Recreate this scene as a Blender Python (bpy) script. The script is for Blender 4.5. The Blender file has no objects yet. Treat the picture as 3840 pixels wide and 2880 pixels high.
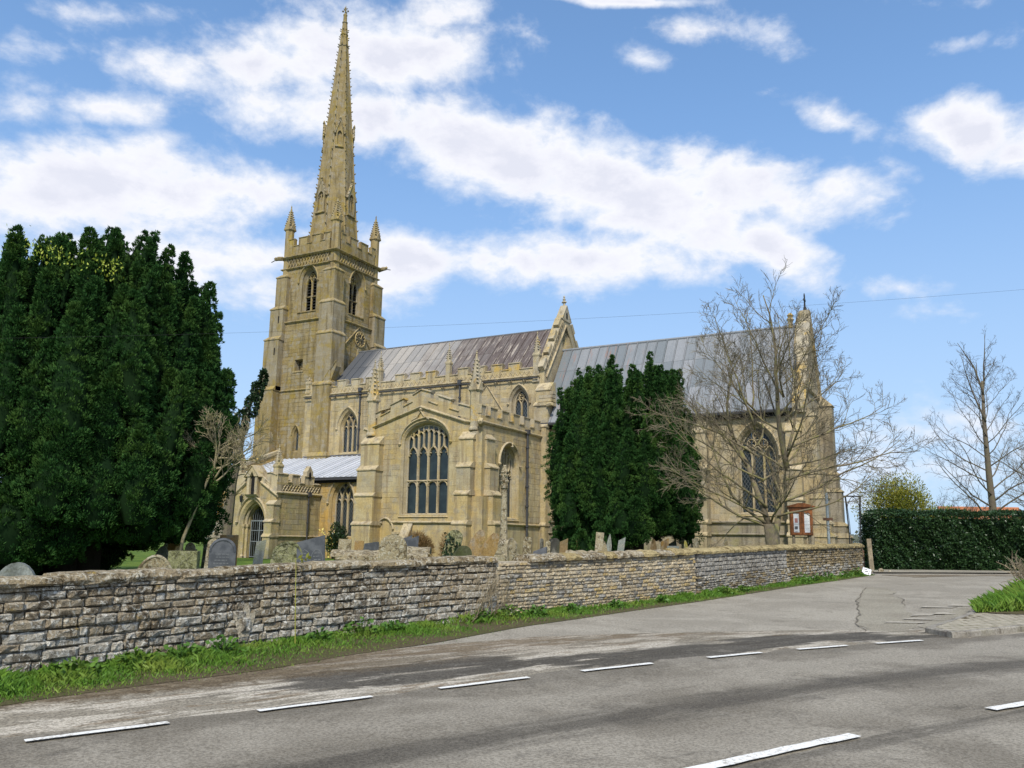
import bpy, math, random
import numpy as np
from mathutils import Vector, Matrix
from mathutils.geometry import tessellate_polygon

SC = bpy.context.scene
COL = SC.collection
RND = random.Random(7)
RAD = math.radians

# ------------------------------------------------------------------ camera, sky, sun, exposure
cam_d = bpy.data.cameras.new('camera')
cam = bpy.data.objects.new('camera', cam_d)
COL.objects.link(cam)
SC.camera = cam
cam_d.sensor_width = 36.0
cam_d.lens = 36.0 * 3141.8 / 3840.0
cam_d.clip_end = 6000
cam_d.clip_start = 0.1
_pt, _rl, _yw = .185023, .0134326, -.498415
_fw = Vector((math.sin(_yw)*math.cos(_pt), math.cos(_yw)*math.cos(_pt), math.sin(_pt)))
_rt = Vector((math.cos(_yw), -math.sin(_yw), 0))
_up = _rt.cross(_fw)
_r2 = math.cos(_rl)*_rt + math.sin(_rl)*_up
_u2 = -math.sin(_rl)*_rt + math.cos(_rl)*_up
_m = Matrix((_r2, _u2, -_fw)).transposed().to_4x4()
_m.translation = Vector((0, 0, 1.6))
cam.matrix_world = _m

SUN_AZ, SUN_EL = 155.0, 47.0      # compass bearing (north = +Y) and height of the sun
SC.view_settings.view_transform = 'Standard'
SC.view_settings.look = 'None'
SC.view_settings.exposure = 0.32
SC.view_settings.gamma = 1
SC.view_settings.use_curve_mapping = False

world = bpy.data.worlds.new('World')
SC.world = world
world.use_nodes = True
sun_d = bpy.data.lights.new('sun', 'SUN')
sun_d.energy = 3.3
sun_d.angle = RAD(5.0)
sun_d.color = (1, .94, .82)
sun = bpy.data.objects.new('sun', sun_d)
COL.objects.link(sun)
_az, _el = RAD(SUN_AZ), RAD(SUN_EL)
_sd = Vector((math.sin(_az)*math.cos(_el), math.cos(_az)*math.cos(_el), math.sin(_el)))
sun.rotation_euler = (-_sd).to_track_quat('-Z', 'Y').to_euler()
sun.location = (0, -10, 60)


class NT:
    """tiny node-tree helper"""
    def __init__(s, tree):
        s.t = tree; s.n = tree.nodes; s.l = tree.links
    def put(s, inp, v):
        if v is None: return
        if hasattr(v, 'links') or isinstance(v, bpy.types.NodeSocket): s.l.new(v, inp)
        else: inp.default_value = v
    def node(s, typ, ins=(), **kw):
        n = s.n.new(typ)
        for k, v in kw.items(): setattr(n, k, v)
        for k, v in (ins.items() if isinstance(ins, dict) else enumerate(ins)): s.put(n.inputs[k], v)
        return n
    def math(s, op, a, b=None, c=None, clamp=False):
        n = s.node('ShaderNodeMath', [a] + ([b] if b is not None else []) + ([c] if c is not None else []), operation=op, use_clamp=clamp)
        return n.outputs[0]
    def vmath(s, op, a, b=None):
        n = s.node('ShaderNodeVectorMath', [a] + ([b] if b is not None else []), operation=op)
        return n.outputs['Value'] if op in ('DOT_PRODUCT', 'LENGTH', 'DISTANCE') else n.outputs[0]
    def noise(s, vec, scale=1.0, detail=4, rough=.55, dist=0.0):
        n = s.node('ShaderNodeTexNoise', {'Vector': vec, 'Scale': scale, 'Detail': detail, 'Roughness': rough, 'Distortion': dist})
        return n.outputs['Fac']
    def scale(s, vec, xyz):
        return s.node('ShaderNodeVectorMath', [vec, xyz], operation='MULTIPLY').outputs[0]
    def step(s, v, a, b, lo=0.0, hi=1.0):
        n = s.node('ShaderNodeMapRange', {'Value': v, 'From Min': a, 'From Max': b, 'To Min': lo, 'To Max': hi}, interpolation_type='SMOOTHSTEP')
        return n.outputs[0]
    def mix(s, f, a, b, mode='MIX'):
        n = s.node('ShaderNodeMix', data_type='RGBA', blend_type=mode)
        s.put(n.inputs[0], f); s.put(n.inputs[6], c4(a)); s.put(n.inputs[7], c4(b))
        return n.outputs[2]
    def ramp(s, f, stops):
        n = s.node('ShaderNodeValToRGB', [f]); e = n.color_ramp.elements
        while len(e) < len(stops): e.new(.5)
        for i, (p, c) in enumerate(stops): e[i].position = p; e[i].color = c4(c)
        return n.outputs[0]


def c4(c):
    if isinstance(c, (tuple, list)) and len(c) == 3: return (*c, 1.0)
    return c


# ---- sky: daylight sky with banks of fair weather cloud
wt = NT(world.node_tree)
wt.n.clear()
_out = wt.node('ShaderNodeOutputWorld')
sky = wt.node('ShaderNodeTexSky', sky_type='NISHITA', sun_disc=False, sun_elevation=RAD(SUN_EL), sun_rotation=RAD(SUN_AZ), altitude=50, air_density=1.0, dust_density=0.6, ozone_density=2.2)
_d = wt.node('ShaderNodeTexCoord').outputs['Generated']
_sep = wt.node('ShaderNodeSeparateXYZ', [_d])
_az_ = wt.math('ARCTAN2', _sep.outputs[0], _sep.outputs[1])
_el_ = wt.math('ARCSINE', _sep.outputs[2])
_ae = wt.node('ShaderNodeCombineXYZ', [_az_, _el_, 0.0]).outputs[0]
_n1 = wt.noise(wt.scale(_ae, (1.0, 1.5, 1)), 7.0, 9, .6, .25)
_n2 = wt.noise(wt.scale(_ae, (1.0, 1.6, 1)), 22.0, 6, .62, .2)
_n3 = wt.noise(wt.scale(_ae, (1.0, 2.2, 1)), 9.0, 5, .55, .2)
_n0 = wt.noise(wt.scale(_ae, (1.0, 1.7, 1)), 2.2, 6, .55, .3)
# cloud banks, (bearing, height, half width, half height, tilt) in radians
CLOUDS = [(-0.8224, 0.5221, 0.1601, 0.0437, 0.1199, 1.0), (-0.6521, 0.5517, 0.1627, 0.0558, 0.0432, 1.15), (-0.7298, 0.486, 0.1928, 0.0438, -0.0067, 1.0), (-0.6, 0.593, 0.0631, 0.0382, 0.0428, 0.576), (-0.5296, 0.4538, 0.1739, 0.0673, -0.3494, 1.25), (-0.3708, 0.4113, 0.2113, 0.0643, -0.3575, 1.3), (-0.2186, 0.4069, 0.1421, 0.0471, -0.311, 1.15), (-0.4117, 0.3328, 0.1845, 0.0428, 0.0063, 1.1), (-0.1789, 0.3366, 0.0782, 0.0377, -0.69, 1.0), (-0.1185, 0.3958, 0.0639, 0.0348, -0.306, 0.576), (-1.0215, 0.3611, 0.1753, 0.0598, 0.1718, 1.3), (-0.8927, 0.3646, 0.1045, 0.049, 0.1331, 0.9), (-0.8112, 0.386, 0.0932, 0.0301, 0.1085, 0.8), (-0.8725, 0.3067, 0.2261, 0.0379, 0.0925, 1.0), (-0.756, 0.2877, 0.1442, 0.0369, 0.0648, 0.7), (-0.6363, 0.3336, 0.0739, 0.0323, -0.2041, 1.0), (-1.0748, 0.4852, 0.0442, 0.0194, 0.265, 0.52), (-0.9804, 0.45, 0.0693, 0.0191, 0.2006, 0.8), (-1.069, 0.4244, 0.0569, 0.0221, 0.2385, 0.504), (-0.9906, 0.5362, 0.0863, 0.0146, 0.2228, 0.6), (-1.0638, 0.4527, 0.0344, 0.012, 0.0763, 0.26), (0.0378, 0.4222, 0.0742, 0.042, -0.3061, 1.25), (0.0706, 0.397, 0.0549, 0.0265, -0.31, 1.1), (-0.1015, 0.4592, 0.0566, 0.0138, -0.4488, 0.442), (-0.2509, 0.5732, 0.0534, 0.0124, -0.1163, 0.442), (-0.3247, 0.5475, 0.0343, 0.0109, -0.2439, 0.39), (0.0349, 0.5106, 0.0491, 0.0107, -0.1141, 0.39), (-0.3622, 0.6104, 0.1129, 0.0059, -0.0809, 0.8), (-0.0478, 0.2775, 0.0314, 0.0106, -0.2085, 0.364), (-0.0009, 0.557, 0.0435, 0.0103, -0.2378, 0.364), (-0.0221, 0.2488, 0.0268, 0.0086, -0.1113, 0.26), (-0.1887, 0.568, 0.0432, 0.011, -0.4253, 0.26), (-0.0409, 0.4016, 0.0279, 0.009, -0.1672, 0.234), (-0.0358, 0.122, 0.1095, 0.0247, -0.0519, 0.3), (-0.084, 0.0838, 0.1424, 0.0302, -0.028, 0.35)]
_cov = None
for (a0, e0, sa, se, tl, st) in CLOUDS:
    da = wt.math('SUBTRACT', _az_, a0); de = wt.math('SUBTRACT', _el_, e0)
    ct, sn = math.cos(tl), math.sin(tl)
    u = wt.math('ADD', wt.math('MULTIPLY', da, ct/sa), wt.math('MULTIPLY', de, sn/sa))
    v = wt.math('ADD', wt.math('MULTIPLY', da, -sn/se), wt.math('MULTIPLY', de, ct/se))
    r = wt.math('SQRT', wt.math('ADD', wt.math('MULTIPLY', u, u), wt.math('MULTIPLY', v, v)))
    b = wt.math('MULTIPLY', wt.math('SUBTRACT', 1.0, r), st)
    _cov = b if _cov is None else wt.math('SMOOTH_MAX', _cov, b, .12)
# elsewhere round the sky the same kind of broken cloud goes on
_dv = wt.math('ABSOLUTE', wt.math('ADD', _az_, .50))
_else = wt.math('ADD', wt.math('MULTIPLY', wt.math('SUBTRACT', _n0, .47), 2.6), wt.step(_dv, .62, .85, -1.5, 0.0))
_cov = wt.math('MAXIMUM', _cov, _else)
_cov = wt.math('ADD', wt.math('MULTIPLY', wt.math('MINIMUM', _cov, 1.05), 1.25), wt.math('MULTIPLY', wt.math('SUBTRACT', _n1, .5), 2.8))
_cov = wt.math('ADD', _cov, wt.math('MULTIPLY', wt.math('SUBTRACT', _n2, .5), 1.25))
_mask = wt.step(_cov, -.22, .80)
_mask = wt.math('MULTIPLY', _mask, wt.step(_sep.outputs[2], -.01, .06, .0, 1.0))
_thick = wt.math('ADD', wt.step(_cov, .2, 1.5), wt.math('MULTIPLY', wt.math('SUBTRACT', _n3, .5), 1.5))
_ccol = wt.ramp(_thick, [(0.0, (.84, .88, .97)), (.35, (.96, .96, .99)), (.75, (.88, .88, .95)), (1.0, (.79, .80, .89))])
_skyc = wt.mix(1.0, sky.outputs[0], (.80, .95, 1.12), 'MULTIPLY')
_hz = wt.step(_sep.outputs[2], .0, .70, 1.0, 0.32)
_bg1 = wt.node('ShaderNodeBackground', [_skyc, .12])
_hcol = wt.mix(wt.step(_sep.outputs[2], .0, .55), (.52, .70, .93), (.29, .55, .97))
_bg3 = wt.node('ShaderNodeBackground', [_hcol, .84])
_m1 = wt.node('ShaderNodeMixShader', [wt.math('MULTIPLY', _hz, .86), _bg1.outputs[0], _bg3.outputs[0]])
_bg2 = wt.node('ShaderNodeBackground', [_ccol, .84])
_m2 = wt.node('ShaderNodeMixShader', [wt.math('MULTIPLY', _mask, .94), _m1.outputs[0], _bg2.outputs[0]])
wt.l.new(_m2.outputs[0], _out.inputs[0])


# ------------------------------------------------------------------ mesh helpers
class MB:
    def __init__(s): s.v = []; s.f = []
    def add(s, vs, fs):
        o = len(s.v); s.v += [tuple(p) for p in vs]; s.f += [tuple(i+o for i in f) for f in fs]
    def box(s, x0, x1, y0, y1, z0, z1):
        s.add([(x0,y0,z0),(x1,y0,z0),(x1,y1,z0),(x0,y1,z0),(x0,y0,z1),(x1,y0,z1),(x1,y1,z1),(x0,y1,z1)],
              [(0,3,2,1),(4,5,6,7),(0,1,5,4),(1,2,6,5),(2,3,7,6),(3,0,4,7)])
    def loft(s, rings, cap0=True, cap1=True):
        n = len(rings[0]); vs = [p for r in rings for p in r]; fs = []
        for k in range(len(rings)-1):
            for i in range(n):
                j = (i+1) % n; a = k*n; b = (k+1)*n
                fs.append((a+i, a+j, b+j, b+i))
        if cap0: fs.append(tuple(range(n-1, -1, -1)))
        if cap1: fs.append(tuple(range((len(rings)-1)*n, len(rings)*n)))
        s.add(vs, fs)
    def prism(s, fr, poly, n0, n1):
        """polygon in a wall plane, pushed from depth n0 to n1; copes with concave outlines"""
        k = len(poly)
        a = [fr(u, z, n0) for u, z in poly]; b = [fr(u, z, n1) for u, z in poly]
        tri = tessellate_polygon([[Vector((u, z, 0)) for u, z in poly]])
        fs = [tuple(t) for t in tri] + [tuple(i+k for i in reversed(t)) for t in tri]
        fs += [(i, (i+1) % k, (i+1) % k+k, i+k) for i in range(k)]
        s.add(a+b, fs)
    def bar(s, fr, pts, w, n0, d):
        """moulded bar following a line in a wall plane"""
        if len(pts) < 2: return
        rings = []
        for i, (u, z) in enumerate(pts):
            a = pts[max(0, i-1)]; b = pts[min(len(pts)-1, i+1)]
            t = Vector((b[0]-a[0], b[1]-a[1]))
            if t.length < 1e-6: t = Vector((0, 1))
            t.normalize(); nx, nz = -t.y, t.x
            h = w/2; q = w*.17; m = d*.45
            rings.append([fr(u+nx*x, z+nz*x, n) for x, n in ((-h, n0-d), (-h, n0-m), (-q, n0), (q, n0), (h, n0-m), (h, n0-d))])
        s.loft(rings)
    def tube(s, pts, rad, k=6, cap=True):
        rings = []; ref = None
        for i, p in enumerate(pts):
            p = Vector(p); a = Vector(pts[max(0, i-1)]); b = Vector(pts[min(len(pts)-1, i+1)])
            t = (b-a)
            if t.length < 1e-7: t = Vector((0, 0, 1))
            t.normalize()
            if ref is None: ref = t.orthogonal().normalized()
            ref = (ref - t*ref.dot(t))
            if ref.length < 1e-5: ref = t.orthogonal()
            ref.normalize(); bi = t.cross(ref)
            r = rad[i] if isinstance(rad, (list, tuple)) else rad
            rings.append([p + (ref*math.cos(2*math.pi*j/k) + bi*math.sin(2*math.pi*j/k))*r for j in range(k)])
        s.loft(rings, cap, cap)
    def ngon(s, cx, cy, prof, k=8, rot=None):
        """stacked regular rings: prof is (radius, z)"""
        rot = math.pi/k if rot is None else rot
        s.loft([[(cx+r*math.cos(rot+2*math.pi*j/k), cy+r*math.sin(rot+2*math.pi*j/k), z) for j in range(k)] for r, z in prof])
    def blob(s, c, r, sz=1.0):
        x, y, z = c
        s.add([(x+r,y,z),(x-r,y,z),(x,y+r,z),(x,y-r,z),(x,y,z+r*sz),(x,y,z-r*sz)],
              [(0,2,4),(2,1,4),(1,3,4),(3,0,4),(2,0,5),(1,2,5),(3,1,5),(0,3,5)])
    def mesh(s, name, smooth=False):
        me = bpy.data.meshes.new(name); me.from_pydata(s.v, [], s.f); me.update()
        if smooth: me.polygons.foreach_set('use_smooth', [True]*len(me.polygons))
        return me


def frame(O, U, N):
    O, U, N = Vector(O), Vector(U), Vector(N)
    return lambda u, z, n=0.0: O + U*u + N*n + Vector((0, 0, z))
def frS(y): return frame((0, y, 0), (1, 0, 0), (0, -1, 0))
def frE(x): return frame((x, 0, 0), (0, 1, 0), (1, 0, 0))
def frW(x): return frame((x, 0, 0), (0, 1, 0), (-1, 0, 0))
def frN(y): return frame((0, y, 0), (1, 0, 0), (0, 1, 0))


def obj(name, mb, mat, parent=None, kind=None, smooth=False, label=None, loc=None):
    me = mb.mesh(name, smooth) if isinstance(mb, MB) else mb
    if mat is not None and not me.materials: me.materials.append(mat)
    o = bpy.data.objects.new(name, me); COL.objects.link(o)
    if parent is not None: o.parent = parent
    if kind: o['kind'] = kind
    if label: o['label'] = label
    if loc is not None: o.location = loc
    return o
def thing(name, label, cat, group=None, loc=(0, 0, 0)):
    o = bpy.data.objects.new(name, None); COL.objects.link(o); o.location = loc
    o.empty_display_size = .3
    return tag(o, label, cat, group)
def tag(o, label, cat, group=None):
    o['label'] = label; o['category'] = cat
    if group: o['group'] = group
    return o
def dup(o, parent=None, **kw):
    c = o.copy(); COL.objects.link(c)
    if parent is not None: c.parent = parent
    for k, v in kw.items(): setattr(c, k, v)
    return c
def child_thing(name, mb, mat, parent_loc, **kw): pass


def big_mesh(name, V, F, mat):
    """numpy arrays straight into a mesh; F is (n, k)"""
    me = bpy.data.meshes.new(name)
    V = np.ascontiguousarray(V, dtype=np.float32); F = np.ascontiguousarray(F, dtype=np.int32)
    k = F.shape[1]
    me.vertices.add(len(V)); me.vertices.foreach_set('co', V.ravel())
    me.loops.add(F.size); me.loops.foreach_set('vertex_index', F.ravel())
    me.polygons.add(len(F)); me.polygons.foreach_set('loop_start', np.arange(0, F.size, k, dtype=np.int32))
    me.update(calc_edges=True)
    me.materials.append(mat)
    return me


# ------------------------------------------------------------------ materials
def mat_new(name):
    m = bpy.data.materials.new(name); m.use_nodes = True
    t = NT(m.node_tree); b = t.n['Principled BSDF']
    return m, t, b
def finish(t, b, col, rough=.85, bump=None, bstr=.3, bdist=.02, spec=.3):
    t.put(b.inputs['Base Color'], c4(col)); t.put(b.inputs['Roughness'], rough)
    b.inputs['Specular IOR Level'].default_value = spec
    if bump is not None:
        n = t.node('ShaderNodeBump', {'Strength': bstr, 'Distance': bdist, 'Height': bump})
        t.l.new(n.outputs[0], b.inputs['Normal'])
def wpos(t): return t.node('ShaderNodeNewGeometry').outputs['Position']
def isl(t): return t.node('ShaderNodeNewGeometry').outputs['Random Per Island']
def orand(t): return t.node('ShaderNodeObjectInfo').outputs['Random']


def stone_mat(name, A, B, dark, lichen, amt=.5, grey=(.36,.335,.285), course=True, rnd='island', bump=.35):
    m, t, b = mat_new(name); P = wpos(t)
    big = t.noise(P, .45, 5, .6); mid = t.noise(P, 2.6, 5, .65); fine = t.noise(P, 24, 4, .7)
    streak = t.noise(t.scale(P, (1.9, 1.9, .22)), 1.6, 5, .6)
    col = t.mix(t.step(big, .40, .60), A, B)
    r = isl(t) if rnd == 'island' else orand(t)
    col = t.mix(t.math('MULTIPLY', t.step(t.math('ABSOLUTE', t.math('SUBTRACT', r, .5)), .22, .5), .5), col, grey)
    col = t.mix(t.step(mid, .47, .66, 0, .65), col, grey)
    if course:   # ashlar courses weathered into each face
        br = t.node('ShaderNodeTexBrick', {'Vector': t.node('ShaderNodeCombineXYZ', [t.math('ADD', t.node('ShaderNodeSeparateXYZ', [P]).outputs[0], t.node('ShaderNodeSeparateXYZ', [P]).outputs[1]), t.node('ShaderNodeSeparateXYZ', [P]).outputs[2], 0.0]).outputs[0],
             'Color1': c4((1,1,1)), 'Color2': c4((.72,.70,.66)), 'Mortar': c4((.66,.63,.58)), 'Scale': 1.0, 'Mortar Size': .010, 'Mortar Smooth': .6, 'Bias': -.2, 'Brick Width': .62, 'Row Height': .30}, offset=.5)
        col = t.mix(.6, col, br.outputs[0], 'MULTIPLY')
    col = t.mix(t.math('MULTIPLY', t.step(streak, .47, .68), .75), col, dark)
    col = t.mix(t.math('MULTIPLY', t.step(t.noise(P, 1.1, 6, .7, .4), .52, .66), amt), col, lichen)
    col = t.mix(t.step(fine, .35, .68, 0, .75), col, t.mix(1.0, col, (.52, .49, .44), 'MULTIPLY'))
    col = t.mix(t.step(t.noise(P, 9, 5, .7), .58, .72, 0, .45), col, t.mix(1.0, col, (1.35, 1.32, 1.25), 'MULTIPLY'))
    hgt = t.math('ADD', t.math('MULTIPLY', fine, .5), mid)
    finish(t, b, col, .92, hgt, bump, .05, .15)
    return m


OCH, CRM = (.50, .365, .165), (.56, .46, .28)
M = {}
M['tower'] = stone_mat('tower_stone', (.325, .245, .105), (.36, .285, .155), (.15, .115, .055), (.34, .24, .035), .6)
M['nave'] = stone_mat('nave_stone', CRM, (.55, .44, .245), (.27, .215, .135), (.44, .32, .085), .35)
M['trans'] = stone_mat('transept_stone', (.57, .44, .215), (.56, .475, .295), (.30, .23, .14), (.50, .36, .11), .35)
M['porch'] = stone_mat('porch_stone', (.53, .41, .20), (.50, .42, .235), (.25, .205, .12), (.36, .33, .13), .5)
M['aisle'] = stone_mat('aisle_stone', (.60, .385, .12), (.56, .41, .17), (.30, .215, .09), (.48, .36, .12), .3)
M['chancel'] = stone_mat('chancel_stone', (.49, .385, .215), (.51, .425, .275), (.22, .17, .105), (.36, .29, .12), .45)
M['trim'] = stone_mat('dressed_stone', (.57, .475, .31), (.52, .425, .26), (.24, .185, .115), (.47, .36, .08), .45, course=False)
M['trimtower'] = stone_mat('tower_dressing', (.35, .27, .125), (.385, .30, .15), (.14, .105, .06), (.46, .33, .04), .6, course=False)
M['coping'] = stone_mat('lichened_coping', (.52, .45, .32), (.47, .39, .24), (.22, .18, .12), (.60, .38, .05), .7, course=False)
M['plinth'] = stone_mat('plinth_stone', (.40, .34, .23), (.33, .29, .22), (.13, .11, .085), (.30, .28, .12), .6)


def lead_mat(name, A, B, C, streak_c, sx, dk=None, sk=(-500, -400)):
    m, t, b = mat_new(name); P = wpos(t)
    r = orand(t)
    s1 = t.noise(t.scale(P, (2.2, .35, .35)), 1.5, 5, .6)
    s2 = t.noise(t.scale(P, (7, .5, .5)), 1.0, 5, .65)
    s3 = t.noise(t.scale(P, (1.2, 1.0, 1.0)), .9, 4, .6)
    X = t.node('ShaderNodeSeparateXYZ', [P]).outputs
    col = t.mix(t.step(t.math('ADD', t.math('MULTIPLY', r, .5), t.math('MULTIPLY', s1, .6)), .35, .75), A, B)
    pur = t.step(t.math('ADD', t.math('ADD', X[0], t.math('MULTIPLY', s3, 8)), t.math('MULTIPLY', r, 3)), sx[0], sx[1])
    col = t.mix(t.math('MULTIPLY', pur, t.step(s2, .30, .50, .55, 1.0)), col, C)
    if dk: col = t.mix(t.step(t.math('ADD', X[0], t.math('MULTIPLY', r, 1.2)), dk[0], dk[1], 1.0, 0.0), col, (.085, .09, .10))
    col = t.mix(t.math('MULTIPLY', t.step(t.math('ADD', s2, t.math('MULTIPLY', s3, .25)), .68, .78, 0, .75), t.step(X[0], sk[0], sk[1])), col, streak_c)
    col = t.mix(t.step(t.noise(P, 14, 4, .6), .4, .7, 0, .3), col, (.10, .10, .10))
    finish(t, b, col, .6, s2, .12, .02, .3)
    return m
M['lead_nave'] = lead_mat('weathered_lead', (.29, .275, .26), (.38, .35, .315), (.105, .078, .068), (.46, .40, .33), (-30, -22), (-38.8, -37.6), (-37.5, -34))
M['lead_chancel'] = lead_mat('grey_lead', (.175, .195, .21), (.26, .27, .285), (.23, .215, .23), (.31, .175, .135), (-12, 22), None, (-16.5, -19.5))
M['lead_aisle'] = lead_mat('pale_new_lead', (.46, .48, .52), (.56, .58, .62), (.50, .52, .55), (.40, .42, .46), (50, 60))
M['lead_dark'] = lead_mat('dark_lead', (.10, .105, .11), (.15, .15, .16), (.1, .1, .1), (.2, .2, .2), (50, 60))


def glass_mat(name, c, lead=True):
    m, t, b = mat_new(name); P = wpos(t)
    X = t.node('ShaderNodeSeparateXYZ', [P]).outputs
    a = t.math('ADD', X[0], X[1])
    col = t.mix(t.step(t.noise(P, 1.8, 4, .6), .35, .7), c, (c[0]*1.9, c[1]*1.8, c[2]*1.6))
    if lead:   # diamond leading
        def tri(v): return t.math('ABSOLUTE', t.math('SUBTRACT', t.math('FRACT', v), .5))
        d1 = tri(t.math('ADD', t.math('MULTIPLY', a, 5.4), t.math('MULTIPLY', X[2], 3.6)))
        d2 = tri(t.math('SUBTRACT', t.math('MULTIPLY', a, 5.4), t.math('MULTIPLY', X[2], 3.6)))
        k = t.step(t.math('MINIMUM', d1, d2), .05, .10, 1.0, 0.0)
        col = t.mix(k, col, (.105, .115, .12))
    finish(t, b, col, .28, t.noise(P, 6, 3, .6), .25, .02, .35)
    return m
M['glass'] = glass_mat('dark_leaded_glass', (.012, .018, .022))
M['glass_plain'] = glass_mat('guarded_window_glass', (.016, .026, .032), False)


def flat_mat(name, c, rough=.6, var=.15, spec=.3, sc=12, metal=0.0):
    m, t, b = mat_new(name); P = wpos(t)
    n = t.noise(P, sc, 5, .6)
    col = t.mix(t.step(n, .3, .7), tuple(x*(1-var) for x in c), tuple(min(1, x*(1+var)) for x in c))
    finish(t, b, col, rough, n, .2, .01, spec); b.inputs['Metallic'].default_value = metal
    return m
M['dark'] = flat_mat('dark_interior', (.012, .012, .012), .95)
M['iron'] = flat_mat('black_iron', (.022, .023, .025), .5)
M['steel'] = flat_mat('galvanised_steel', (.33, .37, .38), .45, metal=.3)
M['gate'] = flat_mat('grey_painted_iron', (.20, .225, .235), .5)
M['gold'] = flat_mat('gilt', (.46, .34, .15), .5)
M['louvre'] = flat_mat('weathered_louvre', (.035, .034, .032), .8)
M['wood'] = flat_mat('varnished_oak', (.23, .085, .028), .45, .35, sc=7)
M['oldwood'] = flat_mat('grey_timber', (.27, .22, .15), .85, .3, sc=9)
M['paper'] = flat_mat('white_paper', (.74, .76, .78), .5, .05)
M['print'] = flat_mat('printed_ink', (.10, .10, .11), .6)
M['printred'] = flat_mat('printed_red', (.42, .20, .18), .6)
M['white'] = flat_mat('white_board', (.78, .80, .82), .4, .05)
M['pipe'] = flat_mat('lead_grey_pipe', (.055, .055, .058), .5)
M['rust'] = flat_mat('rust_brown', (.13, .07, .045), .8)
M['redclay'] = flat_mat('orange_clay_tile', (.42, .17, .08), .85, .3)
M['housebrick'] = flat_mat('red_house_brick', (.30, .15, .09), .9, .25)
M['cable'] = flat_mat('black_cable', (.03, .03, .03), .6)


# ------------------------------------------------------------------ ground heights and the line of the churchyard wall
GY = [-60, 4, 8, 13, 17.4, 20.2, 26, 35, 60, 4000]; GZ = [0, 0, .06, .17, .25, .33, .44, .53, .56, .56]
def gz(y): return float(np.interp(y, GY, GZ))
WALL = [(-9.95, -2.0), (-9.6, 2.0), (-9.25, 5.65), (-9.18, 6.4), (-9.13, 7.28), (-9.0, 9.2), (-8.66, 10.84), (-8.1, 13.05), (-7.75, 14.14),
        (-6.95, 17.18), (-5.95, 20.43), (-4.95, 26.32), (-3.75, 35.3)]
def wx(y): return float(np.interp(y, [p[1] for p in WALL], [p[0] for p in WALL]))
LAWN = .36

# ------------------------------------------------------------------ the church
church = thing('church', 'tall medieval stone church with a crocketed spire, battlements and grey lead roofs', 'church')

def arch(cx, w, sill, spring, rise, n=10, flat=False):
    """closed outline: sill left, sill right, up and over; two-centred, or four-centred when flat"""
    h = w/2
    pts = [(cx-h, sill), (cx+h, sill)]
    right = []
    for i in range(n+1):
        t = i/n
        if flat:
            a = t*math.pi/2
            right.append((h*math.cos(a)**.92, rise*(math.sin(a)*.86+.14*t)))
        else:
            R = (h*h+rise*rise)/(2*h); c = h-R
            a1 = math.atan2(rise, -c)
            a = a1*t
            right.append((c+R*math.cos(a), R*math.sin(a)))
    pts += [(cx+x, spring+z) for x, z in right]
    pts += [(cx-x, spring+z) for x, z in reversed(right[:-1])]
    return pts
def in_poly(p, poly):
    x, y = p; c = False; n = len(poly); j = n-1
    for i in range(n):
        xi, yi = poly[i]; xj, yj = poly[j]
        if (yi > y) != (yj > y) and x < (xj-xi)*(y-yi)/(yj-yi)+xi: c = not c
        j = i
    return c
def clip_half(poly, ax, val, keep_less):
    out = []
    for i in range(len(poly)):
        a, b = poly[i], poly[(i+1) % len(poly)]
        ia = (a[ax] <= val) == keep_less or a[ax] == val; ib = (b[ax] <= val) == keep_less or b[ax] == val
        if ia: out.append(a)
        if ia != ib:
            t = (val-a[ax])/(b[ax]-a[ax]); out.append((a[0]+t*(b[0]-a[0]), a[1]+t*(b[1]-a[1])))
    return out
def clip_line(pts, poly):
    runs = []; cur = []
    for p in pts:
        if in_poly(p, poly): cur.append(p)
        else:
            if len(cur) > 1: runs.append(cur)
            cur = []
    if len(cur) > 1: runs.append(cur)
    return runs

def wall(name, fr, outline, holes, mat, t=.5, parent=church, back=False):
    """masonry with real openings: holes are (outer outline, inner outline, depth)"""
    mb = MB()
    loops = [[Vector((u, z, 0)) for u, z in outline]] + [[Vector((u, z, 0)) for u, z in h[0]] for h in holes]
    flatp = [p for l in loops for p in l]
    tri = tessellate_polygon(loops)
    mb.add([fr(p.x, p.y, 0) for p in flatp], [tuple(q) for q in tri])
    k = len(outline)
    mb.add([fr(u, z, 0) for u, z in outline] + [fr(u, z, -t) for u, z in outline], [(i, i+k, (i+1) % k+k, (i+1) % k) for i in range(k)])
    for o_, i_, d_ in holes:
        # moulded reveal in two orders
        mid = [((a[0]+b[0])/2, (a[1]+b[1])/2) for a, b in zip(o_, i_)]
        mb.loft([[fr(u, z, 0) for u, z in o_], [fr(u, z, -d_*.28) for u, z in mid], [fr(u, z, -d_*.45) for u, z in mid], [fr(u, z, -d_) for u, z in i_], [fr(u, z, -d_-.2) for u, z in i_]], False, False)
    return obj(name, mb, mat, parent)

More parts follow.
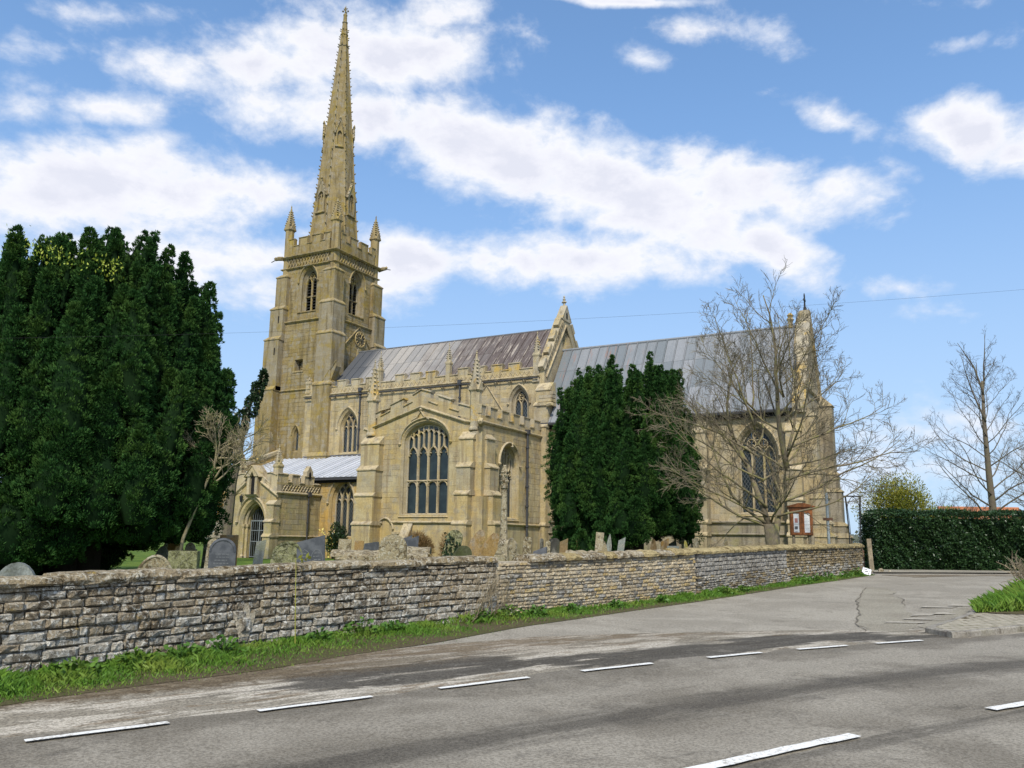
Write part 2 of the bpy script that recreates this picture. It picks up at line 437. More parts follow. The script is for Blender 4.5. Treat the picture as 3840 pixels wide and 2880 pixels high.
def ashlar(fr, x0, x1, z0, z1, holes, mat, parent=church, h=.30, w=.62, seed=1, outline=None):
    """squared facing stones standing a few millimetres proud, joints between them"""
    rr = random.Random(seed); mb = MB(); z = z0
    while z < z1-.1:
        hh = min(h*rr.uniform(.85, 1.15), z1-z); x = x0 - rr.uniform(0, w*.5)
        while x < x1-.05:
            ww = w*rr.uniform(.65, 1.35); a, b = max(x, x0)+.007, min(x+ww, x1)-.007; x += ww
            c, d = z+.007, z+hh-.007
            if b-a < .08 or d-c < .08: continue
            cs = [(a, c), (b, c), (b, d), (a, d), ((a+b)/2, c), ((a+b)/2, d), (a, (c+d)/2), (b, (c+d)/2)]
            if any(in_poly(p, ho) for ho in holes for p in cs): continue
            if any(a < p[0] < b and c < p[1] < d for ho in holes for p in ho): continue
            if outline and not all(in_poly(p, outline) for p in cs): continue
            n = rr.uniform(.006, .016); e = .008
            mb.add([fr(a, c, .002), fr(b, c, .002), fr(b, d, .002), fr(a, d, .002), fr(a+e, c+e, n), fr(b-e, c+e, n), fr(b-e, d-e, n), fr(a+e, d-e, n)],
                   [(4, 5, 6, 7), (0, 1, 5, 4), (1, 2, 6, 5), (2, 3, 7, 6), (3, 0, 4, 7)])
        z += hh
    return obj('facing_stones', mb, mat, parent, kind='stuff')

def string(fr, pts, mat, parent=church, h=.14, p=.11, name='string_course'):
    """moulded band along a line in the wall plane"""
    mb = MB(); rings = []
    for u, z in pts:
        rings.append([fr(u, z-h/2, -.02), fr(u, z-h*.5, p*.35), fr(u, z-h*.05, p), fr(u, z+h*.2, p), fr(u, z+h/2, .012), fr(u, z+h/2, -.02)])
    mb.loft(rings)
    return obj(name, mb, mat, parent)

def window(name, fr, cx, w, sill, spring, rise, lights, style, mats, jamb=.16, depth=.34, hood=.14, flat=False, parent=church, transom=None, glass='glass', drop=.0, label=None, sillslope=True):
    inner = arch(cx, w, sill, spring, rise, flat=flat)
    outer = arch(cx, w+2*jamb, sill-(.10 if sillslope else 0), spring, rise+jamb*(1.05 if not flat else .9), flat=flat)
    root = MB()
    # hood mould with label stops
    ho = arch(cx, w+2*jamb+hood, sill, spring-drop, rise+jamb+hood*.75+drop*.0, flat=flat)[2:]
    root.bar(fr, ho, .115, .10, .13)
    for s in (ho[0], ho[-1]): root.blob(fr(s[0], s[1]-.02, .06), .11, 1.2)
    # inner frame roll
    fi = inner[1:] + inner[:1]
    root.bar(fr, inner[1:]+[inner[0]], .09, -depth+.09, .1)
    wo = obj(name, root, mats['trim'], parent, label=label)
    if sillslope:
        sl = MB(); h = w/2+jamb
        sl.loft([[fr(cx-h-.04, sill-.24, -.03), fr(cx-h-.04, sill-.20, .07), fr(cx-h-.04, sill+.01, -depth+.03), fr(cx-h-.04, sill-.24, -depth)], [fr(cx+h+.04, sill-.24, -.03), fr(cx+h+.04, sill-.20, .07), fr(cx+h+.04, sill+.01, -depth+.03), fr(cx+h+.04, sill-.24, -depth)]])
        obj('sill', sl, mats['trim'], wo)
    n0 = -depth+.10; d = .16
    xs = [cx-w/2+w*i/lights for i in range(lights+1)]
    lw = w/lights; mw = min(.13, lw*.24)
    tr = MB()
    if style == 'intersect':
        h = w/2; R = (h*h+rise*rise)/(2*h)
        for x in xs[1:-1]:
            mu = MB(); mu.bar(fr, [(x, sill), (x, spring+.02)], mw, n0, d); obj('mullion', mu, mats['trim'], wo)
            for sgn in (1, -1):
                pts = []
                for i in range(26):
                    a = i/25*math.pi/2
                    pts.append((x + sgn*(-R+R*math.cos(a)), spring+R*math.sin(a)))
                for run in clip_line(pts[:1]+pts[1:], inner): tr.bar(fr, run, mw*.8, n0-.002*(sgn+2), d)
        for i in range(lights):
            a, b = xs[i], xs[i+1]
            hd = arch((a+b)/2, lw*.86, spring-.1, spring-.06, lw*.62, 6)[2:]
            tr.bar(fr, hd, mw*.55, n0-.02, d*.8)
        tops = spring
    elif style == 'two':
        x = cx; lz = spring-.05
        mu = MB(); mu.bar(fr, [(x, sill), (x, lz+.1)], mw, n0, d); obj('mullion', mu, mats['trim'], wo)
        for i in range(2):
            c = (xs[i]+xs[i+1])/2
            hd = arch(c, lw*.94, lz-.1, lz-.08, lw*.95, 8)[2:]
            tr.bar(fr, hd, mw*.7, n0-.003, d)
        ci = [(cx+lw*.38*math.cos(a*math.pi/8), spring+rise*.52+lw*.42*math.sin(a*math.pi/8)) for a in range(17)]
        tr.bar(fr, ci, mw*.65, n0-.006, d)
        for q in range(4):
            a = q*math.pi/2+math.pi/4
            tr.bar(fr, [(cx+lw*.36*math.cos(a), spring+rise*.52+lw*.40*math.sin(a)), (cx+lw*.12*math.cos(a), spring+rise*.52+lw*.13*math.sin(a))], mw*.5, n0-.009, d*.7)
    elif style == 'perp':
        hz = spring-.42
        for k, x in enumerate(xs[1:-1]):
            mu = MB(); top = max(p[1] for run in clip_line([(x, sill+.02+i*.05) for i in range(140)], inner) for p in run)
            mu.bar(fr, [(x, sill), (x, top+.05)], mw, n0, d); obj('mullion', mu, mats['trim'], wo)
        for i in range(lights):
            a, b = xs[i], xs[i+1]; c = (a+b)/2
            # ogee head: lower convex arcs meeting under a slim super-mullion
            og = [(a+mw*.4, hz-.30), (a+mw*.5, hz-.12), (a+lw*.24, hz+.07), (c-.03, hz+.22), (c, hz+.42)]
            tr.bar(fr, og, mw*.62, n0-.003, d); tr.bar(fr, [(2*c-u, z) for u, z in og], mw*.62, n0-.006, d)
            tr.bar(fr, [(a+mw*.4, hz-.12), (a+lw*.30, hz-.14)], mw*.5, n0-.02, d*.6); tr.bar(fr, [(b-mw*.4, hz-.12), (b-lw*.30, hz-.14)], mw*.5, n0-.02, d*.6)
            for run in clip_line([(c, hz+.38+j*.04) for j in range(60)], inner): tr.bar(fr, run, mw*.62, n0-.009, d)
            for s in (-1, 1):
                cc = c+s*lw*.25
                for run in clip_line([(cc-lw*.2+lw*.4*j/10, hz+.62+(.14 if abs(j-5) < 5 else 0)*math.sin(math.pi*j/10)+(.9*(1-abs(cc-cx)/(w*.52)))*.55) for j in range(11)], inner): tr.bar(fr, run, mw*.45, n0-.012, d*.7)
            if transom:
                hd = arch(c, lw*.84, transom-.38, transom-.30, .26, 6)[2:]
                tr.bar(fr, hd, mw*.55, n0-.012, d*.8)
    elif style == 'flow':
        R = w*.72
        for x in xs[1:-1]:
            mu = MB(); mu.bar(fr, [(x, sill), (x, spring+.02)], mw, n0, d); obj('mullion', mu, mats['trim'], wo)
        for i in range(lights):
            c = (xs[i]+xs[i+1])/2
            tr.bar(fr, arch(c, lw*.96, spring-.1, spring-.06, lw*.95, 8)[2:], mw*.75, n0-.003, d)
        for c, z, rr_ in ((cx-lw*.5, spring+lw*1.12, lw*.36), (cx+lw*.5, spring+lw*1.12, lw*.36), (cx, spring+lw*1.78, lw*.36)):
            for run in clip_line([(c+rr_*math.cos(a*math.pi/10), z+rr_*math.sin(a*math.pi/10)) for a in range(21)], inner): tr.bar(fr, run, mw*.6, n0-.006, d)
            for q in range(4):
                a = q*math.pi/2+math.pi/4
                tr.bar(fr, [(c+rr_*math.cos(a), z+rr_*math.sin(a)), (c+rr_*.35*math.cos(a), z+rr_*.35*math.sin(a))], mw*.45, n0-.009, d*.7)
    if tr.v: obj('tracery', tr, mats['trim'], wo, kind='stuff')
    if transom:
        tb = MB(); tb.bar(fr, [(cx-w/2, transom), (cx+w/2, transom)], mw*.75, n0+.012, d); obj('transom', tb, mats['trim'], wo)
    if glass:
        for i in range(lights):
            pol = clip_half(clip_half(inner, 0, xs[i]+.004, False), 0, xs[i+1]-.004, True)
            parts = [pol] if not transom else [clip_half(pol, 1, transom, True), clip_half(pol, 1, transom, False)]
            for pp in parts:
                if len(pp) > 2:
                    pb = MB(); pb.prism(fr, pp, -depth-.05, -depth-.075); obj('pane', pb, M[glass], wo)
    else:
        bk = MB(); bk.prism(fr, arch(cx, w+.3, sill-.1, spring, rise+.1, flat=flat), -depth-.55, -depth-.6); obj('backing', bk, M['dark'], wo)
        proto = None
        z = sill+.12
        while z < spring+rise*.45:
            lb = MB(); hw = w/2-.02 if z < spring else w/2*(1-(z-spring)/rise)**.6
            lb.add([fr(cx-hw, z-.10, n0-.10), fr(cx+hw, z-.10, n0-.10), fr(cx+hw, z+.07, n0-.40), fr(cx-hw, z+.07, n0-.40), fr(cx-hw, z-.075, n0-.09), fr(cx+hw, z-.075, n0-.09), fr(cx+hw, z+.095, n0-.39), fr(cx-hw, z+.095, n0-.39)],
                   [(0, 1, 2, 3), (4, 5, 6, 7), (0, 1, 5, 4), (1, 2, 6, 5), (2, 3, 7, 6), (3, 0, 4, 7)])
            obj('louvre', lb, M['louvre'], wo); z += .24
    return outer, inner, depth

T_TR = {'trim': M['trimtower']}; T_N = {'trim': M['trim']}

def crenel(fr, u0, u1, zb, zc, zt, mer, mat, cap, parent=church, t=.32, name='parapet', n0=.0, skip=()):
    """low wall from zb to zc with merlons [(a, b)] up to zt; every merlon and coping stone is a piece"""
    mb = MB(); mb.prism(fr, [(u0, zb), (u1, zb), (u1, zc), (u0, zc)], n0, n0-t)
    root = obj(name, mb, mat, parent)
    protos = {}
    prev = u0
    def cope(a, b, z, nm='coping'):
        c = MB(); ov = .055
        c.loft([[fr(x, z+.002, n0+ov*.4), fr(x, z+.035, n0+ov), fr(x, z+.075, n0+ov), fr(x, z+.13, n0-t*.35), fr(x, z+.075, n0-t-ov), fr(x, z+.002, n0-t-ov)] for x in (a, b)])
        obj(nm, c, cap, root)
    for a, b in mer:
        if a-prev > .1: cope(prev+.004, a-.004, zc)
        prev = b
        key = round(b-a, 3)
        if key in protos and protos[key] is not None:
            p0, a0 = protos[key]
            c = dup(p0, root); c.location = fr(a, 0) - fr(a0, 0)
        else:
            m_ = MB(); m_.prism(fr, [(a, zc+.002), (b, zc+.002), (b, zt), (a, zt)], n0-.003, n0-t+.003)
            ov = .055
            m_.loft([[fr(x, zt+.002, n0+ov*.4), fr(x, zt+.03, n0+ov), fr(x, zt+.07, n0+ov), fr(x, zt+.13, n0-t*.4), fr(x, zt+.07, n0-t-ov), fr(x, zt+.002, n0-t-ov)] for x in (a-.04, b+.04)])
            for x, y in ((a-.035, a+.001), (b-.001, b+.035)):
                m_.prism(fr, [(x, zc+.11), (y, zc+.11), (y, zt), (x, zt)], n0+.03, n0-t-.03)
            protos[key] = (obj('merlon', m_, cap, root), a)
    if u1-prev > .1: cope(prev+.004, u1-.004, zc)
    return root
def even(u0, u1, mw, cw, lead=0.0):
    out = []; u = u0+lead
    while u+mw <= u1+.01: out.append((u, u+mw)); u += mw+cw
    return out

def pinnacle(cx, cy, r, z0, z1, z2, mat, parent=church, square=True, crk=6, gab=True, label=None):
    """shaft with moulded cap and gablets under a crocketed spirelet"""
    mb = MB(); k = 4 if square else 8
    rr = r*math.sqrt(2) if square else r*1.06
    mb.ngon(cx, cy, [(rr*1.15, z0), (rr*1.15, z0+.10), (rr, z0+.2), (rr, z1-.16), (rr*1.22, z1-.06), (rr*1.22, z1+.02), (rr*.9, z1+.12)], k)
    if gab:
        for q in range(4):
            a = q*math.pi/2; fr = frame((cx, cy, 0), (-math.sin(a), math.cos(a), 0), (math.cos(a), math.sin(a), 0))
            mb.prism(fr, [(-r*.95, z1-.05), (r*.95, z1-.05), (0, z1+r*1.7)], r*1.12, r*.4)
    mb.ngon(cx, cy, [(r*1.12, z1+.05), (r*1.05, z1+.2), (r*.18, z2-.28), (r*.17, z2-.25), (r*.10, z2-.2)], 8)
    for zz, s in ((z2-.13, .8), (z2-.02, .5)):
        mb.blob((cx, cy, zz), .10*s*max(.8, r/.35), 1.3)
    o = obj('pinnacle', mb, mat, parent, label=label)
    cb = MB()
    for q in range(4):
        a = q*math.pi/2+math.pi/4
        for i in range(crk):
            t = (i+.6)/(crk+.4); z = z1+.25+(z2-.4-z1-.25)*t; R = r*(1.05+(.18-1.05)*t)+.03
            cb.blob((cx+R*math.cos(a), cy+R*math.sin(a), z), .10*max(.72, r/.35)*(1.1-.3*t), .9)
    obj('crocketing', cb, mat, o, kind='stuff')
    return o

def buttress(fr, u0, u1, stages, mat, cap, parent=church, back=-.3, label=None, gablet=False):
    """stages from the ground up: (z bottom, z top, projection); sloped weatherings between"""
    mb = MB(); caps = []
    for i, (za, zb, p) in enumerate(stages):
        cp = MB(); caps.append(cp)
        q = stages[i+1][2] if i+1 < len(stages) else 0.0
        mb.prism(fr, [(u0, za), (u1, za), (u1, zb), (u0, zb)], p, back)
        rise = max(.16, (p-q)*1.05)
        cp.loft([[fr(x, zb+.001, back+.01), fr(x, zb+.001, p+.01), fr(x, zb+.01, p+.055), fr(x, zb+.07, p+.055), fr(x, zb+.07+rise, q-.02), fr(x, zb+.07+rise, back+.01)] for x in (u0-.05, u1+.05)])
    o = obj('buttress', mb, mat, parent, label=label)
    for cp in caps: obj('weathering', cp, cap, o)
    return o

# ---------------------------------------------------------------- tower
TX, TY = -44.25, 50.30
def tsq(h, z0, z1, mat, name, inset=0):
    mb = MB(); mb.box(TX-h, TX+h, TY-h, TY+h, z0, z1); return obj(name, mb, mat, church)
HB, HL = 2.65, 2.85                  # half widths: belfry stage, stage below
bz = dict(sill=19.12, spring=21.15, rise=1.02)
S_b, E_b, S_l = frS(TY-HB), frE(TX+HB), frS(TY-HL)
wS = window('belfry_window', S_b, -44.18, 1.12, 19.05, 21.35, 1.0, 2, 'two', T_TR, jamb=.36, depth=.5, glass=None, transom=20.2, label='louvred belfry window in the south face of the tower')
wE = window('belfry_window', E_b, 50.45, 1.12, 19.05, 21.35, 1.0, 2, 'two', T_TR, jamb=.36, depth=.5, glass=None, transom=20.2, label='louvred belfry window in the east face of the tower')
def rect(a, b, c, d): return [(a, c), (b, c), (b, d), (a, d)]
wall('tower_wall', S_b, rect(TX-HB+.012, TX+HB-.012, 18.1, 23.0), [wS], M['tower'], 1.0)
wall('tower_wall', E_b, rect(TY-HB+.012, TY+HB-.012, 18.1, 23.0), [wE], M['tower'], 1.0)
mb = MB(); mb.box(TX-HB, TX-HB+.9, TY-HB+.02, TY+HB, 18.1, 22.99); mb.box(TX-HB+.9, TX+HB-.02, TY+HB-.9, TY+HB, 18.1, 23.0)
obj('tower_wall', mb, M['tower'], church)
sq = rect(-44.9, -44.08, 14.2, 15.08)
lan_o = arch(-44.36, .62, 7.95, 9.25, .62); lan_i = arch(-44.36, .36, 8.1, 9.15, .5)
wall('tower_wall', S_l, rect(TX-HL+.012, TX+HL-.012, .3, 18.1), [(sq, rect(-44.86, -44.12, 14.24, 15.04), .45), (lan_o, lan_i, .3)], M['tower'], 1.0)
mb = MB(); mb.box(TX+HL-1.2, TX+HL, TY-HL+.02, TY+HL, .3, 18.09); mb.box(TX-HL, TX+HL-1.2, TY+HL-1, TY+HL, .3, 18.1); mb.box(TX-HL, TX-HL+1, TY-HL+.02, TY+HL-1, .3, 18.09)
obj('tower_wall', mb, M['tower'], church)
mb = MB(); mb.prism(S_l, rect(-45, -44, 14.1, 15.2), -.62, -.66); so = obj('opening', mb, M['dark'], church)
mb = MB(); f_ = S_l
for x in (-44.62, -44.36): mb.bar(f_, [(x, 14.24), (x+.02, 14.8), (x-.05, 15.04)], .07, -.40, .08)
mb.bar(f_, [(-44.86, 14.62), (-44.12, 14.66)], .06, -.41, .08); mb.blob(f_(-44.5, 14.72, -.42), .13); mb.blob(f_(-44.45, 14.42, -.42), .11)
obj('lattice', mb, M['trimtower'], so)
mb = MB(); mb.prism(S_l, rect(-45.02, -43.96, 14.06, 14.18), .06, -.02); obj('sill', mb, M['trimtower'], so)
mb = MB(); mb.prism(S_l, lan_i, -.33, -.36); lo = obj('lancet_window', mb, M['glass'], church)
mb = MB(); mb.bar(S_l, arch(-44.36, .80, 8, 9.25, .74)[2:], .10, .09, .1); obj('hood_mould', mb, M['trimtower'], lo)
ashlar(S_b, TX-HB+.9, TX+HB-.9, 18.3, 22.6, [wS[0]], M['tower'], seed=2)
ashlar(E_b, TY-HB+.9, TY+HB-.9, 18.3, 22.6, [wE[0]], M['tower'], seed=3)
ashlar(S_l, TX-HL+.6, TX+HL-.6, 6.5, 18.0, [sq, lan_o], M['tower'], seed=4)
ashlar(frE(TX+HL), TY-HL+.6, TY+HL-.6, 12.5, 18.0, [], M['tower'], seed=5)
for sx, sy in ((-1, -1), (1, -1), (1, 1), (-1, 1)):
    mb = MB(); caps = []
    stg = [(.3, 7.4, 3.75, 1.75), (7.4, 12.7, 3.62, 1.65), (12.7, 16.7, 3.42, 1.5), (16.7, 19.2, 3.2, 1.35), (19.2, 21.85, 2.98, 1.12)]
    for i, (za, zb, h, w) in enumerate(stg):
        xa, xb = sorted((TX+sx*h, TX+sx*(h-w))); ya, yb = sorted((TY+sy*h, TY+sy*(h-w)))
        mb.box(xa, xb, ya, yb, za, zb)
        cp = MB(); caps.append(cp); g = .05; h2 = stg[i+1][2] if i+1 < len(stg) else 2.72; w2 = stg[i+1][3] if i+1 < len(stg) else .7
        x2, x3 = sorted((TX+sx*h2, TX+sx*(h2-w2))); y2, y3 = sorted((TY+sy*h2, TY+sy*(h2-w2)))
        def rg(a, b, c, d, z): return [(a, c, z), (b, c, z), (b, d, z), (a, d, z)]
        cp.loft([rg(xa-.01, xb+.01, ya-.01, yb+.01, zb), rg(xa-g, xb+g, ya-g, yb+g, zb+.03), rg(xa-g, xb+g, ya-g, yb+g, zb+.10), rg(x2, x3, y2, y3, zb+.36)])
    o = obj('tower_buttress', mb, M['tower'], church)
    for cp in caps: obj('weathering', cp, M['trimtower'], o)
    pinnacle(TX+sx*2.42, TY+sy*2.42, .345, 21.95, 26.05, 28.12, M['trimtower'], square=False, crk=7)
mb = MB(); mb.prism(frS(TY-3.2), rect(-46.58, -46.48, 18.1, 18.66), .02, -.05); obj('slit_window', mb, M['dark'], church)
mb = MB(); mb.prism(frS(TY-3.42), rect(-46.58, -46.48, 15.5, 16.07), .02, -.05); obj('slit_window', mb, M['dark'], church)
def ring(h, z, hh=.15, p=.11, mat=None, name='string_course'):
    mb = MB()
    def q(e, zz): return [(TX-h-e, TY-h-e, zz), (TX+h+e, TY-h-e, zz), (TX+h+e, TY+h+e, zz), (TX-h-e, TY+h+e, zz)]
    mb.loft([q(-.05, z-hh*.6), q(p*.3, z-hh*.5), q(p, z-hh*.05), q(p, z+hh*.2), q(.01, z+hh*.6), q(-.05, z+hh*.6)], False, False)
    return obj(name, mb, mat or M['trimtower'], church)
ring(HL, 18.12, .20, .16); ring(HL, 12.68, .16, .12); ring(2.72, 22.62, .14, .10); ring(2.75, 23.55, .22, .20)
mb = MB(); h = 2.66
for a in range(1): mb.box(TX-h, TX+h, TY-h, TY+h, 22.62, 23.5)
obj('tower_wall', mb, M['tower'], church)
# band of lozenge tracery under the battlements
mb = MB()
for fr, c0 in ((frS(TY-2.66), TX), (frE(TX+2.66), TY)):
    u = c0-2.1; n = 0
    while u < c0+2.09:
        mb.bar(fr, [(u, 22.72), (u+.30, 23.42)], .07, .10, .10); mb.bar(fr, [(u+.30, 22.72), (u, 23.42)], .07, .098, .10)
        u += .30
obj('frieze', mb, M['trimtower'], church, kind='stuff')
tm = [(-2.10, -1.62), (-1.06, -.24), (.30, 1.12), (1.66, 2.10)]
for fr, c0 in ((frS(TY-2.74), TX), (frE(TX+2.74), TY), (frN(TY+2.74), TX), (frW(TX-2.74), TY)):
    crenel(fr, c0-2.10, c0+2.10, 23.55, 24.42, 25.02, [(c0+a, c0+b) for a, b in tm], M['tower'], M['trimtower'], t=.28)
mb = MB(); mb.box(TX-2.45, TX+2.45, TY-2.45, TY+2.45, 23.3, 23.9); obj('tower_roof', mb, M['lead_dark'], church)
# waterspouts
for x, y, dx in ((TX-2.9, TY-2.9, -1), (TX+2.9, TY+2.9, 1)):
    mb = MB(); mb.tube([(x+dx*-.35, y, 23.5), (x+dx*.15, y, 23.58), (x+dx*.42, y, 23.55)], [.17, .17, .13], 6); mb.blob((x+dx*.42, y, 23.6), .17)
    g_ = obj('gargoyle', mb, M['trimtower'], church)
    mb = MB(); mb.tube([(x+dx*.4, y, 23.5), (x+dx*.85, y, 23.38)], .035, 5); obj('spout', mb, M['pipe'], g_)
# clock: skeleton dial under the crease of an older, steeper roof
fr = frE(TX+HL)
mb = MB(); cz, cy_ = 17.02, 50.72
ci = [(cy_+.60*math.cos(a*math.pi/16), cz+.60*math.sin(a*math.pi/16)) for a in range(33)]
mb.bar(fr, ci, .07, .16, .05)
clk = obj('clock', mb, M['gold'], church)
mb = MB(); mb.bar(fr, [(cy_+.36*math.cos(a*math.pi/16), cz+.36*math.sin(a*math.pi/16)) for a in range(33)], .045, .155, .04)
for h in range(4):
    a = h*math.pi/2+math.pi/4; mb.bar(fr, [(cy_+.1*math.cos(a), cz+.1*math.sin(a)), (cy_+.58*math.cos(a), cz+.58*math.sin(a))], .03, .13, .04)
obj('dial', mb, M['iron'], clk)
for h in range(12):
    a = h*math.pi/6; mb = MB(); mb.bar(fr, [(cy_+.40*math.cos(a), cz+.40*math.sin(a)), (cy_+.555*math.cos(a), cz+.555*math.sin(a))], .06, .175, .03); obj('numeral', mb, M['gold'], clk)
mb = MB(); mb.bar(fr, [(cy_, cz), (cy_+.16, cz+.42)], .05, .20, .03); mb.bar(fr, [(cy_, cz), (cy_-.26, cz+.12)], .055, .22, .03); obj('hand', mb, M['gold'], clk)
string(fr, [(48.55, 15.85), (50.62, 18.0)], M['trimtower'], h=.12, p=.12, name='roof_crease'); string(fr, [(50.64, 18.0), (52.3, 16.25)], M['trimtower'], h=.12, p=.12, name='roof_crease')
mb = MB(); mb.prism(fr, [(50.45, 15.6), (51.05, 15.6), (50.9, 16.4), (50.6, 16.4)], .1, -.02); obj('clock_bracket', mb, M['trimtower'], church)

# ---------------------------------------------------------------- spire
def sr(z): return .0925*(47.2-z)          # circumradius
mb = MB(); A8 = math.pi/8
mb.ngon(TX, TY, [(sr(z), z) for z in (23.9, 28, 32, 36, 40, 43, 45.3)] + [(sr(45.3)*.9, 45.9)], 8, A8)
for z in (43.0, 44.1, 45.3):               # moulded bands near the top
    mb.ngon(TX, TY, [(sr(z), z-.08), (sr(z)+.07, z-.02), (sr(z)+.07, z+.04), (sr(z), z+.1)], 8, A8)
spire = obj('spire', mb, M['tower'], church)
mb = MB()                                   # ribs on the angles
for k in range(8):
    a = A8+k*math.pi/4
    mb.tube([(TX+(sr(z)+.0)*math.cos(a), TY+(sr(z)+.0)*math.sin(a), z) for z in (24.2, 45.2)], [.06, .03], 5)
obj('rib', mb, M['trimtower'], spire)
mb = MB(); rr = random.Random(3)
for k in range(8):
    a = A8+k*math.pi/4; z = 24.6
    while z < 45.0:
        R = sr(z)+.085; x, y = TX+R*math.cos(a), TY+R*math.sin(a); s = .10*(1-.3*(z-24)/21)
        mb.blob((x, y, z), s, .85); mb.blob((x+.05*math.cos(a), y+.05*math.sin(a), z+s*.55), s*.72, .8)
        z += .86-.006*(z-24)
obj('crocketing', mb, M['trimtower'], spire, kind='stuff')
mb = MB(); mb.ngon(TX, TY, [(.10, 45.75), (.17, 45.95), (.19, 46.05), (.08, 46.2), (.06, 46.75), (.02, 46.95)], 8)
for q in range(4):
    a = q*math.pi/2+.4; mb.blob((TX+.22*math.cos(a), TY+.22*math.sin(a), 46.42), .11)
    mb.blob((TX+.13*math.cos(a), TY+.13*math.sin(a), 46.66), .07)
obj('finial', mb, M['trimtower'], spire)
def lucarne(a, zb, zs, zt, w, lights):
    """gabled spire light; a is the bearing of its face"""
    r0 = sr(zb)*math.cos(A8); dx, dy = math.cos(a), math.sin(a)
    fr = frame((TX, TY, 0), (-dy, dx, 0), (dx, dy, 0))
    n = r0+.06; back = sr(zt)*math.cos(A8)-.15
    fo = [(-w/2, zb), (w/2, zb), (w/2, zs), (0, zt-.25), (-w/2, zs)]
    ap = arch(0, w*.66, zb+.16, zs-.15, w*.55, 6)
    mb = MB()
    tri = tessellate_polygon([[Vector((u, z, 0)) for u, z in fo], [Vector((u, z, 0)) for u, z in ap]])
    mb.add([fr(u, z, n) for u, z in fo+ap], [tuple(t) for t in tri])
    k = len(fo); mb.add([fr(u, z, n) for u, z in fo]+[fr(u, z, back) for u, z in fo], [(i, (i+1) % k, (i+1) % k+k, i+k) for i in range(k)])
    k = len(ap); mb.add([fr(u, z, n) for u, z in ap]+[fr(u, z, n-.3) for u, z in ap], [(i, (i+1) % k, (i+1) % k+k, i+k) for i in range(k)])
    mb.bar(fr, [(-w/2-.12, zs-.12), (0, zt-.1)], .12, n+.07, .2); mb.bar(fr, [(w/2+.12, zs-.12), (0, zt-.1)], .12, n+.068, .2)
    mb.bar(fr, [(-w/2-.06, zb-.03), (w/2+.06, zb-.03)], .12, n+.08, .2)
    for s in (-1, 1):
        for t in (.15, .4, .65, .9): mb.blob(fr(s*(w/2+.12)*(1-t)+s*.05, zs-.05+(zt-zs)*t, n+.02), .07)
    mb.blob(fr(0, zt+.1, n), .11, 1.5); mb.blob(fr(.0, zt-.02, n), .15, .6)
    if lights == 2:
        mb.bar(fr, [(0, zb+.1), (0, zs+.1)], .07, n-.05, .1)
        for c in (-w*.165, w*.165): mb.bar(fr, arch(c, w*.30, zb, zs-.22, w*.3, 5)[2:], .05, n-.06, .1)
    o = obj('lucarne', mb, M['trimtower'], spire)
    db = MB(); db.prism(fr, ap, n-.26, n-.28); obj('opening', db, M['dark'], o) if False else None
    db = MB(); db.prism(fr, ap, n-.26, n-.28); obj('opening', db, M['dark'], spire)
for q in range(4): lucarne(q*math.pi/2, 27.4, 28.9, 30.3, .86, 2)
for q in range(4): lucarne(q*math.pi/2+math.pi/4, 33.3, 34.55, 35.75, .56, 1)

# ---------------------------------------------------------------- nave
NY = 46.93; N_ = frS(NY)
w1 = window('nave_window', N_, -38.95, 1.26, 7.72, 9.4, 1.15, 3, 'intersect', T_N, jamb=.30, depth=.38, label='three light pointed nave window above the pale aisle roof')
w2 = window('nave_window', N_, -25.0, .95, 8.55, 10.3, .9, 2, 'two', T_N, jamb=.24, depth=.38, label='two light pointed nave window above the transept battlements')
wall('nave_wall', N_, rect(-43.1, -23.4, 5.0, 11.95), [w1, w2], M['nave'], .55)
ashlar(N_, -42.9, -30.4, 7.0, 11.7, [w1[0]], M['nave'], seed=6, h=.28, w=.7)
ashlar(N_, -30.4, -24.2, 8.2, 11.7, [w2[0]], M['nave'], seed=7, h=.28, w=.7)
mb = MB(); mb.box(-43.08, -42.5, NY+.5, NY+1.2, 5, 12.4); mb.box(-43.0, -23.4, 53.3, 53.85, .3, 12.6); obj('nave_wall', mb, M['nave'], church)
string(N_, [(-43.2, 11.98), (-23.5, 11.98)], M['trim'], h=.2, p=.17)
mer = even(-43.1, -24.1, .76, .54, lead=.42)
mer = [m for m in mer if not any(m[0] < x+.35 and m[1] > x-.35 for x in (-36.3, -30.5))]
crenel(N_, -43.1, -23.9, 11.95, 12.50, 12.92, mer, M['nave'], M['coping'])
mb = MB(); u = -42.8                         # carved running ornament under the battlements
while u < -24.2:
    mb.bar(N_, [(u, 12.12), (u+.16, 12.36), (u+.32, 12.12)], .05, .03, .04); u += .34
obj('frieze', mb, M['trim'], church, kind='stuff')
u = -42.4
while u < -24:
    mb = MB(); mb.loft([[N_(u+a, 11.66, -.02), N_(u+a, 11.70, .13), N_(u+a, 11.87, .20), N_(u+a, 11.87, -.02)] for a in (0, .22)]); mb.blob(N_(u+.11, 11.74, .13), .11)
    obj('corbel', mb, M['trim'], church); u += 1.04
for x in (-36.3, -30.5): pinnacle(x, NY+.10, .16, 11.95, 13.45, 14.85, M['coping'], square=True, crk=5)
pinnacle(-42.95, NY+.15, .17, 12.2, 13.0, 13.7, M['coping'], square=True, crk=3)
pinnacle(-23.78, NY+.12, .20, 11.6, 13.4, 14.95, M['coping'], square=True, crk=5)
mb = MB(); mb.prism(N_, rect(-41.12, -40.86, 7.3, 11.1), .14, -.05); mb.prism(N_, [(-41.14, 11.1), (-40.84, 11.1), (-40.99, 11.45)], .15, -.05); obj('pilaster', mb, M['trim'], church)
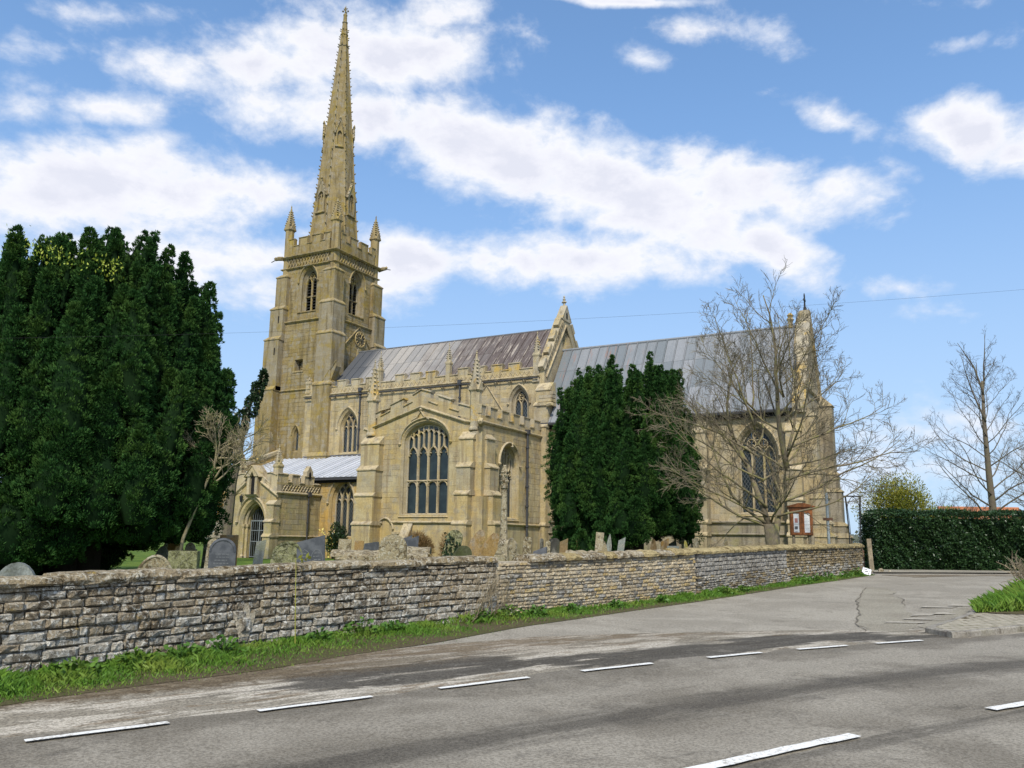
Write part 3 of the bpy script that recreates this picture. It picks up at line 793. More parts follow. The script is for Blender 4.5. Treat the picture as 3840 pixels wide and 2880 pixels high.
def pipe(x, y, z0, z1, n, r=.065):
    mb = MB(); mb.tube([(x, y, z0), (x, y, z1)], r, 8)
    z = z0+.4
    while z < z1-.2:
        mb.tube([(x, y, z-.05), (x, y, z+.05)], r*1.55, 8); z += 1.15
    mb.box(x-.14, x+.14, y-.12, y+.12, z1-.02, z1+.26)
    return obj('drainpipe', mb, M['pipe'], church)
pipe(-37.85, NY-.12, 7.75, 12.0, 0); pipe(-29.45, NY-.12, 9.4, 11.9, 0)
mb = MB(); mb.tube([(-43.0, NY-.20, 11.80), (-23.6, NY-.20, 11.84)], .045, 6); obj('gutter', mb, M['pipe'], church)

def lead_roof(name, x0, x1, eave, ridge, n, mat, parent=church, laps=(.0, .47, 1.0), jit=0.0, first=None):
    """strips of sheet lead dressed over rolls; every sheet is a piece of the roof"""
    (ye, ze), (yr, zr) = eave, ridge
    dy, dz = yr-ye, zr-ze; L = math.hypot(dy, dz); ty, tz = dy/L, dz/L; ny, nz = -tz, ty
    if nz < 0: ny, nz = -ny, -nz
    deck = MB()
    def pt(x, s, h): return (x, ye+ty*s+ny*h, ze+tz*s+nz*h)
    deck.loft([[pt(x, 0, -.02), pt(x, L, -.02), pt(x, L, -.16), pt(x, 0, -.16)] for x in (x0, x1)])
    root = obj(name, deck, M['lead_dark'], parent)
    w = (x1-x0)/n
    for k in range(len(laps)-1):
        a, b = laps[k]*L-(.06 if k else .05), laps[k+1]*L
        h0 = .012+.012*k
        mb = MB()
        mb.loft([[pt(x, a, h0), pt(x, b, h0), pt(x, b, h0-.025), pt(x, a, h0-.025)] for x in (.055, w-.055)])
        if mat.name.startswith('pale'): R = .045
        else: R = .036
        mb.loft([[pt(w+R*math.cos(q*math.pi/3), s, h0+.01+R*1.2*math.sin(q*math.pi/3)) for q in range(6)] for s in (a, b)])
        p0 = None
        for i in range(n):
            if p0 is None: p0 = o = obj('lead_sheet', mb, mat, root)
            else: o = dup(p0, root)
            o.location = (x0+i*w, 0, (RND.uniform(-.004, .004)))
            if first and i < first: 
                pass
    return root
RY, RZ = 50.25, 15.85
nr = lead_roof('nave_roof', -40.9, -24.0, (47.05, 12.55), (RY, RZ), 25, M['lead_nave'], laps=(0, .52, 1.0))
mb = MB(); mb.loft([[(x, RY, RZ-.05), (x, 53.6, 12.5), (x, 53.6, 12.3), (x, RY, RZ-.3)] for x in (-40.9, -24)]); obj('roof_slope', mb, M['lead_nave'], nr)
mb = MB(); mb.tube([(-40.9, RY, RZ+.0), (-24, RY, RZ+.0)], .09, 8); obj('ridge_roll', mb, M['lead_dark'], nr)
# raking parapet end where the nave meets the tower
mb = MB(); fr = frS(46.98)
mb.prism(fr, [(-41.6, 12.6), (-41.0, 12.6), (-40.35, 14.1), (-40.35, 14.45), (-40.8, 14.0), (-41.6, 13.0)], .02, -.55); obj('tower_buttress', mb, M['tower'], church)
string(frS(46.97), [(-41.55, 13.0), (-40.9, 13.85), (-40.35, 14.5)], M['trimtower'], h=.16, p=.12, name='coping')
# creasing of a former transept roof on the nave wall
string(N_, [(-27.95, 11.0), (-27.42, 11.65)], M['trim'], h=.14, p=.1, name='roof_crease'); string(N_, [(-27.40, 11.65), (-26.2, 9.9)], M['trim'], h=.14, p=.1, name='roof_crease')

# nave east gable with its sanctus bellcote
GX = -23.22; fr = frE(GX)
bell = arch(50.25, .95, 14.0, 15.0, .85)
gab = [(46.95, 5), (53.65, 5), (53.65, 12.2), (50.9, 16.2), (50.72, 16.5), (49.78, 16.5), (49.6, 16.2), (46.95, 12.3)]
wall('nave_gable', fr, gab, [(arch(50.25, 1.2, 13.9, 14.9, 1.0), bell, .3)], M['nave'], .62)
mb = MB(); mb.prism(fr, bell, -.40, -.45); o = obj('bell_opening', mb, M['dark'], church)
for c in (49.98, 50.25, 50.52):
    mb = MB(); mb.bar(fr, [(c, 14.0), (c, 15.55)], .07, -.12, .12); obj('mullion', mb, M['trim'], o)
for y0, z0, y1, z1 in ((46.9, 12.35, 49.55, 16.22), (53.7, 12.35, 50.95, 16.22)):
    mb = MB(); d = .30
    for t0, t1 in ((0, .17), (.28, .45), (.56, .73), (.84, .99)):
        a = (y0+(y1-y0)*t0, z0+(z1-z0)*t0); b = (y0+(y1-y0)*t1, z0+(z1-z0)*t1)
        mb = MB(); s = 1 if y1 > y0 else -1
        nx, nz_ = -(z1-z0), (y1-y0)*1.0
        l = math.hypot(nx, nz_); nx, nz_ = nx/l*s, nz_/l*s
        mb.prism(fr, [a, b, (b[0]+nx*.30, b[1]+nz_*.30), (a[0]+nx*.30, a[1]+nz_*.30)], .05, -.34)
        obj('merlon', mb, M['coping'], church)
    mb = MB(); mb.bar(fr, [(y0, z0-.02), (y1, z1-.02)], .18, .08, .5); obj('coping', mb, M['coping'], church)
mb = MB(); mb.bar(fr, [(47.2, 11.9), (50.2, 16.0)], .13, .08, .1); mb.bar(fr, [(53.4, 11.9), (50.3, 16.0)], .13, .078, .1)
u = 0
while u < 1:
    y, z = 47.2+2.6*u, 12.45+3.7*u; mb.bar(fr, [(y, z), (y+.08, z+.3), (y+.22, z+.2)], .06, .06, .06); u += .085
obj('frieze', mb, M['trim'], church, kind='stuff')
mb = MB(); mb.prism(fr, [(49.55, 16.3), (50.95, 16.3), (50.95, 16.45), (50.25, 17.45), (49.55, 16.45)], .05, -.36)
mb.bar(fr, [(49.5, 16.36), (50.25, 17.42)], .12, .08, .48); mb.bar(fr, [(51.0, 16.36), (50.25, 17.42)], .12, .078, .48)
bc = obj('bellcote', mb, M['coping'], church)
mb = MB(); mb.prism(fr, arch(50.25, .2, 16.5, 16.75, .2, 4), .075, .05); obj('opening', mb, M['dark'], bc)
mb = MB(); mb.ngon(GX-.15, 50.25, [(.10, 17.3), (.07, 17.62), (.14, 17.68), (.07, 17.78), (.11, 17.88), (.05, 17.98), (.07, 18.05), (.02, 18.16)], 8)
for q in range(4): mb.blob((GX-.15+.13*math.cos(q*1.57), 50.25+.16*math.sin(q*1.57), 17.68), .08)
obj('finial', mb, M['coping'], bc)
# stepped buttress at the south east corner of the nave
b_ = buttress(frS(46.95), -23.55, -22.6, [(.3, 2.5, 1.1), (2.5, 8.5, .98), (8.5, 9.9, .75), (9.9, 10.9, .5)], M['nave'], M['trim'])
mb = MB()
for i, z in enumerate((9.9, 10.15, 10.4, 10.65)): mb.box(-23.3, -22.35+.0, 46.1+i*.12, 46.9, z, z+.2)
mb.tube([(-22.6, 46.15, 9.9), (-22.2, 46.0, 9.95)], .12, 6); obj('weathering', mb, M['trim'], b_)
mb = MB(); mb.box(-23.6, -23.2, 46.0, 46.94, .3, 8.9); obj('nave_wall', mb, M['nave'], church)

# ---------------------------------------------------------------- south aisle
AY = 42.16; A_ = frS(AY)
wa = window('aisle_window', A_, -35.2, 1.46, 1.75, 3.85, 1.3, 3, 'intersect', T_N, jamb=.30, depth=.40, label='three light window with crossing tracery between porch and transept')
wall('aisle_wall', A_, rect(-46.0, -29.8, .3, 5.40), [wa], M['aisle'], .6)
ashlar(A_, -36.9, -30.6, .5, 5.2, [wa[0]], M['aisle'], seed=8)
mb = MB(); mb.box(-46.2, -45.6, AY-.02, 47.4, .3, 5.6)
mb.prism(frW(-46.2), [(AY-.1, 5.5), (47.3, 5.5), (47.3, 8.0), (AY-.1, 5.9)], .0, -.6); obj('aisle_wall', mb, M['aisle'], church)
mb = MB(); mb.bar(frW(-46.2), [(AY-.2, 6.0), (47.3, 8.05)], .22, .05, .72); obj('coping', mb, M['coping'], church)
lead_roof('aisle_roof', -45.6, -30.2, (AY-.22, 5.48), (NY-.03, 7.35), 34, M['lead_aisle'], laps=(0, 1.0))
mb = MB(); mb.box(-45.7, -30.2, AY-.36, AY-.05, 5.28, 5.40); obj('gutter', mb, M['pipe'], church)
string(N_, [(-43.0, 7.46), (-30.5, 7.44)], M['lead_dark'], h=.12, p=.05, name='flashing')
mb = MB(); mb.prism(A_, rect(-38.0, -30, 5.12, 5.28), .16, -.02); obj('fascia', mb, M['dark'], church)

# ---------------------------------------------------------------- porch
PY = 38.2; P_ = frS(PY); PX0, PX1 = -40.45, -36.93; PC = -38.82
do = arch(PC, 2.1, .36, 2.35, 1.55); di = arch(PC, 1.5, .36, 2.45, 1.12)
wall('porch_wall', P_, [(PX0+.012, .3), (PX1-.012, .3), (PX1-.012, 4.2), (PC+.2, 5.15), (PC-.2, 5.15), (PX0+.012, 4.2)], [(do, di, .55)], M['porch'], .6)
mb = MB(); mb.bar(P_, arch(PC, 2.42, .36, 2.55, 1.6)[2:], .13, .13, .15)
for s in (-1, 1): mb.blob(P_(PC+s*1.24, 2.52, .08), .13)
hm = obj('hood_mould', mb, M['trim'], church)
mb = MB()
for k, (w_, r_, n_) in enumerate(((1.95, 1.44, -.12), (1.72, 1.28, -.30))): mb.bar(P_, arch(PC, w_, .36, 2.4, r_)[2:], .14, n_, .14)
for s in (-1, 1):
    mb.ngon(PC+s*.92, PY+.22, [(.10, .36), (.13, .46), (.085, .55), (.085, 2.15), (.13, 2.25), (.15, 2.4)], 8); mb.ngon(PC+s*.80, PY+.42, [(.10, .36), (.08, .55), (.08, 2.15), (.13, 2.25), (.14, 2.4)], 8)
obj('door_arch', mb, M['trim'], church)
mb = MB(); mb.prism(P_, di, -1.6, -1.65); obj('porch_interior', mb, M['dark'], church)
E_p = frE(PX1)
wall('porch_wall', E_p, rect(PY+.012, AY, .3, 4.3), [], M['porch'], .5); wall('porch_wall', frW(PX0), rect(PY+.012, AY, .3, 4.3), [], M['porch'], .5)
ashlar(E_p, PY+.1, AY-.05, 1.75, 4.2, [], M['porch'], seed=9, h=.32, w=.8); ashlar(P_, PX0+.5, PX1-.6, .5, 4.1, [do], M['porch'], seed=10)
string(E_p, [(PY-.1, 1.68), (AY, 1.68)], M['trim'], h=.14, p=.1); string(E_p, [(PY-.12, 4.3), (AY, 4.3)], M['trim'], h=.2, p=.15)
string(P_, [(PX0-.1, 4.12), (PC-.6, 4.95)], M['trim'], h=.2, p=.15); string(P_, [(PC+.6, 4.95), (PX1+.1, 4.12)], M['trim'], h=.2, p=.15)
# pierced parapet on the east side, with crenels and a gabled middle merlon
mb = MB(); u = PY+.45
while u < AY-.15:
    mb.bar(E_p, [(u, 4.42), (u+.26, 4.80)], .06, .02, .2); mb.bar(E_p, [(u+.26, 4.42), (u, 4.80)], .06, .018, .2); u += .26
mb.prism(E_p, rect(PY-.02, PY+.42, 4.43, 4.79), .014, -.25)
lat = obj('pierced_parapet', mb, M['trim'], church)
mb = MB(); mb.prism(E_p, rect(PY+.02, AY-.02, 4.305, 4.425), .006, -.4); obj('parapet_base', mb, M['porch'], lat)
crenel(E_p, PY, AY-.05, 4.80, 4.93, 5.40, [(PY, PY+.86), (39.45, 40.1), (40.58, 41.4)], M['porch'], M['trim'], t=.26)
mb = MB(); mb.prism(E_p, [(40.72, 5.45), (41.28, 5.45), (41.28, 5.75), (41.0, 6.12), (40.72, 5.75)], .04, -.3); gm = obj('merlon', mb, M['trim'], church)
mb = MB(); mb.prism(E_p, arch(41.0, .2, 5.3, 5.55, .2, 4), .055, .03); obj('opening', mb, M['dark'], gm)
# raking pierced parapet on the front
mb = MB()
for s in (-1, 1):
    x0, z0, x1, z1 = (PX0+.5 if s < 0 else PX1-.5), 4.40, PC+s*.4, 5.02
    for i in range(8):
        t = i/8; a = x0+(x1-x0)*t; b = x0+(x1-x0)*(t+1/8); za = z0+(z1-z0)*t; zb_ = z0+(z1-z0)*(t+1/8)
        mb.bar(P_, [(a, za), (b, zb_+.36)], .065, .02, .12); mb.bar(P_, [(a, za+.36), (b, zb_)], .065, .018, .12)
    mb.bar(P_, [(x0, z0+.42), (x1, z1+.42)], .1, .05, .3); mb.prism(P_, [(x0, z0-.2), (x1, z1-.2), (x1, z1+.42), (x0, z0+.42)] if s < 0 else [(x1, z1-.2), (x0, z0-.2), (x0, z0+.42), (x1, z1+.42)], -.14, -.2)
lat2 = obj('pierced_parapet', mb, M['trim'], church)
for s in (-1, 1):
    mb = MB(); x = PX0+.02 if s < 0 else PX1-.02
    mb.prism(P_, [(x, 4.2), (x-s*.55, 4.35), (x-s*.80, 4.95), (x-s*.85, 5.45), (x-s*.5, 5.5), (x, 5.32)], .03, -.3)
    mb.bar(P_, [(x-s*.86, 5.50), (x-s*.5, 5.52), (x, 5.36)], .1, .09, .42); obj('merlon', mb, M['trim'], church)
    mb = MB(); mb.prism(P_, [(x-s*1.25, 4.95), (x-s*.98, 4.75), (x-s*.98, 5.1), (x-s*1.25, 5.3)], .05, -.28); obj('merlon', mb, M['trim'], church)
# niche over the door
mb = MB()
mb.prism(P_, [(PC-.42, 4.2), (PC-.22, 4.2), (PC-.22, 5.3), (PC-.42, 5.3)], .22, -.1); mb.prism(P_, [(PC+.22, 4.2), (PC+.42, 4.2), (PC+.42, 5.3), (PC+.22, 5.3)], .22, -.1)
mb.prism(P_, [(PC-.55, 5.3), (PC-.18, 5.3), (PC, 5.62), (PC+.18, 5.3), (PC+.55, 5.3), (PC, 5.98)], .28, -.6)
mb.bar(P_, [(PC-.66, 5.25), (PC, 5.98)], .12, .34, .9); mb.bar(P_, [(PC+.66, 5.25), (PC, 5.98)], .12, .338, .9)
mb.loft([[P_(x, 4.02, 0), P_(x, 4.1, .2), P_(x, 4.2, .3), P_(x, 4.22, 0)] for x in (PC-.5, PC+.5)])
ni = obj('niche', mb, M['trim'], church); mb = MB(); mb.prism(P_, rect(PC-.22, PC+.22, 4.22, 5.4), .06, -.02); obj('opening', mb, M['dark'], ni)
pinnacle(PX1-.22, PY+.22, .20, 4.3, 5.95, 7.25, M['trim'], crk=6); pinnacle(PX0+.2, PY+.22, .20, 4.3, 5.95, 7.2, M['trim'], crk=6)
buttress(P_, PX1-.55, PX1+.04, [(.3, 1.62, .42), (1.7, 2.5, .34), (2.55, 3.55, .22)], M['porch'], M['trim'])
buttress(E_p, PY+.0, PY+.5, [(.3, 1.62, .30), (1.7, 2.5, .2)], M['porch'], M['trim']) if False else None
# raking rubble buttress on the west side of the porch
mb = MB(); rr = random.Random(5)
for i in range(12):
    z = .3+i*.32; x = -42.75+1.6*(i/12)**1.1
    mb.box(x+rr.uniform(-.05, .05), PX0+.05, PY+.05+rr.uniform(0, .06), PY+1.5, z, z+.325)
obj('buttress', mb, M['plinth'], church)
mb = MB(); mb.prism(P_, rect(-42.9, PX0, 1.55, 1.72), .06, -1.4); obj('string_course', mb, M['plinth'], church)
pipe(PX1+.10, 40.94, 1.0, 4.2, 0, .05)
mb = MB(); mb.loft([[(PX0+.3, y, 4.3), (PC, y, 4.75), (PX1-.3, y, 4.3), (PX1-.3, y, 4.1), (PX0+.3, y, 4.1)] for y in (PY+.4, AY-.05)]); obj('porch_roof', mb, M['lead_dark'], church)
# iron gates in the porch door
mb = MB(); mb.bar(P_, [(PC-.72, 2.62), (PC+.72, 2.62)], .06, -.62, .04)
gt = obj('iron_gate', mb, M['gate'], church)
for s in (-1, 1):
    mb = MB(); a0 = PC if s > 0 else PC-.72; n = -.62 if s > 0 else -.64
    for z in (.42, 1.35, 2.02, 2.58): mb.bar(P_, [(a0, z), (a0+.72, z)], .045, n, .03)
    for x in (a0+.02, a0+.70): mb.bar(P_, [(x, .4), (x, 2.6)], .055, n, .03)
    lf = obj('gate_leaf', mb, M['gate'], gt)
    mb = MB()
    for i in range(1, 4): mb.tube([P_(a0+.72*i/4, .42, n-.015), P_(a0+.72*i/4, 2.58, n-.015)], .012, 5)
    obj('gate_bars', mb, M['gate'], gt)
mb = MB()
for i in range(-3, 4): mb.tube([P_(PC+i*.16, 2.64, -.635), P_(PC+i*.19, 2.95, -.635), P_(PC+i*.12, 3.15+.35*(1-abs(i)/4), -.635)], .011, 5)
obj('gate_overthrow', mb, M['gate'], gt)
mb = MB(); mb.tube([(-39.62, PY-.02, 4.15), (-39.62, PY-.25, 4.2)], .02, 5); mb.ngon(-39.62, PY-.25, [(.03, 4.16), (.12, 4.08), (.11, 4.02), (.07, 3.78), (.04, 3.72)], 6)
obj('lantern', mb, M['iron'], church)

# ---------------------------------------------------------------- south transept
TY_ = 38.75; T_ = frS(TY_); TE = -22.96; TW = -30.3; E_t = frE(TE)
wt_ = window('transept_window', T_, -26.58, 2.74, 3.03, 6.95, 1.02, 4, 'perp', T_N, jamb=.24, depth=.40, flat=True, transom=4.84, hood=.2, glass='glass_plain', label='great four light transept window with a depressed arch and two tiers of lights')
we_ = window('transept_window', E_t, 42.0, 1.9, 2.92, 5.85, .95, 3, 'perp', T_N, jamb=.22, depth=.42, label='narrow east window of the transept behind the cross shaft')
wall('transept_wall', T_, [(TW, .3), (TE-.012, .3), (TE-.012, 7.9), (-24.0, 7.95), (-26.92, 8.95), (TW+.1, 7.95), (TW, 7.9)], [wt_], M['trans'], .6)
ashlar(T_, TW+.1, TE-.1, 2.7, 8.6, [wt_[0]], M['trans'], seed=11, h=.30, w=.66, outline=[(TW, 2.6), (TE, 2.6), (TE, 7.7), (-24, 7.75), (-26.92, 8.75), (TW, 7.75)])
wall('transept_wall', E_t, rect(TY_+.012, 46.2, .3, 7.9), [we_], M['trans'], .6)
ashlar(E_t, TY_+.1, 46.0, 2.65, 7.7, [we_[0]], M['trans'], seed=12, h=.32, w=.7)
mb = MB(); mb.box(TW, TW+.6, TY_+.01, NY, .3, 7.9); obj('transept_wall', mb, M['trans'], church)
mb = MB(); mb.loft([[(TW+.4, y, 7.9), (-26.9, y, 8.85), (TE-.4, y, 7.9), (TE-.4, y, 7.7), (TW+.4, y, 7.7)] for y in (TY_+.35, NY)]); obj('transept_roof', mb, M['lead_dark'], church)
string(T_, [(TW-.1, 7.93), (-26.92, 8.98)], M['trim'], h=.19, p=.15); string(T_, [(-26.92, 8.98), (-23.9, 7.98), (TE-.3, 7.92)], M['trim'], h=.19, p=.148)
string(E_t, [(TY_-.15, 7.93), (46.1, 7.93)], M['trim'], h=.19, p=.15)
string(T_, [(-28.75, 2.53), (-24.0, 2.53)], M['trim'], h=.16, p=.12); string(E_t, [(39.2, 2.5), (46.1, 2.5)], M['trim'], h=.16, p=.12)
string(T_, [(-29.45, 2.5), (-29.3, 2.5)], M['trim'], h=.16, p=.12)
# raking battlements of the gable
def gz_(x): return (7.95+(x-TW)/(-26.92-TW)*1.03) if x < -26.92 else (8.98-(x+26.92)/(-23.0+26.92)*1.05)
mb = MB(); xs = [TW+.3, -28.5, -26.92, -25.2, -23.3]
mb.prism(T_, [(x, gz_(x)+.02) for x in xs] + [(x, gz_(x)+.66-.12*abs(x+26.92)/3.4) for x in reversed(xs)], .0, -.35)
par = obj('parapet', mb, M['trans'], church)
def cope_line(pts, parent, w=.13, nm='coping', p=.07, t=.47):
    mb = MB(); mb.bar(T_, pts, w, p, t); return obj(nm, mb, M['coping'], parent)
mr = [[(-30.35, 8.75), (-29.76, 8.98)], [(-29.06, 9.26), (-28.17, 9.60)], [(-27.5, 9.74), (-26.94, 10.0), (-26.32, 9.84)], [(-25.78, 9.62), (-24.94, 9.30)], [(-24.36, 9.05), (-23.6, 8.80)]]
cr = [[(-29.74, 8.64), (-29.06, 8.90)], [(-28.15, 9.10), (-27.52, 9.34)], [(-26.44, 9.30), (-25.8, 9.06)], [(-25.02, 8.80), (-24.38, 8.60)]]
for pts in mr:
    mb = MB(); a, b = pts[0][0], pts[-1][0]
    poly = [(a, gz_(a)+.5), (b, gz_(b)+.5)] + [(x, z-.03) for x, z in reversed(pts)]
    mb.prism(T_, poly, -.004, -.346); mb.bar(T_, [(pts[0][0]-.05, pts[0][1]-.03)]+pts[1:-1]+[(pts[-1][0]+.05, pts[-1][1]-.03)], .13, .07, .48)
    obj('merlon', mb, M['coping'], par)
for pts in cr: cope_line(pts, par, p=.068)
mb = MB(); mb.blob(T_(-29.42, 8.98, -.1), .13); mb.prism(T_, [(-29.72, 8.95), (-29.1, 9.05), (-29.1, 9.15), (-29.45, 9.26), (-29.72, 9.05)], .02, -.3); obj('carved_block', mb, M['trim'], par)
crenel(E_t, TY_-.02, 46.1, 7.95, 8.30, 8.80, [(TY_, 39.18)]+even(39.72, 46, .74, .60), M['trans'], M['coping'], t=.35)
pinnacle(-30.4, TY_+.10, .30, 7.5, 9.6, 12.05, M['coping'], square=False, crk=7); pinnacle(-23.42, TY_+.15, .30, 7.5, 9.75, 11.95, M['coping'], square=False, crk=7)
mb = MB(); mb.bar(T_, [(-27.55, 8.22), (-27.15, 8.40), (-26.9, 8.75), (-26.65, 8.40), (-26.3, 8.24)], .1, .1, .12); mb.blob(T_(-26.9, 8.83, .06), .15); mb.blob(T_(-26.9, 8.98, .05), .10); obj('ogee_finial', mb, M['trim'], church)
for p_ in ((buttress(T_, -30.75, -29.45, [(.3, 2.35, .95), (2.4, 3.95, .82), (3.98, 5.42, .66), (5.46, 6.95, .42)], M['trans'], M['trim'])), (buttress(T_, -24.05, -23.2, [(.3, 2.4, .95), (2.42, 3.95, .85), (3.98, 5.42, .66), (5.46, 6.95, .42)], M['trans'], M['trim'])), (buttress(E_t, 38.95, 39.85, [(.3, 2.42, .85), (2.42, 3.95, .72), (3.98, 5.42, .5), (5.46, 6.98, .28)], M['trans'], M['trim']))): pass
mb = MB(); mb.box(-23.5, TE+.42, TY_-.42, TY_+.3, .3, 3.9); mb.box(-23.4, TE+.16, TY_-.16, TY_+.3, 3.9, 7.4); obj('buttress', mb, M['trans'], church)
mb = MB(); mb.tube([T_(-23.0, 7.75, -.1), T_(-22.85, 7.95, .3), T_(-22.7, 7.8, .55)], [.14, .19, .10], 6); mb.blob(T_(-22.9, 8.0, .3), .17); obj('gargoyle', mb, M['trim'], church)
mb = MB(); mb.tube([T_(-30.5, 7.8, -.1), T_(-30.75, 7.9, .25)], [.15, .12], 6); obj('gargoyle', mb, M['trim'], church)
pipe(TE+.12, 44.0, .9, 7.85, 0, .075)
# blocked tomb recess low in the transept wall
mb = MB(); mb.bar(T_, arch(-29.1, 1.12, 1.9, 2.15, .62)[2:], .12, .12, .14); mb.prism(T_, rect(-29.85, -29.62, 1.88, 2.02), .1, -.02); mb.prism(T_, rect(-28.6, -28.1, 1.88, 2.0), .1, -.02); obj('tomb_recess', mb, M['trim'], church)
mb = MB(); mb.prism(frE(-27.25), [(TY_-1.0, .3), (TY_-.85, .9), (TY_-.05, 2.42), (TY_, 2.42), (TY_, .3)], .0, -.5) ; obj('buttress', mb, M['plinth'], church)
mb = MB(); mb.loft([[(x, TY_-1.02, .95), (x, TY_-.06, 2.5), (x, TY_, 2.5), (x, TY_-.9, .85)] for x in (-27.80, -27.2)]); obj('weathering', mb, M['trim'], church)
mb = MB(); mb.tube([(-22.85, 42.13, 6.85), (-22.80, 42.13, 7.2)], [.05, .03], 5); mb.blob((-22.85, 42.13, 7.05), .09); mb.blob((-22.85, 42.13, 6.9), .12, .6); obj('finial', mb, M['trim'], church)

# ---------------------------------------------------------------- chancel
CY = 46.6; C_ = frS(CY); CE = -7.42; E_c = frE(CE)
wc = window('chancel_window', C_, -10.08, 1.92, 3.3, 6.35, 1.62, 3, 'flow', T_N, jamb=.20, depth=.42, hood=.16, label='tall three light chancel window behind the bare tree')
wall('chancel_wall', C_, rect(-23.2, CE-.012, .3, 8.7), [wc], M['chancel'], .7)
ashlar(C_, -16.5, CE-.1, 2.9, 8.5, [wc[0]], M['chancel'], seed=13, h=.34, w=.8)
wg1 = arch(47.75, .62, 10.4, 10.95, .7); wg2 = arch(48.65, .62, 10.4, 10.95, .7)
we2 = arch(49.7, 3.2, 3.5, 6.0, 2.4)
wall('chancel_gable', E_c, [(CY+.012, .3), (52.8, .3), (52.8, 8.9), (49.7, 14.6), (CY+.012, 8.9)], [(wg1, arch(47.75, .46, 10.5, 10.95, .55), .3), (wg2, arch(48.65, .46, 10.5, 10.95, .55), .3)], M['chancel'], .75)
mb = MB(); mb.prism(E_c, rect(47.2, 49.2, 10.2, 12), -.45, -.5); obj('pane', mb, M['glass'], church)
string(E_c, [(46.65, 10.05), (52.3, 10.05)], M['trim'], h=.16, p=.13); string(E_c, [(CY, 2.72), (52.8, 2.72)], M['plinth'], h=.2, p=.18)
mb = MB()
for y0, z0 in ((CY-.25, 8.95), (53.0, 8.95)):
    s = 1 if y0 < 49 else -1
    mb.prism(E_c, [(y0, z0-.35), (y0+s*.5, z0-.1), (49.7, 14.55), (49.7, 15.0), (y0, z0+.35)], .10, -.62)
obj('coping', mb, M['coping'], church)
mb = MB(); mb.box(CE-.5, CE+.06, 49.48, 49.92, 14.5, 15.03); obj('gable_block', mb, M['trim'], church)
mb = MB(); mb.ngon(CE-.2, 49.7, [(.12, 15.04), (.09, 15.25), (.05, 15.3), (.045, 16.0), (.02, 16.1)], 6); mb.box(CE-.24, CE-.16, 49.50, 49.9, 15.62, 15.74); obj('cross_finial', mb, M['iron'], church)
mb = MB(); mb.ngon(CE-1.05, 49.7, [(.16, 14.1), (.13, 14.45), (.22, 14.6), (.12, 14.72), (.2, 14.85), (.06, 15.0)], 8); obj('finial', mb, M['coping'], church)
lead_roof('chancel_roof', -23.15, CE-.66, (CY-.30, 8.86), (49.7, 14.12), 23, M['lead_chancel'], laps=(0, .34, .70, 1.0))
mb = MB(); mb.loft([[(x, 49.7, 14.05), (x, 53.0, 8.8), (x, 53.0, 8.6), (x, 49.7, 13.8)] for x in (-23.15, CE-.66)]); mb.tube([(-23.2, 49.7, 14.16), (CE-.66, 49.7, 14.16)], .10, 8); obj('chancel_roof', mb, M['lead_chancel'], church)
mb = MB(); mb.tube([(-23.1, CY-.40, 8.72), (CE-.7, CY-.40, 8.72)], .10, 6); obj('gutter', mb, M['pipe'], church)
mb = MB(); mb.box(-23.1, CE-.6, CY-.22, CY+.02, 8.46, 8.66); obj('fascia', mb, M['dark'], church)
mb = MB(); mb.box(-23.1, CE+.05, CY-.12, CY+.01, .3, 2.05); mb.box(-23.1, CE+.12, CY-.26, CY+.01, .3, 1.55); mb.box(CE-.01, CE+.14, CY-.1, 52.9, .3, 2.05); obj('plinth', mb, M['plinth'], church)
string(frS(CY-.0), [(-23.1, 2.75), (CE, 2.75)], M['plinth'], h=.18, p=.2); string(frS(CY-.12), [(-23.1, 2.1), (CE, 2.1)], M['plinth'], h=.14, p=.12)
mb = MB(); mb.box(-23.1, CE+.02, CY-.06, CY+.01, 2.05, 2.7); obj('plinth', mb, M['plinth'], church)
for x in (-13.45, -18.5):
    buttress(C_, x, x+.78, [(.3, 2.0, 1.05), (2.12, 2.66, .92), (2.8, 5.6, .80), (5.64, 7.7, .52)], M['chancel'], M['trim'])
    mb = MB(); mb.prism(C_, [(x+.05, 7.7), (x+.73, 7.7), (x+.73, 8.05), (x+.39, 8.62), (x+.05, 8.05)], .30, -.1); mb.bar(C_, [(x, 8.05), (x+.39, 8.68), (x+.78, 8.05)], .1, .36, .5); obj('gablet', mb, M['trim'], church)
sb = [(.3, 2.0, 1.05), (2.12, 2.66, .92), (2.8, 3.85, .80), (3.9, 5.45, .68), (5.5, 7.55, .45)]
buttress(C_, -8.42, -7.66, sb, M['chancel'], M['trim'])
buttress(E_c, CY+.1, CY+.86, [(.3, 2.0, 1.15), (2.12, 2.66, 1.0), (2.8, 4.0, .9), (4.1, 5.3, .72), (5.4, 8.4, .5)], M['chancel'], M['trim'])
buttress(E_c, 51.4, 52.25, [(.3, 2.0, 1.35), (2.12, 2.66, 1.15), (2.8, 4.6, 1.0), (4.7, 5.6, .85), (5.7, 9.6, .72)], M['plinth'], M['trim'])

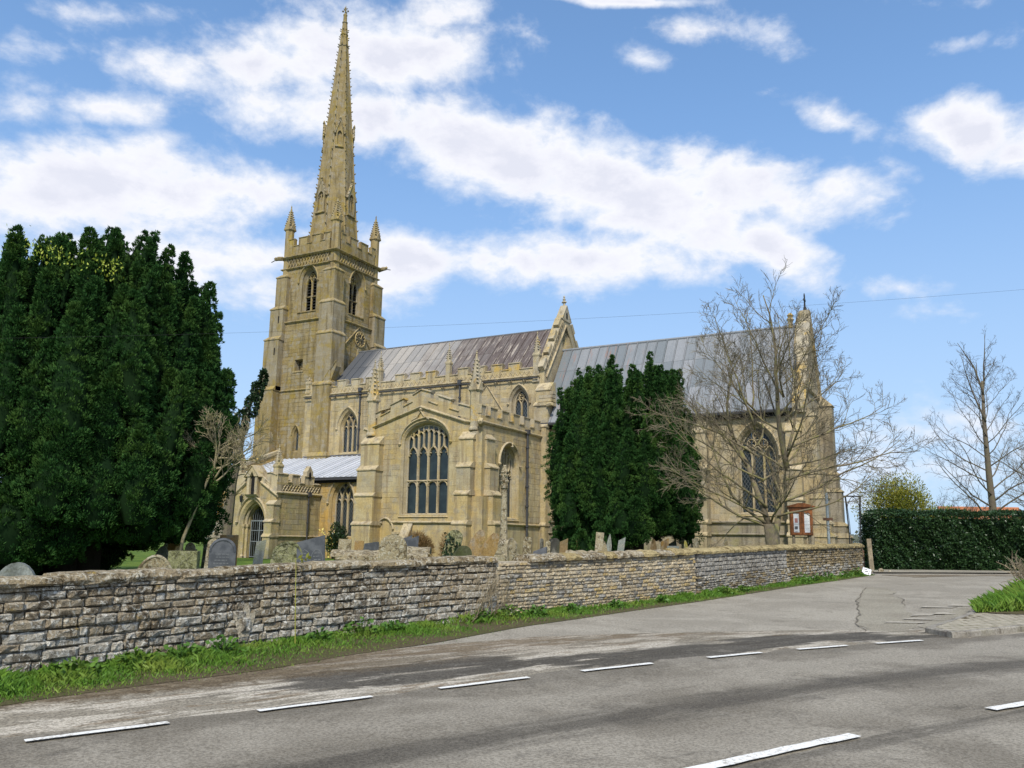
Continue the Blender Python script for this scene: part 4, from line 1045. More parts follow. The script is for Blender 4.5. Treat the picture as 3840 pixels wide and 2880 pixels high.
# ------------------------------------------------------------------ ground, road, markings
def asphalt_mat(name, base, dark, light, stripe=False, amt=1.0):
    m, t, b = mat_new(name); P = wpos(t)
    n1 = t.noise(P, .55, 6, .62, .4); n2 = t.noise(P, 2.4, 6, .66, .5); f = t.noise(P, 38, 2, .6); f2 = t.noise(P, 95, 2, .6)
    col = t.mix(t.step(n1, .42, .60), base, light)
    col = t.mix(t.step(n2, .54, .70, 0, .8*amt), col, dark)
    if stripe:
        uv = t.node('ShaderNodeTexCoord').outputs['UV']
        S = t.node('ShaderNodeSeparateXYZ', [uv]).outputs
        along = t.noise(t.node('ShaderNodeCombineXYZ', [t.math('MULTIPLY', S[0], 3.2), t.math('MULTIPLY', S[1], .45), 0.0]).outputs[0], 1.6, 6, .68, .3)
        def band(c, w): return t.step(t.math('ABSOLUTE', t.math('SUBTRACT', t.math('ADD', S[0], t.math('MULTIPLY', t.math('SUBTRACT', along, .5), .9)), c)), 0.0, w, 1.0, 0.0)
        d = t.math('ADD', band(2.0, .55), t.math('MULTIPLY', band(.12, .30), .35)); d = t.math('ADD', d, t.math('MULTIPLY', band(3.75, .22), .75)); d = t.math('ADD', d, t.math('MULTIPLY', band(5.2, .5), .6))
        col = t.mix(t.math('MULTIPLY', d, .78, clamp=True), col, dark)
        w_ = t.math('ADD', band(1.05, .5), band(2.95, .5))
        col = t.mix(t.math('MULTIPLY', w_, .55, clamp=True), col, light)
        fl = t.node('ShaderNodeTexVoronoi', {'Vector': t.node('ShaderNodeCombineXYZ', [t.math('MULTIPLY', S[0], 1.7), t.math('MULTIPLY', S[1], .35), 0.0]).outputs[0], 'Scale': 1.1}, feature='DISTANCE_TO_EDGE').outputs['Distance']
        crk = t.math('MULTIPLY', t.step(t.math('ADD', fl, t.math('MULTIPLY', f, .02)), .012, .03, 1.0, 0.0), t.step(n2, .5, .62))
        col = t.mix(t.math('MULTIPLY', crk, .25), col, (.06, .055, .05))
    sp = t.math('MULTIPLY', t.step(f2, .62, .70), .4)
    col = t.mix(t.step(t.noise(P, 22, 5, .8), .45, .70, 0, .45), col, t.mix(1.0, col, (.48, .46, .43), 'MULTIPLY'))
    col = t.mix(t.step(f, .44, .60, 0, .6), col, t.mix(1.0, col, (.46, .445, .42), 'MULTIPLY'))
    col = t.mix(t.step(f2, .38, .46, .4, 0), col, t.mix(1.0, col, (.4, .4, .39), 'MULTIPLY'))
    col = t.mix(sp, col, (.36, .34, .30))
    finish(t, b, col, .9, t.math('ADD', f, f2), .5, .012, .25)
    return m
M['road'] = asphalt_mat('carriageway_asphalt', (.235, .207, .162), (.080, .069, .054), (.345, .31, .25), True, .5)
M['lane'] = asphalt_mat('worn_pale_asphalt', (.335, .30, .24), (.195, .168, .128), (.41, .37, .30), amt=.7)
M['patchdark'] = asphalt_mat('dark_tar_patch', (.062, .06, .057), (.03, .03, .03), (.13, .125, .115))
M['patchgrey'] = asphalt_mat('smooth_grey_patch', (.315, .28, .215), (.215, .185, .14), (.37, .335, .26), amt=.45)
M['seam'] = asphalt_mat('old_tar_seam', (.15, .13, .10), (.09, .08, .065), (.22, .195, .15))
M['margin'] = asphalt_mat('broken_margin', (.20, .155, .10), (.11, .09, .055), (.33, .285, .21))
def paint_mat():
    m, t, b = mat_new('worn_white_paint'); P = wpos(t)
    f = t.noise(P, 30, 5, .7); g = t.noise(P, 3.0, 4, .6)
    col = t.mix(t.step(t.math('ADD', f, t.math('MULTIPLY', t.math('SUBTRACT', g, .5), .4)), .50, .66, 0, .85), (.78, .765, .72), (.30, .265, .21))
    finish(t, b, col, .7, f, .3, .01); return m
M['paint'] = paint_mat()
def worn_paint():
    m, t, b = mat_new('half_worn_paint'); P = wpos(t)
    f = t.noise(P, 6, 6, .75)
    finish(t, b, t.mix(t.step(f, .36, .58), (.45, .41, .335), (.33, .29, .225)), .85, f, .3, .01); return m
M['oldpaint'] = worn_paint()
def grass_ground(name, a, b_, c):
    m, t, b = mat_new(name); P = wpos(t)
    n = t.noise(P, .8, 6, .65); f = t.noise(P, 26, 4, .7)
    col = t.mix(t.step(n, .4, .62), a, b_); col = t.mix(t.step(f, .45, .7), col, c)
    finish(t, b, col, .95, f, .7, .05, .1); return m
M['lawn'] = grass_ground('mown_grass', (.075, .135, .02), (.15, .21, .035), (.04, .075, .014))
M['soil'] = grass_ground('mossy_soil', (.125, .098, .058), (.10, .095, .04), (.06, .048, .028))
M['field'] = grass_ground('far_field', (.09, .13, .035), (.13, .14, .05), (.06, .08, .025))

ys = [-60, -30, -15, -8, -4, -2, 0, 2, 4, 6, 8, 10, 13, 15, 17.4, 20.2, 23, 26, 30, 35.3, 40, 46, 60, 120, 400, 4000]
def sheet(name, cols, mat, ys=ys, dz=0.0, kind='structure', fz=None):
    """strip of ground between functions of y"""
    mb = MB(); n = len(cols)
    for y in ys:
        for c in cols: mb.v.append((c(y), y, (fz(y) if fz else gz(y))+dz))
    for i in range(len(ys)-1):
        for j in range(n-1): mb.f.append((i*n+j, i*n+j+1, (i+1)*n+j+1, (i+1)*n+j))
    return obj(name, mb, mat, None, kind)
sheet('ground', [lambda y: wx(y)-.1, lambda y: 14.0, lambda y: 60, lambda y: 4000], M['field'], dz=-.03)
sheet('churchyard_lawn', [lambda y: -4000, lambda y: -200, lambda y: -60, lambda y: -30, lambda y: wx(y)-.1], M['lawn'], fz=lambda y: LAWN)
sheet('lane', [lambda y: wx(y)-.05, lambda y: wx(y)+2, lambda y: 2.5, lambda y: 14.0], M['lane'], ys=[y for y in ys if y <= 46], dz=0.0)
# edge line of the carriageway: x as a function of y
_ey = np.array([4.28, 5.26, 5.98, 7.03, 7.73, 8.76, 9.43, 10.37, 11.16, 11.94, 12.49, 13.24, 13.69, 14.4]); _ex = np.array([-6.6, -6.12, -5.82, -5.36, -5.03, -4.52, -4.16, -3.58, -3.19, -2.62, -2.24, -1.64, -1.34, -.83])
_pc = np.polyfit(_ey, _ex, 3)
def ex(y):
    if y < 5: return float(np.polyval(_pc, 5)+(y-5)*.46)
    if y > 14: return float(np.polyval(_pc, 14)+(y-14)*.80)
    return float(np.polyval(_pc, y))
EL = []; y = -40.0; s = 0.0
while y < 60:
    EL.append((ex(y), y, s)); d = .25 if -10 < y < 24 else 1.0
    s += math.hypot(ex(y+d)-ex(y), d); y += d
def along(s, t):
    """point at distance s along the edge line and t metres to its right"""
    k = max(1, min(len(EL)-2, int(np.searchsorted([e[2] for e in EL], s))))
    a, b = EL[k-1], EL[k]; f = (s-a[2])/(b[2]-a[2]); x, y = a[0]+f*(b[0]-a[0]), a[1]+f*(b[1]-a[1])
    p, q = EL[max(0, k-6)], EL[min(len(EL)-1, k+6)]; dx, dy = q[0]-p[0], q[1]-p[1]; l = math.hypot(dx, dy)
    return (x+dy/l*t, y-dx/l*t)
def s_at(y): return float(np.interp(y, [e[1] for e in EL], [e[2] for e in EL]))
mb = MB(); uvs = []; ss = np.arange(1.0, EL[-1][2]-2, .5); rr = random.Random(11)
ts = [0, .3, 1.0, 1.8, 2.6, 3.4, 4.6, 6.0, 7.4]
for s in ss:
    j = rr.uniform(-.16, .10)
    for k, t_ in enumerate(ts):
        x, y = along(s, t_+(j-.12 if k == 0 else 0)); mb.v.append((x, y, gz(y)+.005)); uvs.append((t_, s))
n = len(ts)
for i in range(len(ss)-1):
    for j in range(n-1): mb.f.append((i*n+j, i*n+j+1, (i+1)*n+j+1, (i+1)*n+j))
me = mb.mesh('road'); ul = me.uv_layers.new(name='UV')
for lp in me.loops: ul.data[lp.index].uv = uvs[lp.vertex_index]
obj('road', me, M['road'], None, 'structure')

def patch(name, pts, mat, dz, jag=.12, seed=0, kind='structure'):
    """flat area of surfacing with a broken outline"""
    rr = random.Random(seed); out = []
    for i in range(len(pts)):
        a, b = pts[i], pts[(i+1) % len(pts)]; L = math.hypot(b[0]-a[0], b[1]-a[1]); n = max(1, int(L/.28))
        for k in range(n):
            t = k/n; out.append((a[0]+(b[0]-a[0])*t+rr.uniform(-jag, jag), a[1]+(b[1]-a[1])*t+rr.uniform(-jag, jag)))
    mb = MB(); tri = tessellate_polygon([[Vector((x, y, 0)) for x, y in out]])
    mb.add([(x, y, gz(y)+dz) for x, y in out], [tuple(t) for t in tri])
    return obj(name, mb, mat, None, kind)
def band(s0, s1, t0, t1, n=12): return [along(s0+(s1-s0)*i/n, t0) for i in range(n+1)] + [along(s1+(s0-s1)*i/n, t1) for i in range(n+1)]
patch('lane_patch', [(-1.62, 15.4), (-1.96, 16.5), (-2.05, 18.0), (-2.45, 21.2), (-2.75, 26.0), (-2.25, 26.2), (-1.85, 24.4), (-1.92, 23.4), (-1.56, 22.2), (-1.42, 20.4), (-1.2, 18.6), (-.95, 16.6), (-1.1, 15.6)], M['patchgrey'], .006, .05, 5)
patch('lane_patch', [(-.78, 16.2), (-.2, 19.6), (.34, 23.6), (.12, 23.9), (-.38, 20.4), (-.95, 16.5)], M['patchgrey'], .006, .02, 6)
patch('margin', [(-1.9, 33.4), (-.3, 36.0), (2.5, 38.5), (6, 40.5), (6, 41.6), (1.7, 40.0), (-1.6, 36.6), (-3.2, 34.8)], M['margin'], .006, .12, 7)
patch('kerb_strip', [(-3.5, 36.2), (-1.6, 38.0), (2.0, 41.2), (7, 44.2), (7, 46), (2, 44.2), (-2.4, 41.6), (-3.9, 39.0)], M['patchgrey'], .05, .05, 8)
# worn strip between the edge line and the verge: patched, oiled and breaking up
def margin_mat():
    m, t, b = mat_new('patched_margin'); uv = t.node('ShaderNodeTexCoord').outputs['UV']; S = t.node('ShaderNodeSeparateXYZ', [uv]).outputs
    P = wpos(t); f = t.noise(P, 38, 3, .65); g = t.noise(P, 6, 6, .7, .4)
    def an(k, sc, d=6): return t.noise(t.node('ShaderNodeCombineXYZ', [t.math('MULTIPLY', S[0], 2.6), t.math('MULTIPLY', S[1], .55), k]).outputs[0], sc, d, .66, .5)
    n1, n2, n3 = an(0.0, 1.5), an(4.0, 1.0), an(9.0, 2.6)
    def bump(s0, s1, t0, t1):
        a = t.math('MULTIPLY', t.step(S[1], s0-.5, s0+.6), t.step(S[1], s1-.6, s1+.5, 1.0, 0.0))
        c = t.math('MULTIPLY', t.step(S[0], t0-.3, t0+.25), t.step(S[0], t1-.25, t1+.3, 1.0, 0.0)); return t.math('MULTIPLY', a, c)
    pale, mid_, dark = (.54, .485, .395), (.30, .265, .205), (.070, .062, .050)
    col = t.mix(t.step(n1, .46, .54), mid_, pale)
    col = t.mix(t.step(t.math('SUBTRACT', n3, t.math('MULTIPLY', t.step(S[0], -1.6, -2.6), -.12)), .56, .62, 0, .8), col, (.22, .165, .105))
    dk = None
    for z in BANDS: dk = bump(*z) if dk is None else t.math('MAXIMUM', dk, bump(*z))
    dmask = t.step(t.math('ADD', t.math('MULTIPLY', dk, .42), t.math('MULTIPLY', t.math('SUBTRACT', n2, .5), 1.5)), .16, .34)
    col = t.mix(t.math('MULTIPLY', dmask, .88), col, dark)
    soil = t.step(t.math('ADD', S[0], t.math('MULTIPLY', t.math('SUBTRACT', g, .5), 1.2)), -1.75, -1.25, 1.0, 0.0)
    soil = t.math('MULTIPLY', soil, t.step(S[1], SM-1.0, SM+2.5, .92, .30))
    col = t.mix(soil, col, t.mix(t.step(g, .4, .62), (.12, .085, .048), (.20, .155, .095)))
    col = t.mix(t.step(f, .42, .60, 0, .8), col, t.mix(1.0, col, (.42, .41, .4), 'MULTIPLY'))
    col = t.mix(t.step(g, .60, .72, 0, .5), col, (.38, .35, .30))
    finish(t, b, col, .92, t.math('ADD', f, g), .5, .015, .2); return m
SM = s_at(7.2)
BANDS = [(s_at(6.6), s_at(9.4), -1.7, -.5), (s_at(9.2), s_at(12.4), -1.15, -.25), (s_at(11.6), s_at(14.6), -1.3, -.35), (s_at(14.0), s_at(15.4), -.7, -.1)]
mb = MB(); uvs = []; ts = [-2.9, -2.2, -1.5, -.8, .12]; ss = np.arange(s_at(-8), s_at(15.6), .4)
for i, s in enumerate(ss):
    for t_ in ts:
        tt = max(t_, -2.9+max(0, (s-s_at(10.5)))*.28) if t_ < .1 else t_
        x, y = along(s, tt); mb.v.append((x, y, gz(y)+.0035)); uvs.append((tt, s))
n = len(ts)
for i in range(len(ss)-1):
    for k in range(n-1): mb.f.append((i*n+k, i*n+k+1, (i+1)*n+k+1, (i+1)*n+k))
me = mb.mesh('margin'); ul = me.uv_layers.new(name='UV')
for lp in me.loops: ul.data[lp.index].uv = uvs[lp.vertex_index]
obj('margin', me, margin_mat(), None, 'structure')
def seam(pts, w, mat, dz, seed):
    rr = random.Random(seed); mb = MB(); P = []
    for i in range(len(pts)-1):
        for k in range(5): t = k/5; P.append((pts[i][0]+(pts[i+1][0]-pts[i][0])*t+rr.uniform(-.03, .03), pts[i][1]+(pts[i+1][1]-pts[i][1])*t))
    for i, (x, y) in enumerate(P):
        h = w*rr.uniform(.3, 1.2); mb.v += [(x-h, y, gz(y)+dz), (x+h, y, gz(y)+dz)]
    mb.f = [(2*i, 2*i+1, 2*i+3, 2*i+2) for i in range(len(P)-1)]
    obj('tar_seam', mb, mat, None, 'structure')
seam([(-1.64, 15.3), (-1.95, 16.4), (-2.05, 18.0), (-2.3, 20.0), (-2.45, 21.2), (-2.62, 24), (-2.75, 26.2)], .016, M['seam'], .012, 1)
seam([(-1.42, 20.3), (-1.55, 22.2), (-1.80, 23.0)], .012, M['seam'], .012, 2); seam([(-1.83, 24.3), (-1.92, 23.5)], .014, M['seam'], .012, 3)

def marking(name, s0, s1, t, w, mat, seed=0):
    rr = random.Random(seed); n = max(4, int((s1-s0)/.18)); mb = MB()
    L = [along(s0+(s1-s0)*i/n, t-w/2+rr.uniform(-.008, .008)) for i in range(n+1)]; R = [along(s0+(s1-s0)*i/n, t+w/2+rr.uniform(-.008, .008)) for i in range(n+1)]
    for i in range(n+1):
        for x, y in (L[i], R[i]): mb.v.append((x, y, gz(y)+.024))
    mb.f = [(2*i, 2*i+1, 2*i+3, 2*i+2) for i in range(n)]
    return obj(name, mb, mat, None, 'structure')
for k, (a, b) in enumerate([(4.28, 5.26), (5.98, 7.03), (7.73, 8.76), (9.43, 10.37), (11.16, 11.94), (12.49, 13.24), (13.69, 14.4), (2.5, 3.5), (-.2, 1.4)]):
    marking('road_marking', s_at(a), s_at(b), .0, .085, M['paint'], k)
sc = s_at(8.9)
def s_of(px, py):
    return min((math.hypot(px-along(s, 3.6)[0], py-along(s, 3.6)[1]), s) for s in np.arange(20, 90, .1))[1]
for k, (a, b) in enumerate([((-4.1, 2.0), (-.90, 7.72)), ((-.02, 9.42), (2.2, 13.0)), ((3.4, 15), (6, 18.2))]):
    marking('road_marking', s_of(*a), s_of(*b), 3.6, .12, M['paint'], 60+k)

# worn lettering on the lane: SLOW, lying so that it reads to traffic coming out
def letters(txt, o, ux, uy, cell, h, mat):
    F = {'S': [(0,.1,.9,.25),(0,.25,.25,.5),(0,.45,.9,.6),(.65,.6,.9,.85),(0,.8,.9,.95)], 'L': [(0,0,.25,1),(0,0,.9,.18)], 'O': [(0,0,.22,1),(.68,0,.9,1),(.22,0,.68,.16),(.22,.84,.68,1)], 'W': [(0,0,.18,1),(.37,0,.55,.8),(.74,0,.92,1),(.18,0,.74,.16)]}
    for i, ch in enumerate(txt):
        mb = MB()
        for a, b, c, d in F[ch]:
            q = []
            for u, v in ((a, b), (c, b), (c, d), (a, d)):
                x = o[0]+ux[0]*(i+u)*cell+uy[0]*v*h; y = o[1]+ux[1]*(i+u)*cell+uy[1]*v*h; q.append((x, y, gz(y)+.016))
            mb.add(q, [(0, 1, 2, 3)])
        obj('road_lettering', mb, mat, None, 'structure')
letters('SLOW', (-1.45, 16.9), (.30, .954), (-.93, .37), .62, .55, M['oldpaint']) if False else None
mb = MB()
for (x, y), w, l in (((-1.22, 16.95), .30, .55), ((-.95, 17.7), .32, .45), ((-1.0, 18.4), .18, 1.0), ((-.62, 18.9), .20, 1.1), ((-.80, 20.2), .3, .9), ((-.35, 20.9), .26, 1.2)):
    mb.add([(x-w, y-.2, gz(y)+.016), (x+w, y+.1, gz(y)+.016), (x+w+.12, y+l*.6, gz(y)+.016), (x-w+.1, y+l*.4, gz(y)+.016)], [(0, 1, 2, 3)])
obj('worn_lettering', mb, M['oldpaint'], None, 'structure')

# ---- paved corner with kerb on the right
KP = [(-.80, 15.62), (-.40, 15.10), (-.20, 15.26), (.28, 16.1), (.66, 16.72), (3.2, 20.0), (6.5, 24)]
KB = [(7.5, 27), (2.6, 36), (.55, 25.6), (.06, 19.8)]
pav = MB(); top = .09
tri = tessellate_polygon([[Vector((x, y, 0)) for x, y in KP+KB]])
pav.add([(x, y, gz(y)+top-.012) for x, y in KP+KB], [tuple(t) for t in tri])
pave = obj('pavement', pav, M['soil'], None, 'structure')
M['kerb'] = stone_mat('concrete_kerb', (.36, .33, .28), (.30, .28, .24), (.16, .14, .12), (.24, .22, .10), .3, course=False)
def paver_mat():
    m, t, b = mat_new('buff_block_paving'); P = wpos(t); r = orand(t)
    n = t.noise(P, 9, 5, .65)
    col = t.mix(r, (.30, .265, .20), (.40, .355, .27)); col = t.mix(t.step(n, .5, .7, 0, .6), col, (.15, .15, .08))
    finish(t, b, col, .9, t.noise(P, 60, 3), .4, .01); return m
M['paver'] = paver_mat()
pth = KP+[KB[0]]
loop = [KB[-1]]+KP
for i in range(len(loop)-1):
    a, b = loop[i], loop[i+1]; L = math.hypot(b[0]-a[0], b[1]-a[1]); n = max(1, int(round(L/.9)))
    for k in range(n):
        p = [(a[0]+(b[0]-a[0])*t, a[1]+(b[1]-a[1])*t) for t in ((k+.012)/n, (k+1-.012)/n)]
        dx, dy = (b[0]-a[0])/L, (b[1]-a[1])/L; nx, ny = -dy, dx
        mb = MB()
        mb.loft([[(q[0]+nx*.12, q[1]+ny*.12, gz(q[1])-.05), (q[0], q[1], gz(q[1])-.05), (q[0], q[1], gz(q[1])+.075), (q[0]+nx*.02, q[1]+ny*.02, gz(q[1])+.095), (q[0]+nx*.12, q[1]+ny*.12, gz(q[1])+.095)] for q in p])
        obj('kerb_stone', mb, M['kerb'], pave)
poly = KP+KB
pb = MB(); pb.box(0, .192, 0, .095, -.03, 0); pme = None; cnt = 0
more = MB()
ang = math.atan2(.62, .38)
ca, sa = math.cos(ang), math.sin(ang)
GI = [(-.02, 19.3), (.25, 18.6), (.9, 18.75), (3.4, 20.6), (7, 24.2), (7, 27), (2.2, 35), (.55, 25), (.12, 20.6)]
cells = []
for i in range(-12, 60):
    for j in range(-70, 60):
        u = i*.2+(.1 if j % 2 else 0); v = j*.1
        x = .2+u*ca-v*sa; y = 16.2+u*sa+v*ca
        c = [(x+ca*.1*p-sa*.05*q, y+sa*.1*p+ca*.05*q) for p, q in ((0, 0), (2, 0), (2, 2), (0, 2))]
        if all(in_poly(p, poly) for p in c) and not in_poly((x, y), GI) and min(math.hypot(c[0][0]-k[0], c[0][1]-k[1]) for k in KP[:5]) > .13: cells.append((math.hypot(x, y), x, y))
cells.sort()
for k, (d, x, y) in enumerate(cells):
    if k < 300:
        if pme is None: pme = pb.mesh('paver'); pme.materials.append(M['paver'])
        o = bpy.data.objects.new('paver', pme); COL.objects.link(o); o.parent = pave
        o.location = (x, y, gz(y)+top+RND.uniform(-.004, .004)); o.rotation_euler = (math.atan(.022), 0, ang)
    elif y < 24:
        z = gz(y)+top
        more.add([(x, y, z), (x+ca*.192, y+sa*.192, z), (x+ca*.192-sa*.095, y+sa*.192+ca*.095, z), (x-sa*.095, y+ca*.095, z)], [(0, 1, 2, 3)])
if more.v: obj('paver', more, M['paver'], pave, kind='stuff')
patch('flower_bed', GI, M['soil'], top+.012, .06, 9)

# ------------------------------------------------------------------ churchyard wall
def rubble_mat(name, c1, c2, dark, white, wamt, yel=.25):
    m, t, b = mat_new(name); P = wpos(t); r = orand(t); ri = isl(t)
    rr_ = t.math('FRACT', t.math('ADD', r, ri))
    n = t.noise(P, 7, 5, .7, .6); f = t.noise(P, 36, 4, .75); g = t.noise(P, 13, 4, .72, .9); h = t.noise(P, 1.2, 4, .6)
    col = t.mix(rr_, c1, c2)
    col = t.mix(t.step(t.math('ADD', n, t.math('MULTIPLY', t.math('SUBTRACT', h, .5), .5)), .47, .60, 0, .9), col, dark)
    col = t.mix(t.math('MULTIPLY', t.step(t.math('ADD', g, t.math('MULTIPLY', t.math('SUBTRACT', f, .5), .5)), .515, .60), wamt), col, white)
    col = t.mix(t.math('MULTIPLY', t.step(t.noise(P, 5, 5, .75, .8), .61, .68), yel), col, (.46, .31, .07))
    col = t.mix(t.step(f, .48, .64, 0, .8), col, t.mix(1.0, col, (.36, .33, .28), 'MULTIPLY'))
    finish(t, b, col, .95, t.math('ADD', t.math('MULTIPLY', f, .6), g), 1.0, .05, .1)
    return m
M['rub_dark'] = rubble_mat('dark_weathered_rubble', (.315, .255, .175), (.43, .365, .265), (.12, .095, .065), (.76, .73, .64), .85, .6)
M['rub_pale'] = rubble_mat('pale_lichened_rubble', (.43, .39, .32), (.54, .50, .42), (.16, .135, .10), (.80, .78, .71), .95, .4)
M['rub_cream'] = rubble_mat('cream_rubble', (.60, .49, .31), (.66, .57, .42), (.42, .34, .23), (.76, .70, .57), .55, .25)
M['rub_yellow'] = rubble_mat('ochre_rubble', (.62, .46, .21), (.60, .49, .29), (.42, .31, .15), (.64, .56, .38), .4, .2)
M['rub_grey'] = rubble_mat('grey_squared_rubble', (.31, .29, .255), (.44, .42, .38), (.19, .175, .15), (.62, .60, .55), .5, .12)
M['rub_brown'] = rubble_mat('brown_mossy_rubble', (.33, .26, .15), (.42, .335, .20), (.15, .115, .065), (.52, .46, .34), .5, .3)
M['mor_dark'] = rubble_mat('dark_dry_joint', (.13, .11, .08), (.16, .135, .10), (.07, .06, .045), (.26, .23, .18), .3, .1)
M['mor_cream'] = rubble_mat('cream_mortar', (.64, .55, .40), (.66, .58, .44), (.48, .40, .28), (.6, .56, .48), .4, .1)
M['mor_grey'] = rubble_mat('grey_mortar', (.16, .155, .145), (.2, .19, .18), (.09, .085, .08), (.4, .39, .37), .4, .1)
M['cope_wall'] = rubble_mat('lichened_coping_stone', (.33, .26, .155), (.43, .35, .23), (.12, .088, .05), (.74, .69, .56), .85, .9)

M['cope_yellow'] = rubble_mat('ochre_lichened_coping', (.42, .325, .16), (.52, .42, .22), (.20, .15, .07), (.68, .56, .30), .7, .9)
bw = thing('churchyard_wall', 'long rubble stone churchyard wall beside the road, patched in four different stones', 'stone wall')
WS = [(0.0, *WALL[0])]
for i in range(1, len(WALL)): WS.append((WS[-1][0]+math.hypot(WALL[i][0]-WALL[i-1][0], WALL[i][1]-WALL[i-1][1]), *WALL[i]))
WLEN = WS[-1][0]
def wpt(s, n=0.0, z=0.0):
    """point s metres along the road face of the wall, n out from it, z above the road"""
    s_ = min(max(s, 0), WLEN); k = 1
    while k < len(WS)-1 and WS[k][0] < s_: k += 1
    a, b = WS[k-1], WS[k]; f = (s-a[0])/(b[0]-a[0]); x, y = a[1]+f*(b[1]-a[1]), a[2]+f*(b[2]-a[2])
    p, q = wtan(s)
    return Vector((x+q*n, y-p*n, gz(y)+z))
def wtan(s):
    a = np.interp([s-.8, s+.8], [w[0] for w in WS], [w[1] for w in WS]); b = np.interp([s-.8, s+.8], [w[0] for w in WS], [w[2] for w in WS])
    l = math.hypot(a[1]-a[0], b[1]-b[0]); return (a[1]-a[0])/l, (b[1]-b[0])/l
def s_y(y): return float(np.interp(y, [w[2] for w in WS], [w[0] for w in WS]))
WT = .42
SECT = [(0.0, s_y(13.9), 1.0, 'A'), (s_y(13.9), s_y(20.4), .99, 'B'), (s_y(20.4), s_y(26.4), 1.02, 'C'), (s_y(26.4), WLEN, 1.02, 'D')]
for s0, s1, h, k in SECT:
    mb = MB(); n = max(2, int((s1-s0)/.8)); rg = []
    for i in range(n+1):
        s = s0+(s1-s0)*i/n; rg.append([wpt(s, -.035, -.1), wpt(s, -.035, h+.02), wpt(s, -WT+.03, h+.02), wpt(s, -WT+.03, -.1)])
    mb.loft(rg); obj('mortar_core', mb, M[{'A': 'mor_dark', 'B': 'mor_cream', 'C': 'mor_grey', 'D': 'mor_dark'}[k]], bw)
# variants of a stone: a rounded, uneven block of unit size
def stone_mesh(seed, rough=.10):
    rr = random.Random(seed); mb = MB(); rows = []
    us = (0, .12, .5, .88, 1); vs = (0, .18, .82, 1)
    for v in vs:
        for u in us:
            edge = (u in (0, 1)) or (v in (0, 1))
            mb.v.append((u+rr.uniform(-1, 1)*rough*.35*(1 if edge else .6), (0.0 if not edge else .55)+rr.uniform(-.22, .22)*(.5 if edge else 1), v+rr.uniform(-1, 1)*rough*(1 if edge else .6)))
    n = len(us)
    for j in range(len(vs)-1):
        for i in range(n-1): mb.f.append((j*n+i, j*n+i+1, (j+1)*n+i+1, (j+1)*n+i))
    # sides running back into the wall
    per = [i for i in range(n)] + [j*n+n-1 for j in range(1, len(vs))] + [(len(vs)-1)*n+i for i in range(n-2, -1, -1)] + [j*n for j in range(len(vs)-2, 0, -1)]
    o = len(mb.v)
    for p in per: v = mb.v[p]; mb.v.append((v[0], 3.2, v[2]))
    m_ = len(per)
    for i in range(m_): mb.f.append((per[i], o+i, o+(i+1) % m_, per[(i+1) % m_]))
    return mb
SV = [stone_mesh(100+i) for i in range(14)]
SVM = [s.mesh('stone') for s in SV]
for me in SVM: me.materials.append(M['rub_dark'])
stones = []
rr = random.Random(77)
for s0, s1, h, k in SECT:
    z = -.04; row = 0
    while z < h-.02:
        if k == 'A': hh = rr.uniform(.072, .125)
        elif k == 'B': hh = rr.uniform(.052, .085)
        elif k == 'C': hh = rr.uniform(.095, .125) if z > .42 else rr.uniform(.045, .07)
        else: hh = rr.uniform(.06, .095)
        if z+hh > h-.03: hh = h-z
        s = s0+rr.uniform(0, .1)
        if hh < .03: break
        while s < s1-.05:
            L = {'A': rr.choice([.14, .20, .26, .34, .44])*rr.uniform(.75, 1.15), 'B': rr.uniform(.10, .27), 'C': rr.uniform(.12, .27), 'D': rr.uniform(.14, .32)}[k]
            L = min(L, s1-s-.005)
            if L < .06: s += L+.01; continue
            g = {'A': .009, 'B': .014, 'C': .009, 'D': .012}[k]
            zz = z+rr.uniform(-.008, .008); kB = .45 if k in 'BC' else 1.0
            c = .5*(z/h)
            q = rr.random()
            if k == 'A': mt = 'rub_pale' if q < (.95-1.25*z/h if z < .45 else .16) else 'rub_dark'
            elif k == 'B': mt = 'rub_cream' if q < .66 else 'rub_grey' if q < .80 else 'rub_yellow' if q < .91 else 'rub_dark' if q < .95 else 'rub_pale'
            elif k == 'C': mt = ('rub_grey' if q < .9 else 'rub_pale') if z > .42 else ('rub_pale' if q < .4 else 'rub_brown' if q < .7 else 'rub_grey')
            else: mt = ('rub_brown' if q < .75 else 'rub_dark') if z > .45 else ('rub_pale' if q < .6 else 'rub_brown')
            stones.append((s+g/2, zz+g/2, L-g, hh-g, mt, rr.uniform(-.020, .022)*kB-(.008 if k == 'B' else 0), rr.randrange(14)))
            s += L
        z += hh; row += 1
def score(st):
    p = wpt(st[0], 0, st[1]); d = math.hypot(p.x, p.y)
    vis = 1 if (p.y > 4.9) else 0
    return -vis*st[2]*st[3]/(d*d)
stones.sort(key=score)
rest = {}
for i, (s, z, L, hh, mt, pr, v) in enumerate(stones):
    p = wpt(s, 0, z); p2 = wpt(s+L, 0, z); tx, ty = (p2.x-p.x)/L, (p2.y-p.y)/L; sl = (p2.z-p.z)/L
    dep_ = .05; out = .012+pr
    if i < 300:
        o = bpy.data.objects.new('stone', SVM[v]); COL.objects.link(o); o.parent = bw
        o.matrix_world = Matrix(((tx*L, -ty*dep_, 0, p.x+ty*out), (ty*L, tx*dep_, 0, p.y-tx*out), (sl*L, 0, hh, p.z), (0, 0, 0, 1)))
        o.material_slots[0].link = 'OBJECT'; o.material_slots[0].material = M[mt]
    else:
        mb = rest.setdefault(mt, MB()); vs = SV[v].v
        mb.add([(p.x+tx*L*a-ty*dep_*b+ty*out, p.y+ty*L*a+tx*dep_*b-tx*out, p.z+sl*L*a+hh*c) for a, b, c in vs], SV[v].f)
